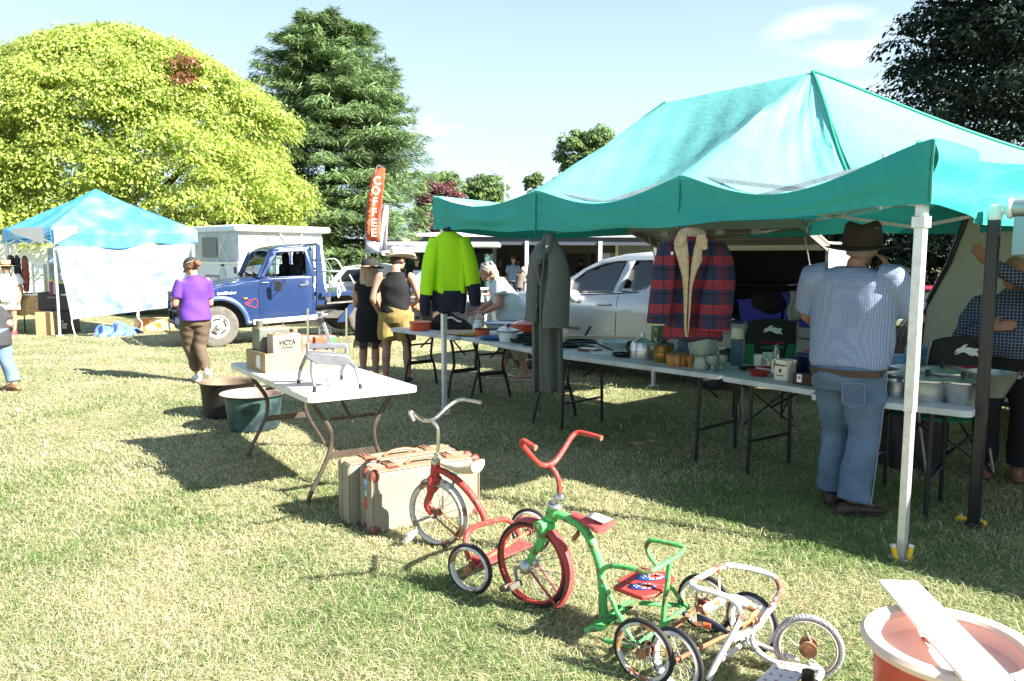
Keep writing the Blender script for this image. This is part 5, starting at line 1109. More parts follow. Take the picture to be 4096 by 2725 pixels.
A_.cross('bonnet',silv,[(P_nose[0]-.06,.45),(P_nose[0]-.08,.62),(P_nose[0]-.02,P_nose[1]),(P_nose[0]+.3,P_nose[1]+.05),P_hood,sq(R3,1392,548)],.0,SW,depth=dep,wavy=1.6)
tg=glass('tinted_glass',(.05,.09,.14),.35)
A_.cross('windscreen',tg,[sq(R3,1400,540),sq(R3,1500,478),sq(R3,1600,425)],.06,SW-.06,depth=dep,th=.006)
for nr in(True,False):
 A_.side('window',tg,w1,near=nr,W=SW,depth=lambda a,z:dep(a,z)+.012,th=.006);A_.side('window',glass('privacy_glass',(.03,.045,.065),.3),w2,near=nr,W=SW,depth=lambda a,z:dep(a,z)+.012,th=.006)
def ss(f,x,y,off=-.02):a,z=sq(f,x,y);return A_.p(a,dep(a,z)+off,z)
b=MB();b.tube(cr([ss(R3,x,y,-.012)for x,y in((1885,385),(1812,690),(1800,860),(1793,1075))],4),.006,5);b.tube(cr([ss(R3,x,y,-.012)for x,y in((1395,690),(1390,860),(1420,1050))],4),.005,5);b.tube([ss(R3,1400,690,-.014),ss(R3,1815,682,-.014),ss(R4,300,668,-.014)],.008,5);b.obj('panel_gap',darkpl,sl)
b=MB();b.tube(cr([ss(R3,1370,1045,-.02),ss(R3,1480,1028,-.03),ss(R3,1790,1040,-.03),ss(R4,350,1050,-.03)],4),.012,6);b.obj('side_moulding',mat('dusty_silver',(.42,.38,.30),.6,c2=(.5,.46,.38),sc_=4),sl)
b=MB();b.bar(ss(R3,1648,772,-.035),ss(R3,1755,772,-.035),.03,.035,swd);b.obj('handle',silv,sl,bevel=.008)
b=MB();mcl=ss(R3,1465,700,-.10);b.ball(mcl,(.09,.06,.085),14,8);o=b.obj('mirror',mat('white_mirror',(.8,.8,.8),.3),sl)
text('MEMBER','sticker',tw,sl,ss(R4,205,650,-.02),su,UP,.042,depth=.002,bold=.001)
bt=mat('bronze_badge',(.35,.18,.10),.35,.7)
text('Colorado','badge',bt,sl,ss(R3,1440,964,-.03),su,UP,.055,depth=.004,shear=.3,bold=.002);text('Holden','badge',bt,sl,ss(R3,1375,962,-.03),su,UP,.045,depth=.004,bold=.001)
for a_ in(P_apil[0]+.75,P_apil[0]+1.45):
 for w0 in(.22,.95):
  t=bpy.data.objects.new('seat',None);col.objects.link(t);t.parent=sl;WM[t.name]=WM[sl.name]
  A_.box('backrest',seatm,(a_,a_+.14),(w0,w0+.45),(.55,1.08),t,.05);A_.box('headrest',seatm,(a_+.03,a_+.12),(w0+.1,w0+.36),(1.08,1.30),t,.04);A_.box('cushion',seatm,(a_-.4,a_+.05),(w0,w0+.45),(.45,.62),t,.05)
A_.box('dashboard',darkpl,(P_apil[0]-.1,P_apil[0]+.28),(.12,SW-.12),(.6,zs_b+.02),bevel=.04)
b=MB();b.torus(A_.p(P_apil[0]+.42,1.1,zs_b+.05),su*.85+UP*.5,.17,.014);b.obj('steering_wheel',blackp,sl)
A_.box('underbody',darkpl,(-.5,wbs+.7),(.2,SW-.2),(.28,.5));A_.box('wheel_well',darkpl,(-.4,.4),(.1,SW-.1),(.33,.74))
alr=mat('alloy_rim',(.52,.50,.45),.35,.6,c2=(.42,.40,.36),sc_=9)
for a_ in(0,wbs):
 A_.wheel(a_,wzs,.325,.2,.215,.03,alr,tyre_m,7);A_.wheel(a_,wzs,.325,.2,.215,SW-.03,alr,tyre_m,7,False)
ta0=P_rr[0]+.06;ta1=sq(R4,1880,900)[0];zt2=sq(R4,1150,930)[1];ztop=sq(R4,1120,300)[1]+.04
chk=mat('checker_plate',(.55,.56,.56),.35,.7,c2=(.45,.46,.46),sc_=30,bump=.8,bs=120)
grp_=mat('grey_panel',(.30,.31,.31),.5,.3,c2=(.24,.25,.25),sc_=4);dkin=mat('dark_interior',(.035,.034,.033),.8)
A_.box('tray_floor',grp_,(ta0,ta1),(-.02,SW+.06),(zt2-.12,zt2));A_.box('side_skirt',grp_,(ta0,ta1),(.0,.03),(zt2-.30,zt2-.125))
A_.box('rear_wall',dkin,(ta0+.02,ta1-.02),(SW-.1,SW+.04),(zt2,ztop));A_.box('front_wall',dkin,(ta0,ta0+.03),(0,SW),(zt2,ztop));A_.box('end_wall',chk,(ta1-.03,ta1+.02),(0.0,SW+.04),(zt2,ztop-.03));A_.box('top',chk,(ta0,ta1),(.0,SW+.05),(ztop,ztop+.03))
A_.box('inner_shelf',dkin,(ta0+.05,ta1-.05),(.75,SW-.12),(zt2+.42,zt2+.44));A_.box('lid_rail',mat('old_alu',(.42,.39,.33),.4,.6),(ta0,ta1),(-.01,.05),(ztop-.07,ztop-.002))
A_.p
hx0,hx1=ta0-.05,ta1+.02
lid_w,lid_r=.86,R(14)
li=A_.p(hx0,-.02,ztop+.02);d_out=(-swd*math.cos(lid_r)+UP*math.sin(lid_r));nn=su.cross(d_out)
b=MB();b.add([li+su*a+d_out*c+nn*e for e in(0,.03)for a,c in((0,0),(hx1-hx0,0),(hx1-hx0,lid_w),(0,lid_w))],[(3,2,1,0),(4,5,6,7),(0,1,5,4),(1,2,6,5),(2,3,7,6),(3,0,4,7)]);lid=b.obj('lid',mat('lid_alu',(.40,.37,.30),.42,.5,c2=(.33,.31,.26),sc_=5),sl)
b=MB()
for a,c0,c1 in((0.02,.0,lid_w),(hx1-hx0-.02,.0,lid_w)):b.bar(li+su*a+d_out*c0-nn*.05*(1 if nn.z>0 else-1),li+su*a+d_out*c1-nn*.05*(1 if nn.z>0 else-1),.025,.10,nn)
b.bar(li+su*.02+d_out*lid_w-nn*.04*(1 if nn.z>0 else-1),li+su*(hx1-hx0-.02)+d_out*lid_w-nn*.04*(1 if nn.z>0 else-1),.02,.09,nn)
for c in(.25,.5):b.bar(li+su*.05+d_out*c-nn*.02*(1 if nn.z>0 else-1),li+su*(hx1-hx0-.05)+d_out*c-nn*.02*(1 if nn.z>0 else-1),.04,.03,nn)
b.obj('frame',mat('old_alu',(.42,.39,.33),.4,.6),lid)
b=MB()
for a in(.45,(hx1-hx0)*.55,hx1-hx0-.5):b.box(li+su*a+d_out*(lid_w-.06)-nn*.10*(1 if nn.z>0 else-1),(.09,.04,.05),axes((0,0,0),su,d_out,nn))
b.each('latch',alu,lid)
b=MB()
for a in(.06,hx1-hx0-.12):
 p,q=li+su*a+d_out*lid_w*.6,A_.p(hx0+a,.03,zt2+.25);m=p.lerp(q,.45);b.tube([p,m],.007,6);b.tube([m,q],.013,8)
b.each('gas_strut',alu,sl)
b=MB();q=A_.p(ta1-.13,-.03,zt2-.33);b.box(q,(.12,.06,.17),axes((0,0,0),su,swd,UP));b.obj('tail_lamp',mat('red_lens',(.55,.02,.02),.2),sl,bevel=.01)
A_.box('mudguard',grp_,(ta1-.28,ta1-.02),(-.01,.3),(zt2-.48,zt2-.13))
b=MB();b.bar(A_.p(wbs-.62,.02,zt2-.12),A_.p(wbs-.40,.02,.34),.05,.03);b.obj('mudflap_stay',grp_,sl)
navy=mat('blue_tub',(.015,.025,.28),.4)
def tub(x0,x1,y0,y1,lab,rim):
 p=sq(R4,(x0+x1)/2,y1)[0];wd=sq(R4,x1,y1)[0]-sq(R4,x0,y1)[0];hh=sq(R4,x0,y0)[1]-sq(R4,x0,y1)[1]
 o=A_.p(p,.28,zt2);t=thing('storage_tub',lab,'tub',o,group='blue storage tubs in the service body')
 b=MB();rs=[]
 for k,(s,z)in enumerate(((.86,0),(1,hh*.95),(1.06,hh*.95),(1.06,hh))):rs.append([o+su*wd/2*s*i+swd*.2*s*j+UP*z for i,j in((-1,-1),(1,-1),(1,1),(-1,1))])
 b.rings(rs);b.obj('body',navy,t,bevel=.012)
 if rim:b=MB();b.box(o+UP*(hh+.012),(wd*1.1,.44,.03),axes((0,0,0),su,swd,UP));b.obj('lid',mat('tub_lid',(.55,.6,.7),.5),t,bevel=.01)
 return o,hh,wd
to,th_,tw_=tub(1120,1500,715,915,'lower blue tub with a pale lid edge and black bag on it',False)
to2,th2,tw2=tub(1490,1790,650,930,'taller blue tub with a grey towel hung over it',False)
b=MB();b.grid(lambda u,v:to+su*(.09+.24*math.cos(2*PI*u)*math.sin(PI*v)*(.9+.12*math.sin(5*u*PI)))-swd*(.14+.13*math.sin(2*PI*u)*math.sin(PI*v))+UP*(th_+.02-.12*math.cos(PI*v)*(1+.2*math.sin(9*u))-.05),24,14,True);o=b.obj('cloth_bag',mat('black_cloth',(.006,.006,.007),.95),None);tag(o,'shapeless black bag slumped over the front of the lower blue tub','bag')
b=MB();b.grid(lambda u,v:to2+su*(-.10+.16*u+.02*math.sin(7*v))-swd*(.235+.012*math.sin(12*u))+UP*(th2+.02-.34*v*(1-.12*u)),12,8);o=b.obj('towel',mat('grey_towel',(.30,.29,.27),.95,bump=.4,bs=200),None,solid=.012);tag(o,'grey towel hanging down the taller blue tub','towel')
corr=mat('corrugated_steel',(.46,.48,.50),.45,.4,c2=(.40,.42,.44),sc_=2);fas=mat('shaded_fascia',(.065,.075,.095),.5);dkw=mat('shade_wall',(.30,.29,.285),.8,c2=(.27,.26,.255),sc_=2)  # fascia colour darkened to stand in for shade on the shed front
SY=28.0
def sx(x,Y=SY):return AT(x,1000,Y).x
def sz(y,x=2100,Y=SY):return AT(x,y,Y).z
shed=thing('shed','low grey corrugated servery shed with open hatches behind the stalls','shed',(sx(2100),SY,0))
def cwall(x0,x1,z0,z1,Y,amp=.012,pitch_=.076,nm='wall',m=corr,parent=None):
 n=max(4,int((x1-x0)/pitch_*4));b=MB();b.grid(lambda u,v:V((x0+(x1-x0)*u,Y+amp*math.sin(2*PI*(x0+(x1-x0)*u)/pitch_),z0+(z1-z0)*v)),n,1);return b.obj(nm,m,parent or shed,angle=80,solid=.004)
zf0,zf1=sz(985),sz(938);L0,L1=sx(1880),sx(2140);R0,R1_=sx(2232),sx(2462);E0,E1=sx(1800),sx(2760);zh=sz(968);cz=sz(1108)
cwall(E0,L0-.1,0,zh+.05,SY);cwall(L1+.08,R0-.08,0,zh+.05,SY);cwall(R1_+.08,E1,0,zh+.05,SY);cwall(L0-.1,L1+.08,0,cz-.03,SY)
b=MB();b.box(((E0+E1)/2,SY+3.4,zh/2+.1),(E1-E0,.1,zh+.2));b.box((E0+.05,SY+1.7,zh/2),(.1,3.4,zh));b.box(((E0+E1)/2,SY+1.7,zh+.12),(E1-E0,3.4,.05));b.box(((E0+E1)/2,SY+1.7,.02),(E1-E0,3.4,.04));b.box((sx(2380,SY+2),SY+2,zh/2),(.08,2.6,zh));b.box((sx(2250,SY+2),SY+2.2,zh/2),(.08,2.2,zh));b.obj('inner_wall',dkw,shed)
b=MB()
for x in(L0-.04,L1+.04,R0-.04,R1_+.04):b.box((x,SY-.03,zh/2),(.09,.1,zh))
for x0,x1 in((L0,L1),(R0,R1_)):b.box(((x0+x1)/2,SY-.03,zh+.03),(x1-x0+.16,.1,.08))
b.obj('opening_frame',mat('frame_white',(.62,.64,.62),.5),shed)
b=MB()
n=12;b.grid(lambda u,v:V((R0+(R1_-R0)*u,SY+.05+.012*math.sin(2*PI*v*6),zh-.36*v)),1,48);b.box(((R0+R1_)/2,SY+.04,zh-.38),(R1_-R0,.03,.03));b.obj('roller_door',mat('door_brown',(.075,.065,.06),.6),shed)
b=MB();b.box(((L0+L1)/2,SY-.12,cz),(L1-L0+.3,.5,.04));b.obj('counter',mat('counter_steel',(.5,.54,.6),.35,.5),shed)
b=MB();b.box((sx(1978,SY+1.4),SY+1.4,zh/2),(.14,.14,zh));b.obj('inner_post',mat('frame_white',(.62,.64,.62),.5),shed)
PY=SY-2.2;zb=AT(2107,962,PY).z
b=MB();b.box(((E0+E1)/2,PY,zb-.02),(E1-E0+1.4,.12,.26));b.obj('beam',fas,shed);b=MB();b.box(((E0+E1)/2,PY-.09,zb+.155),(E1-E0+1.8,.13,.09));b.obj('gutter',mat('gutter_pale',(.55,.55,.54),.5),shed)
b=MB();x0,x1=E0-.9,E1+.9;b.grid(lambda u,v:V((x0+(x1-x0)*u,PY-.12+8*v,zb+.2+.018*math.sin(2*PI*(x0+(x1-x0)*u)/.09)+.28*v)),int((x1-x0)/.09*4),1);b.obj('roof',corr,shed,angle=80)
for x in(2107,2400):
 px_=AT(x,1000,PY).x;b=MB();b.box((px_,PY-.08,zb/2-.05),(.12,.06,zb+.05));b.obj('post',mat('post_white',(.66,.68,.74),.5),shed)
b=MB();b.box((sx(2415,SY+3.3),SY+3.33,zh*.62),(.5,.04,1.0));b.obj('back_window',mat('sky_window',(.75,.8,.9),.2),shed,bevel=.01)
def person_far(x,ytop,Y,shirt,skin_hat,lab,lean=0,hair=(.3,.2,.12),hat=None,arms=True,bot=1.02):
 """small figure at the servery, one smooth body with clothes and hair or hat over it"""
 p=AT(x,ytop,Y);h=p.z;o=V((p.x,Y,0));t=thing('person',lab,'person',o)
 sk=mat('far_skin',(.45,.25,.17),.6)
 k=h/1.72;f=V((0,1,0));sd=V((1,0,0));b=MB()
 hip=o+UP*.92*k;sh=hip+V((lean,.0,.50*k));hd=sh+V((lean*.35,.02,.22*k))
 b.ball(hd,(.085*k,.1*k,.115*k),14,10);b.tube([sh,hd],.05*k,8)
 for s in(-1,1):
  b.tube([sh+sd*.17*s*k,sh+sd*.24*s*k-UP*.26*k+f*.05,sh+sd*.14*s*k-UP*.40*k+f*.28],[.05*k,.042*k,.03*k],8);b.tube([hip+sd*.09*s*k,hip+sd*.1*s*k-UP*.45*k,o+sd*.1*s*k+UP*.04],[.085*k,.06*k,.04*k],8)
 b.obj('body',sk,t)
 b=MB();b.rings([[c+sd*a*math.cos(2*PI*i/16)*k+f*d*math.sin(2*PI*i/16)*k for i in range(16)]for c,a,d in((hip-UP*.08*k,.20,.14),(hip+UP*.1*k,.18,.135),(hip.lerp(sh,.7),.20,.14),(sh-UP*.02*k,.19,.10),(sh+UP*.05*k,.07,.06))])
 for s in(-1,1):b.tube([sh+sd*.17*s*k,sh+sd*.25*s*k-UP*.22*k+f*.04],[.07*k,.062*k],10)
 b.obj('shirt',shirt,t);b=MB()
 for s in(-1,1):b.tube([hip+sd*.09*s*k,hip+sd*.1*s*k-UP*.45*k,o+sd*.1*s*k+UP*.06],[.105*k,.08*k,.065*k],10)
 b.obj('trousers',mat('far_trousers',(.05,.055,.07),.8),t)
 if hat:b=MB();b.lathe([(.19*k,0),(.10*k,.01),(.095*k,.09*k),(.05*k,.11*k),(0,.11*k)],hd+UP*.06*k,18);b.obj('hat',mat('far_hat_%d'%x,hat,.8),t)
 else:b=MB();b.ball(hd+UP*.03*k-f*.015,(.092*k,.1*k,.1*k),14,8);b.obj('hair',mat('far_hair_%d'%x,hair,.9),t)
 return t
chk_b=mat('blue_check_far',(.17,.26,.42),.8,c2=(.28,.36,.50),sc_=30)
person_far(1928,1042,26.3,mat('blue_shirt_far',(.03,.16,.55),.8),0,'person in a vivid blue shirt and straw sunhat at the servery',hat=(.55,.38,.18))
person_far(2053,1032,26.6,chk_b,0,'person in a blue checked shirt and dark cap at the counter',hat=(.07,.06,.06))
person_far(2076,1072,25.2,mat('taupe_far',(.16,.13,.115),.8),0,'person with white hair and taupe shirt bending at the counter',lean=.10,hair=(.75,.73,.70))
person_far(2120,1045,29.6,mat('black_far',(.015,.015,.018),.8),0,'server in black standing inside the hatch',hair=(.3,.15,.08))
person_far(2072,1040,29.4,mat('black_far',(.015,.015,.018),.8),0,'person in a dark wide hat in the shade of the hatch',hat=(.03,.028,.028))
person_far(2001,1050,29.3,mat('brown_far',(.06,.05,.035),.8),0,'person in a yellowish hat deep in the hatch shade',hat=(.35,.24,.08))
person_far(2326,1040,29.7,mat('black_far',(.015,.015,.018),.8),0,'shadowed person in the half lowered roller door opening',hair=(.02,.02,.02))
for i,(x,c,lab)in enumerate(((2112,(.6,.03,.02),'red sauce bottle by the server, nearer the post'),(2122,(.65,.04,.02),'red sauce bottle between two others on the counter'),(2131,(.55,.02,.02),'red sauce bottle farthest from the post'),(2092,(.05,.3,.06),'green bottle on the counter beside the post'))):
 p=AT(x,1104,SY);p.z=cz+.02;t=thing('bottle',lab,'bottle',p,group='bottles along the servery counter');b=MB();b.lathe([(0,0),(.033,0),(.035,.1),(.02,.14),(.012,.17),(0,.17)],p,10);b.obj('body',mat('sauce%d'%i,c,.4),t)
brk=mat('red_brick',(.22,.085,.06),.9,c2=(.15,.06,.045),sc_=6)
p0=AT(1940,1140,20);bp_=thing('brick_pillar','low red brick pillar with a pale cap beside the white gate','pillar',(p0 .x,20,0));zt_=AT(1940,1140,20).z;b=MB()
for r in range(int(zt_/.086)):
 for k in range(3):b.box((p0 .x-.22+.22*k+(.05 if r%2 else-.05),20,.043+.086*r),(.205,.5,.074))
b.obj('bricks',brk,bp_);b=MB();b.box((p0 .x,20.01,zt_/2),(.6,.46,zt_));b.obj('mortar',mat('mortar',(.3,.28,.25),.9),bp_);b=MB();b.box((p0 .x,20,zt_+.02),(.74,.58,.05));b.obj('cap',mat('cap_stone',(.5,.38,.28),.8),bp_)
gt=thing('metal_gate','white tubular gate with zigzag bars by the brick pillar','gate',AT(1900,1340,15));gm_=mat('gate_white',(.75,.75,.75),.5)
gz=lambda x,y:AT(*R3(x,y),15)
b=MB()
for a in(((560,700),(745,680)),((555,790),(740,760)),((560,910),(740,905))):b.tube([gz(*a[0]),gz(*a[1])],.014,6)
for a in(((620,690),(620,920)),((655,690),(655,920)),((565,700),(565,920))):b.tube([gz(*a[0]),gz(*a[1])],.014,6)
b.obj('frame',gm_,gt);b=MB();b.tube([gz(*q)for q in((655,900),(690,700),(725,910))],.012,6);b.tube([gz(*q)for q in((672,910),(700,830),(715,905),(735,840))],.012,6);b.obj('zigzag_bars',gm_,gt)
TY=17.5
cf=thing('coffee_trailer','white coffee trailer with its serving flap raised','food trailer',AT(1680,1300,TY))
ax0,ax1=AT(1560,1000,TY).x,AT(1800,1000,TY).x;zr_=AT(1680,985,TY).z;b=MB()
fl0=AT(1465,1015,TY-.9)
b.add([V((AT(1465,1010,TY-1).x,TY-1.0,AT(1600,1012,TY-1).z)),V((ax1,TY-1.0,AT(1600,1004,TY-1).z)),V((ax1,TY+.1,zr_-.02)),V((AT(1560,1010,TY).x,TY+.1,zr_-.02))],[(0,1,2,3)]);b.obj('flap',mat('flap_grey',(.55,.57,.60),.5),cf,solid=.03)
b=MB();b.box(((ax0+ax1)/2+.5,TY+1.1,zr_+.04),(ax1-ax0+1.2,2.0,.11));b.obj('roof',wht,cf,bevel=.04)
b=MB();b.box(((ax0+ax1)/2+.5,TY+1.9,1.0),(ax1-ax0+.8,.05,1.3));b.box((ax1+.8,TY+1,1.0),(.05,1.9,1.3));b.box((ax0+.1,TY+1,1.0),(.05,1.9,1.3));b.obj('inner_wall',mat('teal_wall',(.05,.16,.16),.7,c2=(.02,.03,.03),sc_=4,lo=.45,hi=.5),cf)
b=MB();b.box(((ax0+ax1)/2+.5,TY+.1,.55),(ax1-ax0+.8,.06,.62));b.obj('front_panel',mat('trailer_white',(.55,.6,.66),.4,c2=(.35,.12,.08),sc_=3,lo=.55,hi=.6),cf);b=MB();b.box(((ax0+ax1)/2+.5,TY-.05,.88),(ax1-ax0+.8,.35,.04));b.obj('counter',wht,cf)
for sx_ in(.6,1.7):
 b=MB();b.lathe([(.1,-.08),(.28,-.08),(.3,0),(.28,.08),(.1,.08)],V((ax0+sx_,TY-.02,.3)),20,axes((0,0,0),(1,0,0),UP,(0,-1,0)));b.obj('wheel',blackp,cf)
rb=[AT(*X1(x,y),TY+.2)for x,y in((690,1010),(755,1010),(755,1035),(690,1035))]
t=thing('hanging_sign','small white menu card hung in the coffee trailer hatch','sign',rb[0]);b=MB();b.add(rb,[(0,1,2,3)]);b.obj('card',tw,t,solid=.01)
p=AT(*X1(745,1090),TY+.6);person_far(*X1(745,1010),TY+.6,mat('black_far',(.015,.015,.018),.8),0,'barista in black inside the coffee trailer',hair=(.05,.04,.03))
p=AT(*X1(775,1160),TY-.1);bx('menu_board','pale blue board standing on the coffee trailer counter','board',(p.x,TY-.05,.9),(.28,.03,.38),mat('board_blue',(.35,.52,.70),.5))
def feather(lab,pts_l,pts_r,Y,m,words=None,mw=None,base=None):
 n=len(pts_l);l=[AT(*X1(*q),Y)for q in pts_l];r=[AT(*X1(*q),Y)for q in pts_r];g=V((l[0].x+.05,Y,0))
 t=thing('feather_banner',lab,'banner flag',(l[-1].x,Y,0));b=MB();vs=[]
 for k in range(n):
  for j in range(7):q=l[k].lerp(r[k],j/6);vs.append(q+V((0,.035*math.sin(j*1.1+k*.8),0)))
 b.add(vs,[(k*7+j,k*7+j+1,(k+1)*7+j+1,(k+1)*7+j)for k in range(n-1)for j in range(6)]);b.obj('flag',m,t,solid=.006,angle=60)
 b=MB();b.tube(cr([V((l[-1].x-.01,Y+.02,0)),l[-1]+V((-.01,.02,0)),l[n//2]+V((-.01,.02,0)),l[1]+V((-.01,.02,0)),l[0]+V((0,.02,.02)),r[0]+V((-.02,.02,.02))],5),.018,6);b.obj('pole',greyst,t)
 return t,l,r
orange=mat('banner_orange',(.62,.15,.06),.7,c2=(.55,.12,.05),sc_=2,trans=.25);bwh=mat('banner_white',(.78,.74,.76),.7,trans=.3)
LL=[(372,84),(330,88),(290,135),(268,200),(250,330),(240,450),(232,560),(226,660),(222,750),(220,835),(216,948)]
RR=[(418,92),(417,110),(416,150),(412,200),(400,330),(390,450),(380,560),(373,660),(366,750),(360,850),(356,950)]
t,l,r=feather('orange feather banner lettered COFFEE with a white foot',LL[:10],RR[:10],16.5,orange)
b=MB();b.add([AT(*X1(*q),16.49)for q in((220,832),(290,850),(360,868),(356,950),(216,948))],[(0,1,2,3,4)]);b.obj('white_foot',bwh,t,solid=.006)
lw=mat('letter_white',(.85,.82,.8),.6)
for ch,(x,y)in zip('COFFEE',((338,222),(323,325),(314,440),(305,550),(303,662),(300,765))):text(ch,'lettering',lw,t,AT(*X1(x,y),16.42),(1,0,.0),UP,.235,depth=.006,bold=.003)
feather('plain white feather banner beside the orange one',[(415,468),(395,480),(380,520),(374,600),(368,700),(364,800),(360,942)],[(440,475),(452,485),(452,520),(450,600),(446,700),(442,800),(436,945)],16.9,bwh)
fpX=AT(2021,760,46);t=thing('flagpole','thin white flagpole against the sky beyond the shed','flagpole',(fpX.x,46,0));b=MB();b.tube([V((fpX.x,46,0)),AT(2021,570,46)],[.05,.035],8);b.obj('pole',wht,t);b=MB();b.box(AT(2021,568,46),(.12,.05,.08));b.obj('finial',wht,t)
t=thing('parked_car','pale hatchback half hidden behind the woman in black','car',AT(1440,1130,17));cc=AT(1450,1130,19)
V1=Veh(V((cc.x-.9,19,0)),(1,0,0),(0,1,0),t);V1 .side('body',mat('pale_car',(.6,.62,.62),.3,coat=.4),[(-.2,.3),(-.2,.7),(.1,.95),(.45,1.32),(1.2,1.4),(2.4,1.2),(2.6,.8),(2.6,.3)],near=True,th=.05);V1 .cross('shell',mat('pale_car',(.6,.62,.62)),[(-.2,.3),(-.2,.7),(.1,.95),(.45,1.32),(1.2,1.4),(2.4,1.2)],0,1.5);V1 .side('window',mat('dark_glass',(.015,.02,.025)),[(.3,.98),(.55,1.26),(1.2,1.3),(1.2,.98)],near=True,th=.01,off=-.04)
for a_ in(.2,2.2):V1 .wheel(a_,.3,.3,.18,.19,.0,alr,tyre_m,7)
t=thing('timber_post','weathered leaning timber post beyond the white hat','post',AT(1625,985,24));p=AT(*X1(630,900),24);q=AT(*X1(645,855),24);b=MB();b.bar(V((p.x-.3,24,0)),q+V((0,0,.1)),.2,.2);b.obj('shaft',mat('old_timber',(.4,.34,.28),.9),t)
t=thing('farm_fence','pale blue panelled farm structure far beyond the iron chairs','fence',AT(1400,1100,32));b=MB()
for x in(1372,1380,1388,1396):q=AT(x,1085,32);b.box((q.x,32,.65),(.07,.05,1.3))
b.obj('panel',mat('fence_blue',(.35,.50,.58),.7),t);b=MB();q=AT(1402,1085,32);b.box((q.x,32,.7),(.10,.1,1.5));b.obj('post',mat('old_timber',(.4,.34,.28)),t)
def stand(name,lab,cat,x,y,Y):p=AT(x,y,Y);p.z=0;return thing(name,lab,cat,p),p
bY=14;t,p=stand('wheelie_bin','dark wheelie bin with a red lid in the shade','bin',*X8(650,1100),bY);zt_=AT(*X8(650,965),bY).z;wb_=.33;b=MB()
b.rings([[p+V((i*wb_*s,j*wb_*s,z))for i,j in((-1,-1),(1,-1),(1,1),(-1,1))]for s,z in((.8,.05),(1,zt_-.02),(1.06,zt_-.02),(1.06,zt_))]);b.obj('body',mat('bin_grey',(.03,.035,.042),.5),t,bevel=.02);b=MB();b.box(p+UP*(zt_+.03),(.72,.74,.06));b.obj('lid',mat('bin_red',(.35,.01,.03),.45),t,bevel=.02)
b=MB();b.lathe([(.04,0),(.065,0),(.065,.006),(.04,.006)],p+V((-.17,-.33,zt_-.25)),20,axes((0,0,0),(1,0,0),UP,(0,-1,0)));b.box(p+V((-.17,-.335,zt_-.37)),(.13,.006,.03));b.obj('emblem',mat('emblem_pale',(.5,.55,.6),.6),t)
for sgn in(-1,1):b=MB();b.lathe([(0,-.03),(.1,-.03),(.1,.03),(0,.03)],p+V((sgn*.2,.33,.1)),14,axes((0,0,0),(0,1,0),UP,(1,0,0)));b.obj('wheel',blackp,t)
t,p=stand('bollard','cream timber bollard with a red band by the bin','bollard',*X8(735,1150),13.4);zt_=AT(*X8(752,995),13.4).z;b=MB();b.lathe([(.058,0),(.058,zt_-.02),(.04,zt_),(0,zt_)],p,14);b.obj('post',mat('bollard_cream',(.50,.45,.30),.7),t);b=MB();b.lathe([(.0605,zt_-.12),(.0605,zt_-.07)],p,14);b.obj('band',mat('band_red',(.45,.03,.02),.6),t)
a,c=AT(*X8(560,1325),12.6),AT(*X8(1130,1345),12.2);t=thing('painted_log','thick log barrier painted white and faded red','log barrier',(a.x,12.6,0));m_=a.lerp(c,.52)
for q0_,q1_,m,nm in((a-V((.6,0,0)),m_,wht,'white_section'),(m_,c+V((.8,0,0)),mat('faded_red',(.42,.12,.11),.8,c2=(.50,.20,.18),sc_=12,bump=.6,bs=60),'red_section')):b=MB();b.tube([q0_,q1_],.12,14);b.obj(nm,m,t)
for k in(.1,.5,.9):q=a.lerp(c,k);b=MB();b.tube([V((q.x,q.y+.02,0)),q],.08,8);b.obj('support',mat('old_timber',(.4,.34,.28)),t)
tr0=AT(*X8(720,1400),10);t=thing('box_trailer','low trailer with a fat black tyre and checker plate toolbox','trailer',(tr0 .x,10,0))
wc=AT(*X7(565,640),10.0);rr_=.44;ax=(V((.55,-.83,0))).normalized();cx_=V((wc.x,wc.y,rr_));Mw=axes((0,0,0),UP,ax.cross(UP)*-1,ax)
xx_=UP.cross(ax).normalized();Mw=axes((0,0,0),xx_,UP,xx_.cross(UP))
tyo=bpy.data.objects.new('wheel',None);col.objects.link(tyo);tyo.parent=t;WM[tyo.name]=WM[t.name]
b=MB();b.lathe([(rr_*.55,-.13),(rr_*.86,-.14),(rr_*.97,-.12),(rr_,-.08),(rr_,.08),(rr_*.97,.12),(rr_*.86,.14),(rr_*.55,.13)],cx_,44,Mw)
zz_=xx_.cross(UP)
for k in range(40):
 th=2*PI*k/40;e=xx_*math.cos(th)+UP*math.sin(th)
 for q in(-.08,0,.08):b.bar(cx_+e*(rr_-.004)+zz_*q,cx_+e*(rr_+.008)+zz_*q,.06,.045,zz_)
b.obj('tyre',tyre_m,tyo);b=MB();b.lathe([(rr_*.56,.12),(rr_*.5,.05),(rr_*.2,.04),(0,.06)],cx_,24,Mw);b.obj('rim',greyst,tyo)
b0,b1=AT(*X7(690,500),8.9),AT(*X7(1090,540),8.3);hb_=.42;d=(b1-b0);d.z=0;ln=d.length+.5;d.normalize();pn_=UP.cross(d);b=MB();c_=V((b0 .x,b0 .y,b0 .z-hb_/2))+d*ln/2+pn_*.3;b.box(c_,(ln,.6,hb_),axes((0,0,0),d,pn_,UP));tb=b.obj('toolbox',chk,t,bevel=.01);b=MB();b.box(c_+UP*(hb_/2-.02),(ln+.02,.62,.08),axes((0,0,0),d,pn_,UP));b.obj('lid',chk,tb,bevel=.006);b=MB();b.box(c_-d*(ln/2-.12)-pn_*.31+UP*.08,(.07,.03,.16),axes((0,0,0),d,pn_,UP));b.obj('latch',greyst,tb)
b=MB();b.box(c_-UP*(hb_/2+.08)+d*.1,(ln+1.2,.9,.10),axes((0,0,0),d,pn_,UP));b.obj('chassis',darkpl,t)
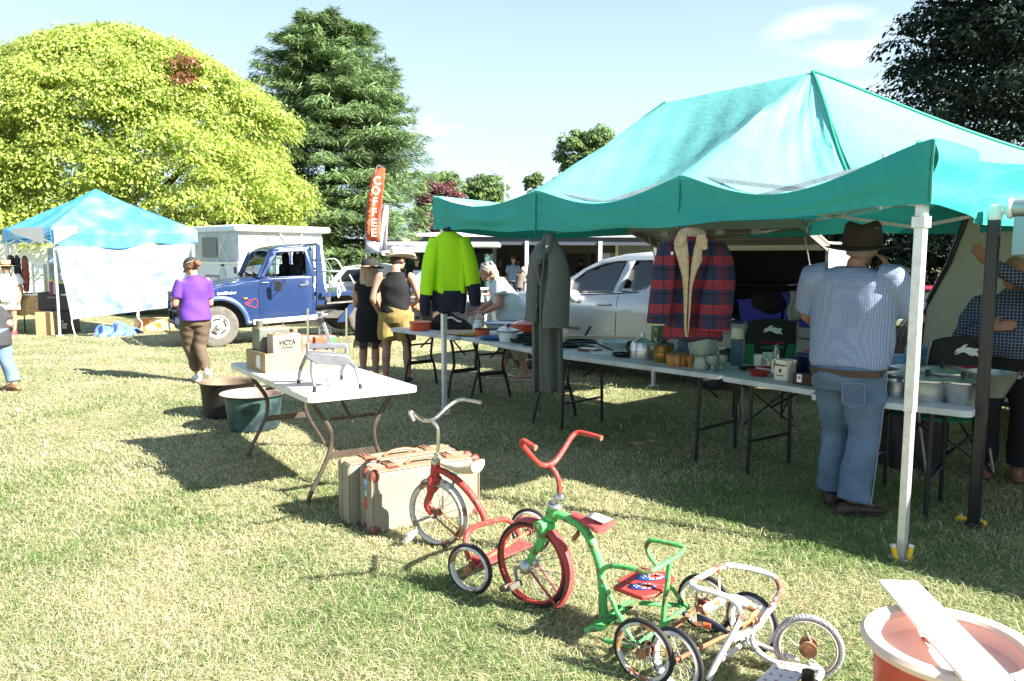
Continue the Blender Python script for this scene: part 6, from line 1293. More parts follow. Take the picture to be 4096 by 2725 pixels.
plast=mat('table_plastic',(.60,.59,.55),.5,c2=(.50,.48,.44),sc_=3,bump=.15,bs=300)
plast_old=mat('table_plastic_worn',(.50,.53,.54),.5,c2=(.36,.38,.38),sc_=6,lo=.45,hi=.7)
steel_br=mat('brown_steel',(.075,.060,.048),.38,.4,c2=(.12,.09,.065),sc_=10)
steel_bk=mat('black_steel',(.02,.021,.024),.4,.3)
def table(label,ctr,d,L_,W_,h,top,lm,straight=False,th=.04,inset=.22):
 d=V((d[0],d[1],0)).normalized();n=V((-d.y,d.x,0));c=V((ctr[0],ctr[1],0))
 t=thing('folding_table',label,'table',c,group='white plastic folding tables')
 pts=[];r=.05
 for sx_,sy_,a0 in((1,1,0),(-1,1,90),(-1,-1,180),(1,-1,270)):
  for k in range(5):a=R(a0+22.5*k);pts.append((sx_*(L_/2-r)+r*math.cos(a),sy_*(W_/2-r)+r*math.sin(a)))
 b=MB();b.plate(pts,c+UP*h,d,n,th);b.obj('tabletop',top,t,bevel=.008,seg=3)
 for e in(-1,1):
  o=c+d*e*(L_/2-inset)
  for s in(-1,1):
   b=MB()
   if straight:b.tube([o+n*s*(W_/2-.09)+UP*(h-th),o+n*s*(W_/2-.07)],.014,8)
   else:b.tube(cr([o+n*s*(W_/2-.10)+UP*(h-th),o+n*s*(W_/2-.13)+UP*(h-.12),o+n*s*.16+UP*(h-.26),o+n*s*.155+UP*.36,o+n*s*.20+UP*.24,o+n*s*(W_/2-.08)+UP*.06,o+n*s*(W_/2-.07)],5),.016,8)
   b.obj('leg',lm,t)
  b=MB()
  if straight:b.tube([o-n*(W_/2-.085)+UP*.25,o+n*(W_/2-.085)+UP*.25],.011,6)
  else:b.bar(o-n*.17+UP*.30,o+n*.17+UP*.30,.012,.045);b.tube([o-n*.16+UP*(h-.20),o+n*.16+UP*(h-.20)],.012,6)
  b.tube([o-n*(W_/2-.12)+UP*(h-th-.02),o+n*(W_/2-.12)+UP*(h-th-.02)],.013,6);b.each('leg_brace',lm,t)
  b=MB();b.tube([o-d*e*.0+UP*(h-.24),o-d*e*.30+UP*(h-th-.01)],.010,6);b.obj('fold_strut',lm,t)
 return t,c,d,n
def TZ(f,x,y,z):return G(*f(x,y),z)
cn_=[TZ(R7,*q,.74)for q in((388,408),(1068,682),(1876,568),(1166,335))]
c1=sum(cn_,V())/4;d1=((cn_[1]-cn_[0])+(cn_[2]-cn_[3])).normalized()
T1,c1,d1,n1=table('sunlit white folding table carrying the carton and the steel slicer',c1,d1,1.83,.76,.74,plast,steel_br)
def frontedge(p,q,depth,ext0=0,ext1=0):
 """table from two points of its front edge, running back from the camera"""
 d=(q-p);d.z=0;L_=d.length;d.normalize();n=V((-d.y,d.x,0))
 if n.dot(V((.8,.59,0)))<0:n=-n
 p=p-d*ext0;q=q+d*ext1;return(p+q)/2+n*depth/2,d,(q-p).length
TH=.72
pA,qA=TZ(X5,165,225,TH),TZ(X5,640,290,TH)
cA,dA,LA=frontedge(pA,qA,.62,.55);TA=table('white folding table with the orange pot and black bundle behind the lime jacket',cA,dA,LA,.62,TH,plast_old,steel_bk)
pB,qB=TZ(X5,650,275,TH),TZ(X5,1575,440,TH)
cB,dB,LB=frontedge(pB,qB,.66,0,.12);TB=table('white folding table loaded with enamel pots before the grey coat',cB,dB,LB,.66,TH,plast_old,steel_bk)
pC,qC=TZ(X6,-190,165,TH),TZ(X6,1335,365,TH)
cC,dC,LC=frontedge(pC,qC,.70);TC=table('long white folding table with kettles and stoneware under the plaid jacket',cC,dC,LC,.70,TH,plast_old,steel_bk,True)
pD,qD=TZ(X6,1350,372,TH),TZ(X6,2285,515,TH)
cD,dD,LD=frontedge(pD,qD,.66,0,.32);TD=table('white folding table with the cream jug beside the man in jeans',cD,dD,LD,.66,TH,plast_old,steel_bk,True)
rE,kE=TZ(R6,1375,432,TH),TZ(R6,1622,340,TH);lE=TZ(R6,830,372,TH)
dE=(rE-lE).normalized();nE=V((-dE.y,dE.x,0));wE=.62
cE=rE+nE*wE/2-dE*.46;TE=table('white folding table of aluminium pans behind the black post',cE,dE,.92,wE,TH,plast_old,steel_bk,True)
def at(f,x,y,z=TH):p=G(*f(x,y),z);return p
alm=mat('pan_aluminium',(.62,.63,.62),.33,.85,c2=(.50,.51,.50),sc_=12)
cast=mat('cast_iron',(.014,.014,.016),.5);ora=mat('orange_enamel',(.62,.085,.02),.22,spec=.6,coat=.4);enw=mat('white_enamel',(.72,.76,.78),.2,spec=.6,coat=.3)
def pot(label,p,r,h,m,cat='pot',grp=None,lid=None,lidm=None,knob=None,knobm=cast,handles=None,taper=.9,name='cooking_pot',rim=None):
 t=thing(name,label,cat,p,group=grp);b=MB();k=taper
 b.lathe([(0,0),(r*k*.96,0),(r*k,h*.06),(r*(.5+.5*k),h*.5),(r,h*.96),(r*1.03,h),(r*.97,h),(r*.94,h*.9),(r*k*.9,h*.1),(0,h*.06)],p,32);b.obj('body',m,t)
 if rim:b=MB();b.torus(p+UP*h,UP,r*1.01,.006,32,6);b.obj('rim',rim,t)
 if lid:
  b=MB();b.lathe([(r*1.03,h+.002),(r*1.03,h+.012),(r*.8,h+lid*.6),(r*.4,h+lid*.95),(0,h+lid)],p,32);b.obj('lid',lidm or m,t)
 if knob:b=MB();z=h+(lid or 0);b.lathe([(.012,z-.004),(.010,z+.012),(knob,z+.016),(knob,z+.03),(knob*.6,z+.038),(0,z+.038)],p,16);b.obj('knob',knobm,t)
 if handles=='loop':
  for s in(-1,1):
   e=V((.93*s,-.3*s,0)).normalized();f_=UP.cross(e);b=MB();b.tube(cr([p+e*r*.98+f_*.05+UP*h*.85,p+e*(r+.045)+f_*.03+UP*h*.88,p+e*(r+.045)-f_*.03+UP*h*.88,p+e*r*.98-f_*.05+UP*h*.85],5),.008,6);b.obj('handle',m,t)
 elif handles=='bail':
  for s in(-1,1):
   e=V((.95*s,-.25*s,0)).normalized();f_=UP.cross(e);b=MB();b.torus(p+e*(r+.014)+UP*h*.93,f_,.018,.004,16,5);b.box(p+e*(r+.004)+UP*h*.84,(.02,.02,.025));b.obj('handle',greyst,t)
 elif handles:
  e=V(handles).normalized();b=MB();b.bar(p+e*r*.95+UP*h*.8,p+e*(r+.17)+UP*(h*.95),.028,.014);b.obj('handle',cast,t)
 return t
G_='enamel and cast iron cookware on the middle tables'
pot('orange lidded tin with a printed band by the black bundle',at(X5,240,212),.13,.095,ora,'tin',None,.02,mat('orange_lid',(.62,.2,.1),.5),name='tin')
pot('low red brown tray at the back of the black bundle',at(X5,790,200),.10,.06,mat('rust_tin',(.22,.07,.03),.6),'tin',name='tin')
t=thing('wooden_board','round pale wooden board on the table behind the white leg','board',at(X5,700,245));b=MB();b.lathe([(0,0),(.20,0),(.24,.012),(.24,.02),(0,.02)],at(X5,700,245),36);b.obj('disc',mat('pale_wood',(.50,.34,.20),.6,c2=(.42,.27,.15),sc_=6),t)
t=thing('platter','yellow enamel platter at the table seam','platter',at(X5,800,272));b=MB();b.lathe([(0,.004),(.11,.004),(.155,.018),(.155,.024),(.11,.010),(0,.010)],at(X5,800,272),32);b.obj('dish',mat('yellow_enamel',(.55,.35,.06),.35),t)
pot('small orange saucepan in front of the yellow platter',at(X5,970,285),.085,.085,ora,'saucepan',G_,handles=(.6,.5,0),rim=cast,name='saucepan')
pot('large white enamel basin with a blue rim',at(X5,1195,205),.215,.085,enw,'basin',G_,taper=.72,rim=mat('blue_rim',(.03,.06,.3),.4),name='enamel_basin')
pot('big orange casserole with red lid and wooden knob',at(X5,1480,262),.165,.115,ora,'casserole',G_,.045,mat('red_lid',(.60,.10,.06),.25,coat=.4),.022,mat('knob_wood',(.35,.18,.08),.5),'loop',name='casserole')
pot('shallow white enamel casserole with lid behind the small white pot',at(X5,1250,265),.15,.05,enw,'casserole',G_,.045,None,.018,enw,'loop',name='casserole')
pot('small white enamel pot with black knob at the table edge',at(X5,1275,340),.105,.105,enw,'pot',G_,.035,None,.024,cast,'loop',rim=cast)
pot('blue glazed gratin dish beside the small white pot',at(X5,1075,322),.135,.035,mat('blue_enamel',(.02,.12,.30),.25,coat=.4),'dish',G_,taper=.8,name='gratin_dish')
pot('deep black cast iron skillet left of the coat hem',at(X5,1450,352),.14,.045,cast,'skillet',G_,handles=(.9,-.3,0),name='skillet');pot('black cast iron pan stacked at the back by the coat',at(X5,1510,300),.13,.05,cast,'skillet',G_,name='skillet');pot('low black grill pan under the coat edge',at(X5,1560,388),.10,.03,cast,'skillet',G_,name='skillet')
def bottle(label,p,r,h,m,cap=None,neck=.35,cat='bottle',grp=None):
 t=thing('bottle',label,cat,p,group=grp);b=MB();b.lathe([(0,0),(r*.95,0),(r,.01),(r,h*.55),(r*.9,h*.66),(r*neck,h*.82),(r*neck,h*.95),(r*neck*1.15,h*.96),(r*neck*1.15,h),(0,h)],p,20);b.obj('body',m,t)
 if cap:b=MB();b.lathe([(r*neck*1.2,h*.9),(r*neck*1.2,h*1.02),(0,h*1.03)],p,14);b.obj('cap',cap,t)
gls=mat('cream_stoneware',(.50,.46,.38),.3);
bottle('squat cream stoneware jar with shoulders nearest the lime sleeve',at(X5,830,200),.055,.15,gls,None,.6,'jar');bottle('taller cream stoneware bottle with tan top',at(X5,935,170),.06,.19,gls,mat('tan_top',(.4,.24,.12),.5),.5);bottle('white round jug before the cream bottles',at(X5,915,225),.06,.13,enw,None,.6,'jar');bottle('small glass bottle behind the white basin',at(X5,1055,150),.035,.14,mat('milk_glass',(.6,.6,.55),.2),None,.4)
p=at(X5,560,195);b=MB();b.grid(lambda u,v:p+dA*(.02+.36*math.cos(2*PI*u)*math.sin(PI*v/2))+UP.cross(dA)*.20*math.sin(2*PI*u)*math.sin(PI*v/2)+UP*(.13*math.cos(PI*v/2)*(1+.35*math.sin(4*PI*u)+.2*math.sin(14*u*PI/2+6*v))+.004),28,10,True)
t=thing('cloth_bundle','black cloth bundle with a white spotted edge on the far table','bundle',p);b.obj('cloth',mat('black_cloth',(.006,.006,.007)),t);b=MB()
q0_=at(X5,580,195)+UP*.15
for k in range(22):b.ball(p+dA*(.0+.013*k)+UP*(.125+.018*math.sin(k*.25))+V((0,-.05-.01*(k%2),.006*(k%3))),.009,6,4)
b.obj('spots',tw,t)
bx('storage_box','grey steel box standing on the far table behind the lime jacket','box',at(X5,640,120)+V((.15,.15,0)),(.42,.3,.27),mat('box_grey',(.25,.26,.26),.5,.3,c2=(.32,.33,.33),sc_=5),math.atan2(dA.y,dA.x));bx('dark_crate','dark brown crate beside the grey steel box','crate',at(X5,360,120)+V((.05,.12,0)),(.25,.25,.26),mat('crate_dark',(.05,.028,.018),.7),math.atan2(dA.y,dA.x))
def pan(label,p,r,d,m=cast,rim=.03,hl=.16,name='frying_pan'):
 t=thing(name,label,'pan',p,group='frying pans on the long table');b=MB();b.lathe([(0,0),(r*.85,0),(r,rim),(r*.97,rim),(r*.83,.006),(0,.006)],p,30);b.obj('body',m,t);e=V(d).normalized();b=MB();b.bar(p+e*r*.96+UP*rim*.8,p+e*(r+hl)+UP*(rim+.05*(d[2]if len(d)>2 else 0)+.01),.025,.012);b.obj('handle',m,t)
pan('black frying pan with handle rising behind',at(X6,155,92),.17,(.35,.8,.25));pan('black pan under the coat edge of the long table',at(X6,20,122),.15,(.9,-.2,0));pan('flat dark skillet lying in front of the kettle',at(X6,520,205),.10,(-.8,.3,.2))
t=thing('glass_plate','clear glass plates laid on the long table','plate',at(X6,235,108));b=MB()
b.lathe([(0,0),(.13,0),(.16,.012),(.155,.015),(0,.008)],at(X6,235,108),28);b.obj('plate',mat('pale_glass',(.30,.40,.40),.1,spec=.7),t)
p=at(X6,480,128);t=thing('roasting_dish','pale blue enamel roasting dish behind the kettle','dish',p);b=MB();rs=[]
for s,z in((.62,0),(.66,.006),(.92,.055),(1,.06),(.98,.066),(.90,.058),(.62,.012),(.0,.012)):
 rs.append([p+dC*.19*s*math.copysign(abs(math.cos(2*PI*k/28))**.6,math.cos(2*PI*k/28))+UP.cross(dC)*.13*s*math.copysign(abs(math.sin(2*PI*k/28))**.6,math.sin(2*PI*k/28))+UP*z for k in range(28)])
b.rings(rs);b.obj('body',mat('blue_white_enamel',(.55,.66,.74),.2,coat=.4),t)
p=at(X6,235,162);t=thing('mandoline_slicer','wooden framed white slicer lying by the board','slicer',p);Mq=axes((0,0,0),dC,UP.cross(dC),UP);b=MB();b.box(p+UP*.012,(.22,.11,.022),Mq);b.obj('frame',mat('dark_wood',(.16,.06,.03),.6),t,bevel=.004);b=MB();b.box(p+UP*.027,(.18,.08,.006),Mq);b.obj('blade',wht,t)
p=at(X6,375,182);t=thing('marble_board','pale octagonal marble board on the long table','board',p);b=MB();b.plate([(.16*math.cos(R(22.5+45*k))*1.1,.13*math.sin(R(22.5+45*k)))for k in range(8)],p+UP*.014,dC,UP.cross(dC),.014);b.obj('slab',mat('marble',(.55,.60,.60),.3,c2=(.45,.5,.5),sc_=9),t,bevel=.003)
def kettle(p,lab):
 t=thing('kettle',lab,'kettle',p);b=MB();b.lathe([(0,0),(.098,0),(.104,.02),(.102,.075),(.104,.078),(.100,.12),(.088,.15),(.05,.168),(.045,.17)],p,30);b.obj('body',alm,t);b=MB();b.lathe([(.05,.168),(.03,.182),(.012,.188),(.012,.20),(.02,.205),(.018,.222),(0,.225)],p,18);b.obj('lid',alm,t);b=MB();e=-dC;b.tube(cr([p+e*.10+UP*.14,p+e*.155+UP*.13,p+e*.165+UP*.08,p+e*.14+UP*.05],5),.012,8);b.obj('handle',cast,t);b=MB();b.tube([p-e*.09+UP*.09,p-e*.14+UP*.13,p-e*.155+UP*.155],[.022,.014,.010],10);b.obj('spout',alm,t)
kettle(at(X6,682,228),'dented aluminium kettle with black handle at the table edge')
p=at(X6,745,105)+V((.1,.1,0));t=thing('vacuum_flask','large green vacuum flask with silver top under the plaid sleeve','flask',p);b=MB();b.lathe([(0,0),(.062,0),(.066,.01),(.066,.215),(.06,.225),(0,.225)],p,24);b.obj('body',mat('flask_green',(.012,.15,.07),.35),t);b=MB();b.lathe([(.062,.225),(.068,.23),(.068,.25),(.062,.255),(.066,.262),(.066,.285),(.055,.30),(.055,.33),(.045,.34),(0,.34)],p,24);b.obj('top',mat('chrome',(.7,.72,.74),.12,1.0),t)
b=MB();M_=axes((0,0,0),(1,0,0),UP,(0,-1,0));b.plate([(-.05,.03),(-.02,.03),(-.02,.17),(-.05,.17)],p+V((0,-.066,0)),(1,.0,0),UP,.003);b.obj('label',mat('label_yellow',(.75,.6,.3),.5),t);b=MB();b.plate([(-.046,.07),(-.024,.07),(-.024,.14),(-.046,.14)],p+V((0,-.068,0)),(1,.0,0),UP,.002);b.obj('label_mark',mat('label_red',(.6,.08,.04),.5),t)
brass_d=mat('aged_brass',(.42,.26,.07),.3,.8,c2=(.25,.14,.04),sc_=10)
p=at(X6,860,252);pot('brass bound ice bucket with a dark lid and grip',p,.085,.14,brass_d,'bucket',None,.03,mat('dark_lid',(.08,.07,.06),.4),None,taper=.92,name='ice_bucket');
t=[o for o in bpy.data.objects if o.name.startswith('ice_bucket')][0];b=MB();b.lathe([(.012,.17),(.03,.18),(.026,.22),(.012,.25),(.008,.285),(0,.29)],p,14);b.obj('knob',cast,t);b=MB()
for z in(.035,.09):b.torus(p+UP*z,UP,.084,.004,30,5)
b.obj('hoops',mat('brass_hoop',(.5,.34,.1),.25,.9),t)
p=at(X6,985,285);pot('round striped wooden box with finger grip',p,.095,.085,mat('striped_wood',(.42,.19,.055),.45,c2=(.20,.07,.02),sc_=18,lo=.45,hi=.55,stretch=(1,1,.05)),'box',None,.008,None,None,taper=.98,name='wooden_box')
p=at(X6,1098,298);pot('turned wooden eggcup shaped holder beside the wooden box',p,.035,.075,mat('turned_wood',(.40,.20,.07),.45),'cup',None,.02,None,.012,mat('turned_wood',(.40,.2,.07)),taper=.6,name='wooden_holder')
celad=mat('celadon_glaze',(.22,.29,.27),.22,c2=(.17,.23,.22),sc_=6,spec=.6,coat=.3)
p=at(X6,1200,315);t=thing('stoneware_planter','tall pale green ribbed stoneware planter','planter',p);b=MB();b.lathe([(0,0),(.075,0),(.078,.015),(.066,.07),(.068,.10),(.105,.13),(.118,.18),(.117,.25),(.120,.262),(.110,.262),(.106,.20),(0,.15)],p,36);b.obj('body',celad,t)
def goblet(x,y,lab):
 p=at(X6,x,y);t=thing('goblet',lab,'goblet',p,group='green stoneware goblets by the planter');b=MB();b.lathe([(0,0),(.036,0),(.036,.006),(.012,.02),(.011,.045),(.03,.058),(.047,.085),(.046,.125),(.042,.125),(.04,.09),(0,.07)],p,24);b.obj('body',celad,t)
goblet(1283,335,'green stoneware goblet right against the planter');goblet(1358,330,'green stoneware goblet at the seam of the two tables')
p=at(X6,1055,215);bottle('grey blue stoneware crock with a brown collar behind the planter',p,.105,.20,mat('crock_blue',(.10,.13,.16),.3,coat=.2),mat('collar_brown',(.07,.03,.02),.5),.62,'crock')
pot('little white enamel mug half hidden by the planter',at(X6,1310,205)+V((0,.05,0)),.045,.08,enw,'mug',None,handles='loop',name='mug')
p=at(X6,1490,280);t=thing('vacuum_flask','slim blue vacuum flask with cream cup lid','flask',p);b=MB();b.lathe([(0,0),(.047,0),(.05,.01),(.05,.215),(.046,.22),(0,.22)],p,22);b.obj('body',mat('flask_blue',(.06,.13,.18),.4),t);b=MB();b.lathe([(.05,.218),(.051,.225),(.044,.29),(.036,.305),(0,.307)],p,22);b.obj('cap',mat('cap_cream',(.62,.58,.42),.4),t)
def mug(x,y,lab,mark=False,hr=-1):
 p=at(X6,x,y);t=thing('mug',lab,'mug',p,group='pale mugs on the jug table');b=MB();b.lathe([(0,0),(.04,0),(.043,.008),(.043,.115),(.040,.118),(.038,.11),(.037,.02),(0,.015)],p,22);b.obj('body',mat('mug_white',(.62,.66,.62),.3),t);b=MB();b.tube(cr([p+dD*.04+UP*.09,p+dD*.075+UP*.085,p+dD*.075+UP*.04,p+dD*.04+UP*.03],5),.007,6);b.obj('handle',mat('mug_white',(.6,.6,.6)),t)
 if mark:
  for k in range(4):text('MHR'[k%3],'lettering',mat('label_red',(.6,.08,.04)),t,p+V((.012,-.044,.03+.02*k)),(1,.1,0),UP,.022)
mug(1683,318,'white mug printed with red letters',True);mug(1757,298,'pale green mug behind the lettered mug')
p=at(X6,1825,300);t=thing('milk_bottle','clear glass milk bottle behind the red dishes','bottle',p);b=MB();b.lathe([(0,.002),(.038,.002),(.04,.01),(.04,.09),(.022,.135),(.022,.165),(.028,.17),(.028,.18),(.024,.18),(.018,.16),(.036,.09),(.036,.012),(0,.01)],p,22);b.obj('glass',glass('bottle_glass',(.85,.92,.90),.5),t)
redd=mat('red_glaze',(.30,.022,.012),.22,coat=.4)
def oval(x,y,a,lab,m,m2=None):
 p=at(X6,x,y);t=thing('oval_dish',lab,'dish',p,group='red glazed dishes');b=MB();rs=[]
 for s,z in((.6,0),(.92,.03),(1,.04),(.95,.04),(.6,.012),(0,.01)):rs.append([p+dD*a*s*math.cos(2*PI*k/26)+UP.cross(dD)*a*.62*s*math.sin(2*PI*k/26)+UP*z for k in range(26)])
 b.rings(rs[:3],False);b.obj('outside',m2 or m,t);b=MB();b.rings(rs[2:],False);b.obj('inside',m,t)
oval(1682,372,.10,'small red oval dish with paper label at the front',redd);oval(1775,345,.12,'red lined white oval dish behind the jug',redd,enw)
p=at(X6,1600,320);bx('black_tool','dark iron tool lying behind the small red dish','tool',p,(.16,.05,.03),cast,.3)
p=at(X6,1905,410);t=thing('water_jug','square cream pottery jug with script lettering and crest','jug',p);crj=mat('jug_cream',(.66,.62,.50),.25,coat=.4);b=MB();Mj=axes((0,0,0),dD,UP.cross(dD),UP);rs=[]
for s,z in((.055,0),(.06,.006),(.061,.10),(.056,.14),(.054,.15),(.047,.15),(.05,.03),(0.001,.03)):
 rs.append([p+Mj@V((s*math.copysign(abs(math.cos(2*PI*k/24))**.35,math.cos(2*PI*k/24))+(.018 if z>.139 and math.cos(2*PI*k/24)>.9 else 0),s*math.copysign(abs(math.sin(2*PI*k/24))**.35,math.sin(2*PI*k/24)),z))for k in range(24)])
b.rings(rs);b.obj('body',crj,t);b=MB();b.tube(cr([p-dD*.055+UP*.135,p-dD*.10+UP*.135,p-dD*.10+UP*.05,p-dD*.06+UP*.045],6),.009,8);b.obj('handle',crj,t)
b=MB();b.tube([p+dD*.05+UP*.128,p+dD*.075+UP*.145,p+dD*.088+UP*.152],[.02,.014,.008],8);b.obj('spout',crj,t)
ink=mat('jug_ink',(.03,.03,.025),.5);fj=-UP.cross(dD)
fj=fj if fj.y<0 else-fj
text("Ballantine's",'lettering',ink,t,p+fj*.0615+UP*.115-dD*.004,dD,UP,.023,shear=.3);text('FINEST WHISKY','lettering',ink,t,p+fj*.0625+UP*.04,dD,UP,.009);b=MB();b.plate([(-.009,.062),(.009,.062),(.012,.078),(.006,.09),(0,.086),(-.006,.09),(-.012,.078)],p+fj*.0625,dD,UP,.001);b.obj('crest',ink,t)
nv=mat('navy_tin',(.008,.012,.06),.35)
bx('navy_canister','navy square canister behind the cream jug, nearer it','canister',at(X6,1995,385),(.10,.10,.155),nv,math.atan2(dD.y,dD.x),'navy canisters',.012);bx('navy_canister','taller navy canister next to the rusty tin','canister',at(X6,2090,385),(.115,.11,.185),nv,math.atan2(dD.y,dD.x),'navy canisters',.012)
rt=mat('rusty_tin',(.25,.21,.17),.5,.4,c2=(.14,.07,.04),sc_=9)
p=at(X6,2195,435);t=thing('tin','tall rusty cylindrical tin beside the man in jeans','tin',p);b=MB();b.lathe([(0,0),(.058,0),(.06,.01),(.06,.225),(.062,.23),(.055,.23),(.055,.05),(0,.05)],p,24);b.obj('body',rt,t)
o=bx('wooden_block','dark wooden block with a white price tag at the table edge','block',at(X6,2110,452),(.20,.09,.075),mat('block_wood',(.05,.02,.012),.6,c2=(.08,.035,.02),sc_=12),math.atan2(dD.y,dD.x));b=MB();q=at(X6,2040,462);b.plate([(-.018,.03),(.018,.03),(.018,.085),(-.018,.085)],q+fj*.02,dD,UP,.003);b.obj('price_tag',tw,o);text('60','lettering',ink,o,q+fj*.0215+UP*.062,dD,UP,.022)
GA='aluminium pans on the table behind the black post'
pot('aluminium pan with a dark base and black knob in front',at(X7,640,1420),.112,.125,alm,'pan',GA,.03,None,.016,cast,'bail',.86)
pot('round bowl shaped aluminium pan nearest the black post',at(X7,1085,1455),.125,.13,alm,'pan',GA,.025,None,.016,cast,'bail',.66)
pot('aluminium pan right beside the jeans pocket',at(X7,245,1370),.07,.105,alm,'pan',GA,None,taper=.92)
pot('aluminium pan with a pinkish lidded rim by the white leg',at(X7,400,1330),.12,.12,alm,'pan',GA,.03,None,.016,cast,'bail',.9)
pot('widest lidded aluminium pan in the middle of the table',at(X7,820,1335),.15,.14,alm,'pan',GA,.035,None,.018,cast,'bail',.86)
pot('lidded aluminium pan in the back row before the camp chair',at(X7,880,1215),.14,.10,alm,'pan',GA,.035,None,.016,cast,'bail',.9)
pot('lidded aluminium pan farthest back beside the blue container',at(X7,430,1195),.125,.10,alm,'pan',GA,.03,None,.014,cast,'bail',.9)
pot('aluminium bowl behind the black post without lid',at(X7,1170,1290),.12,.12,alm,'bowl',GA,taper=.7);pot('large deep aluminium bowl at the table corner right of the post',at(X7,1430,1360),.155,.155,alm,'bowl',GA,None,handles='bail',taper=.58)
cloth_b=mat('camp_black',(.018,.020,.021),.85,bump=.2,bs=80);cloth_g=mat('camp_green',(.008,.17,.065),.8);rab=mat('print_white',(.62,.70,.68),.7);prd=mat('print_red',(.35,.03,.05),.7);pgr=mat('print_green',(.01,.20,.09),.7)
RAB=[(-.5,.02),(-.44,.10),(-.34,.13),(-.28,.16),(-.20,.24),(-.06,.29),(.0,.27),(-.06,.22),(-.14,.16),(-.02,.17),(.14,.15),(.26,.12),(.40,.12),(.48,.09),(.45,.05),(.38,.04),(.42,-.06),(.46,-.14),(.50,-.24),(.44,-.22),(.34,-.16),(.20,-.18),(.08,-.14),(-.06,-.06),(-.18,-.02),(-.30,-.06),(-.42,-.12),(-.52,-.12),(-.46,-.07),(-.36,-.03),(-.44,-.02),(-.54,-.05),(-.52,-.01),(-.42,.0)]
def camp_chair(p,yaw,lab,zb,wd=.56,tilt=.12):
 t=thing('camp_chair',lab,'chair',p,group='black and green folding camp chairs');f=V((math.sin(yaw),-math.cos(yaw),0));s=V((math.cos(yaw),math.sin(yaw),0))
 p=V(p);z0,z1=.44,zb
 def back(u,v,off=0.0):
  a=(u-.5)*wd;z=z0+(z1-z0)*v-.035*(abs(2*u-1)**3)*v
  return p+s*a*(1-.10*v**3)+UP*z+f*(-.0+tilt*(1-v)*-.0+.06*(1-(2*u-1)**2)*(.4+.6*math.sin(PI*v))+off)-f*.10*(1-v)
 b=MB();b.grid(lambda u,v:back(u,v),18,14);b.obj('backrest',cloth_b,t,solid=.012,angle=60)
 for q in(0,1):
  b=MB();b.grid(lambda u,v:back((.0 if q==0 else 1)+(1 if q==0 else-1)*(.21*u*math.sin(PI*min(1,(v*.62+.02)+.12))**.8),.02+.6*v,.009),8,12);b.obj('side_panel',cloth_g,t,solid=.004,angle=60)
 c=back(.52,.82,.014);xs_=(back(.75,.8)-back(.25,.8)).normalized();b=MB();b.plate([(a*wd*.36,z*wd*.36)for a,z in RAB],c,xs_,UP,.004);b.obj('rabbit_emblem',rab,t)
 text('SOUTH SYDNEY','lettering',prd,t,back(.52,.63,.018),xs_,UP,wd*.062,bold=.0008);text('RABBITOHS','lettering',pgr,t,back(.52,.555,.018),xs_,UP,wd*.082,bold=.001)
 b=MB();b.grid(lambda u,v:p+s*(u-.5)*wd*.95-f*(.05+.48*v)+UP*(.43-.03*math.sin(PI*u)),6,6);b.obj('seat',cloth_g,t,solid=.01)
 for q in(-1,1):
  b=MB();b.grid(lambda u,v:p+s*q*(wd*.5+.02+.06*(u-.5))-f*(.02+.48*v)+UP*(.62+.02*math.sin(PI*v)),3,6);b.obj('armrest',cloth_g,t,solid=.012)
  b=MB();e=p+s*q*wd*.5;b.tube([e+UP*(z1-.03)+f*.0,e+UP*.44-f*.08,e+UP*.05+f*.06],.010,6);b.obj('back_upright',greyst,t)
  b=MB();b.tube([e-f*.50+UP*.62,e-f*.52],.010,6);b.obj('leg',steel_bk,t)
  b=MB();b.tube([e+UP*.05+f*.03,e-f*.5+UP*.42],.008,6);b.tube([e+UP*.42,e-f*.5+UP*.05],.008,6);b.obj('cross_strut',steel_bk,t)
 b=MB();b.tube([p-s*wd*.5+UP*.04+f*.05,p+s*wd*.5+UP*.42-f*.03],.008,6);b.tube([p+s*wd*.5+UP*.04+f*.05,p-s*wd*.5+UP*.42-f*.03],.008,6);b.obj('cross_strut',steel_bk,t)
 return t
q=AT(*R4(1425,1200),7.2);camp_chair((q.x,q.y,0),-.12,'camp chair with rabbit emblem behind the jug table',AT(*R4(1435,905),7.2).z+.02,.47)
q=AT(*X7(1095,900),5.6);camp_chair((q.x,q.y,0),.05,'camp chair with rabbit emblem behind the aluminium pans',AT(*X7(1000,642),5.6).z+.02,.50)
p=AT(*X7(530,900),5.9);zt_=AT(*X7(530,790),5.9).z;t=thing('water_container','pale blue plastic water container with moulded grip','jerrycan',(p.x,p.y,.45));jb=mat('blue_plastic',(.16,.38,.62),.45);b=MB();b.box((p.x,p.y+.1,.45+(zt_-.45)*.45),(.27,.22,(zt_-.45)*.9));b.obj('body',jb,t,bevel=.04,seg=3);b=MB();b.box((p.x+.05,p.y+.1,zt_-.02),(.16,.12,.09));b.obj('grip',jb,t,bevel=.03,seg=3)
b=MB();b.box((p.x,p.y+.1,.22),(.4,.4,.44));o=b.obj('stool',steel_bk,None,bevel=.02);tag(o,'dark stool carrying the blue water container','stool')
h1=.74
def t1(x,y,z=h1):return G(*R7(x,y),z)
ca,cb,cc_=t1(580,440),t1(712,482),t1(1262,432)
dx_=(cc_-cb);Lx=dx_.length;dx_.normalize();dy_=V((-dx_.y,dx_.x,0));Wy=.40
ct_=thing('cardboard_carton','open shallow cardboard carton holding old fuel cans','carton',cb)
hc=.145;b=MB()
def cbox(a0,a1,w0,w1,z0,z1):b.add([cb+dx_*i+dy_*j+UP*k for k in(z0,z1)for i,j in((a0,w0),(a1,w0),(a1,w1),(a0,w1))],[(3,2,1,0),(4,5,6,7),(0,1,5,4),(1,2,6,5),(2,3,7,6),(3,0,4,7)])
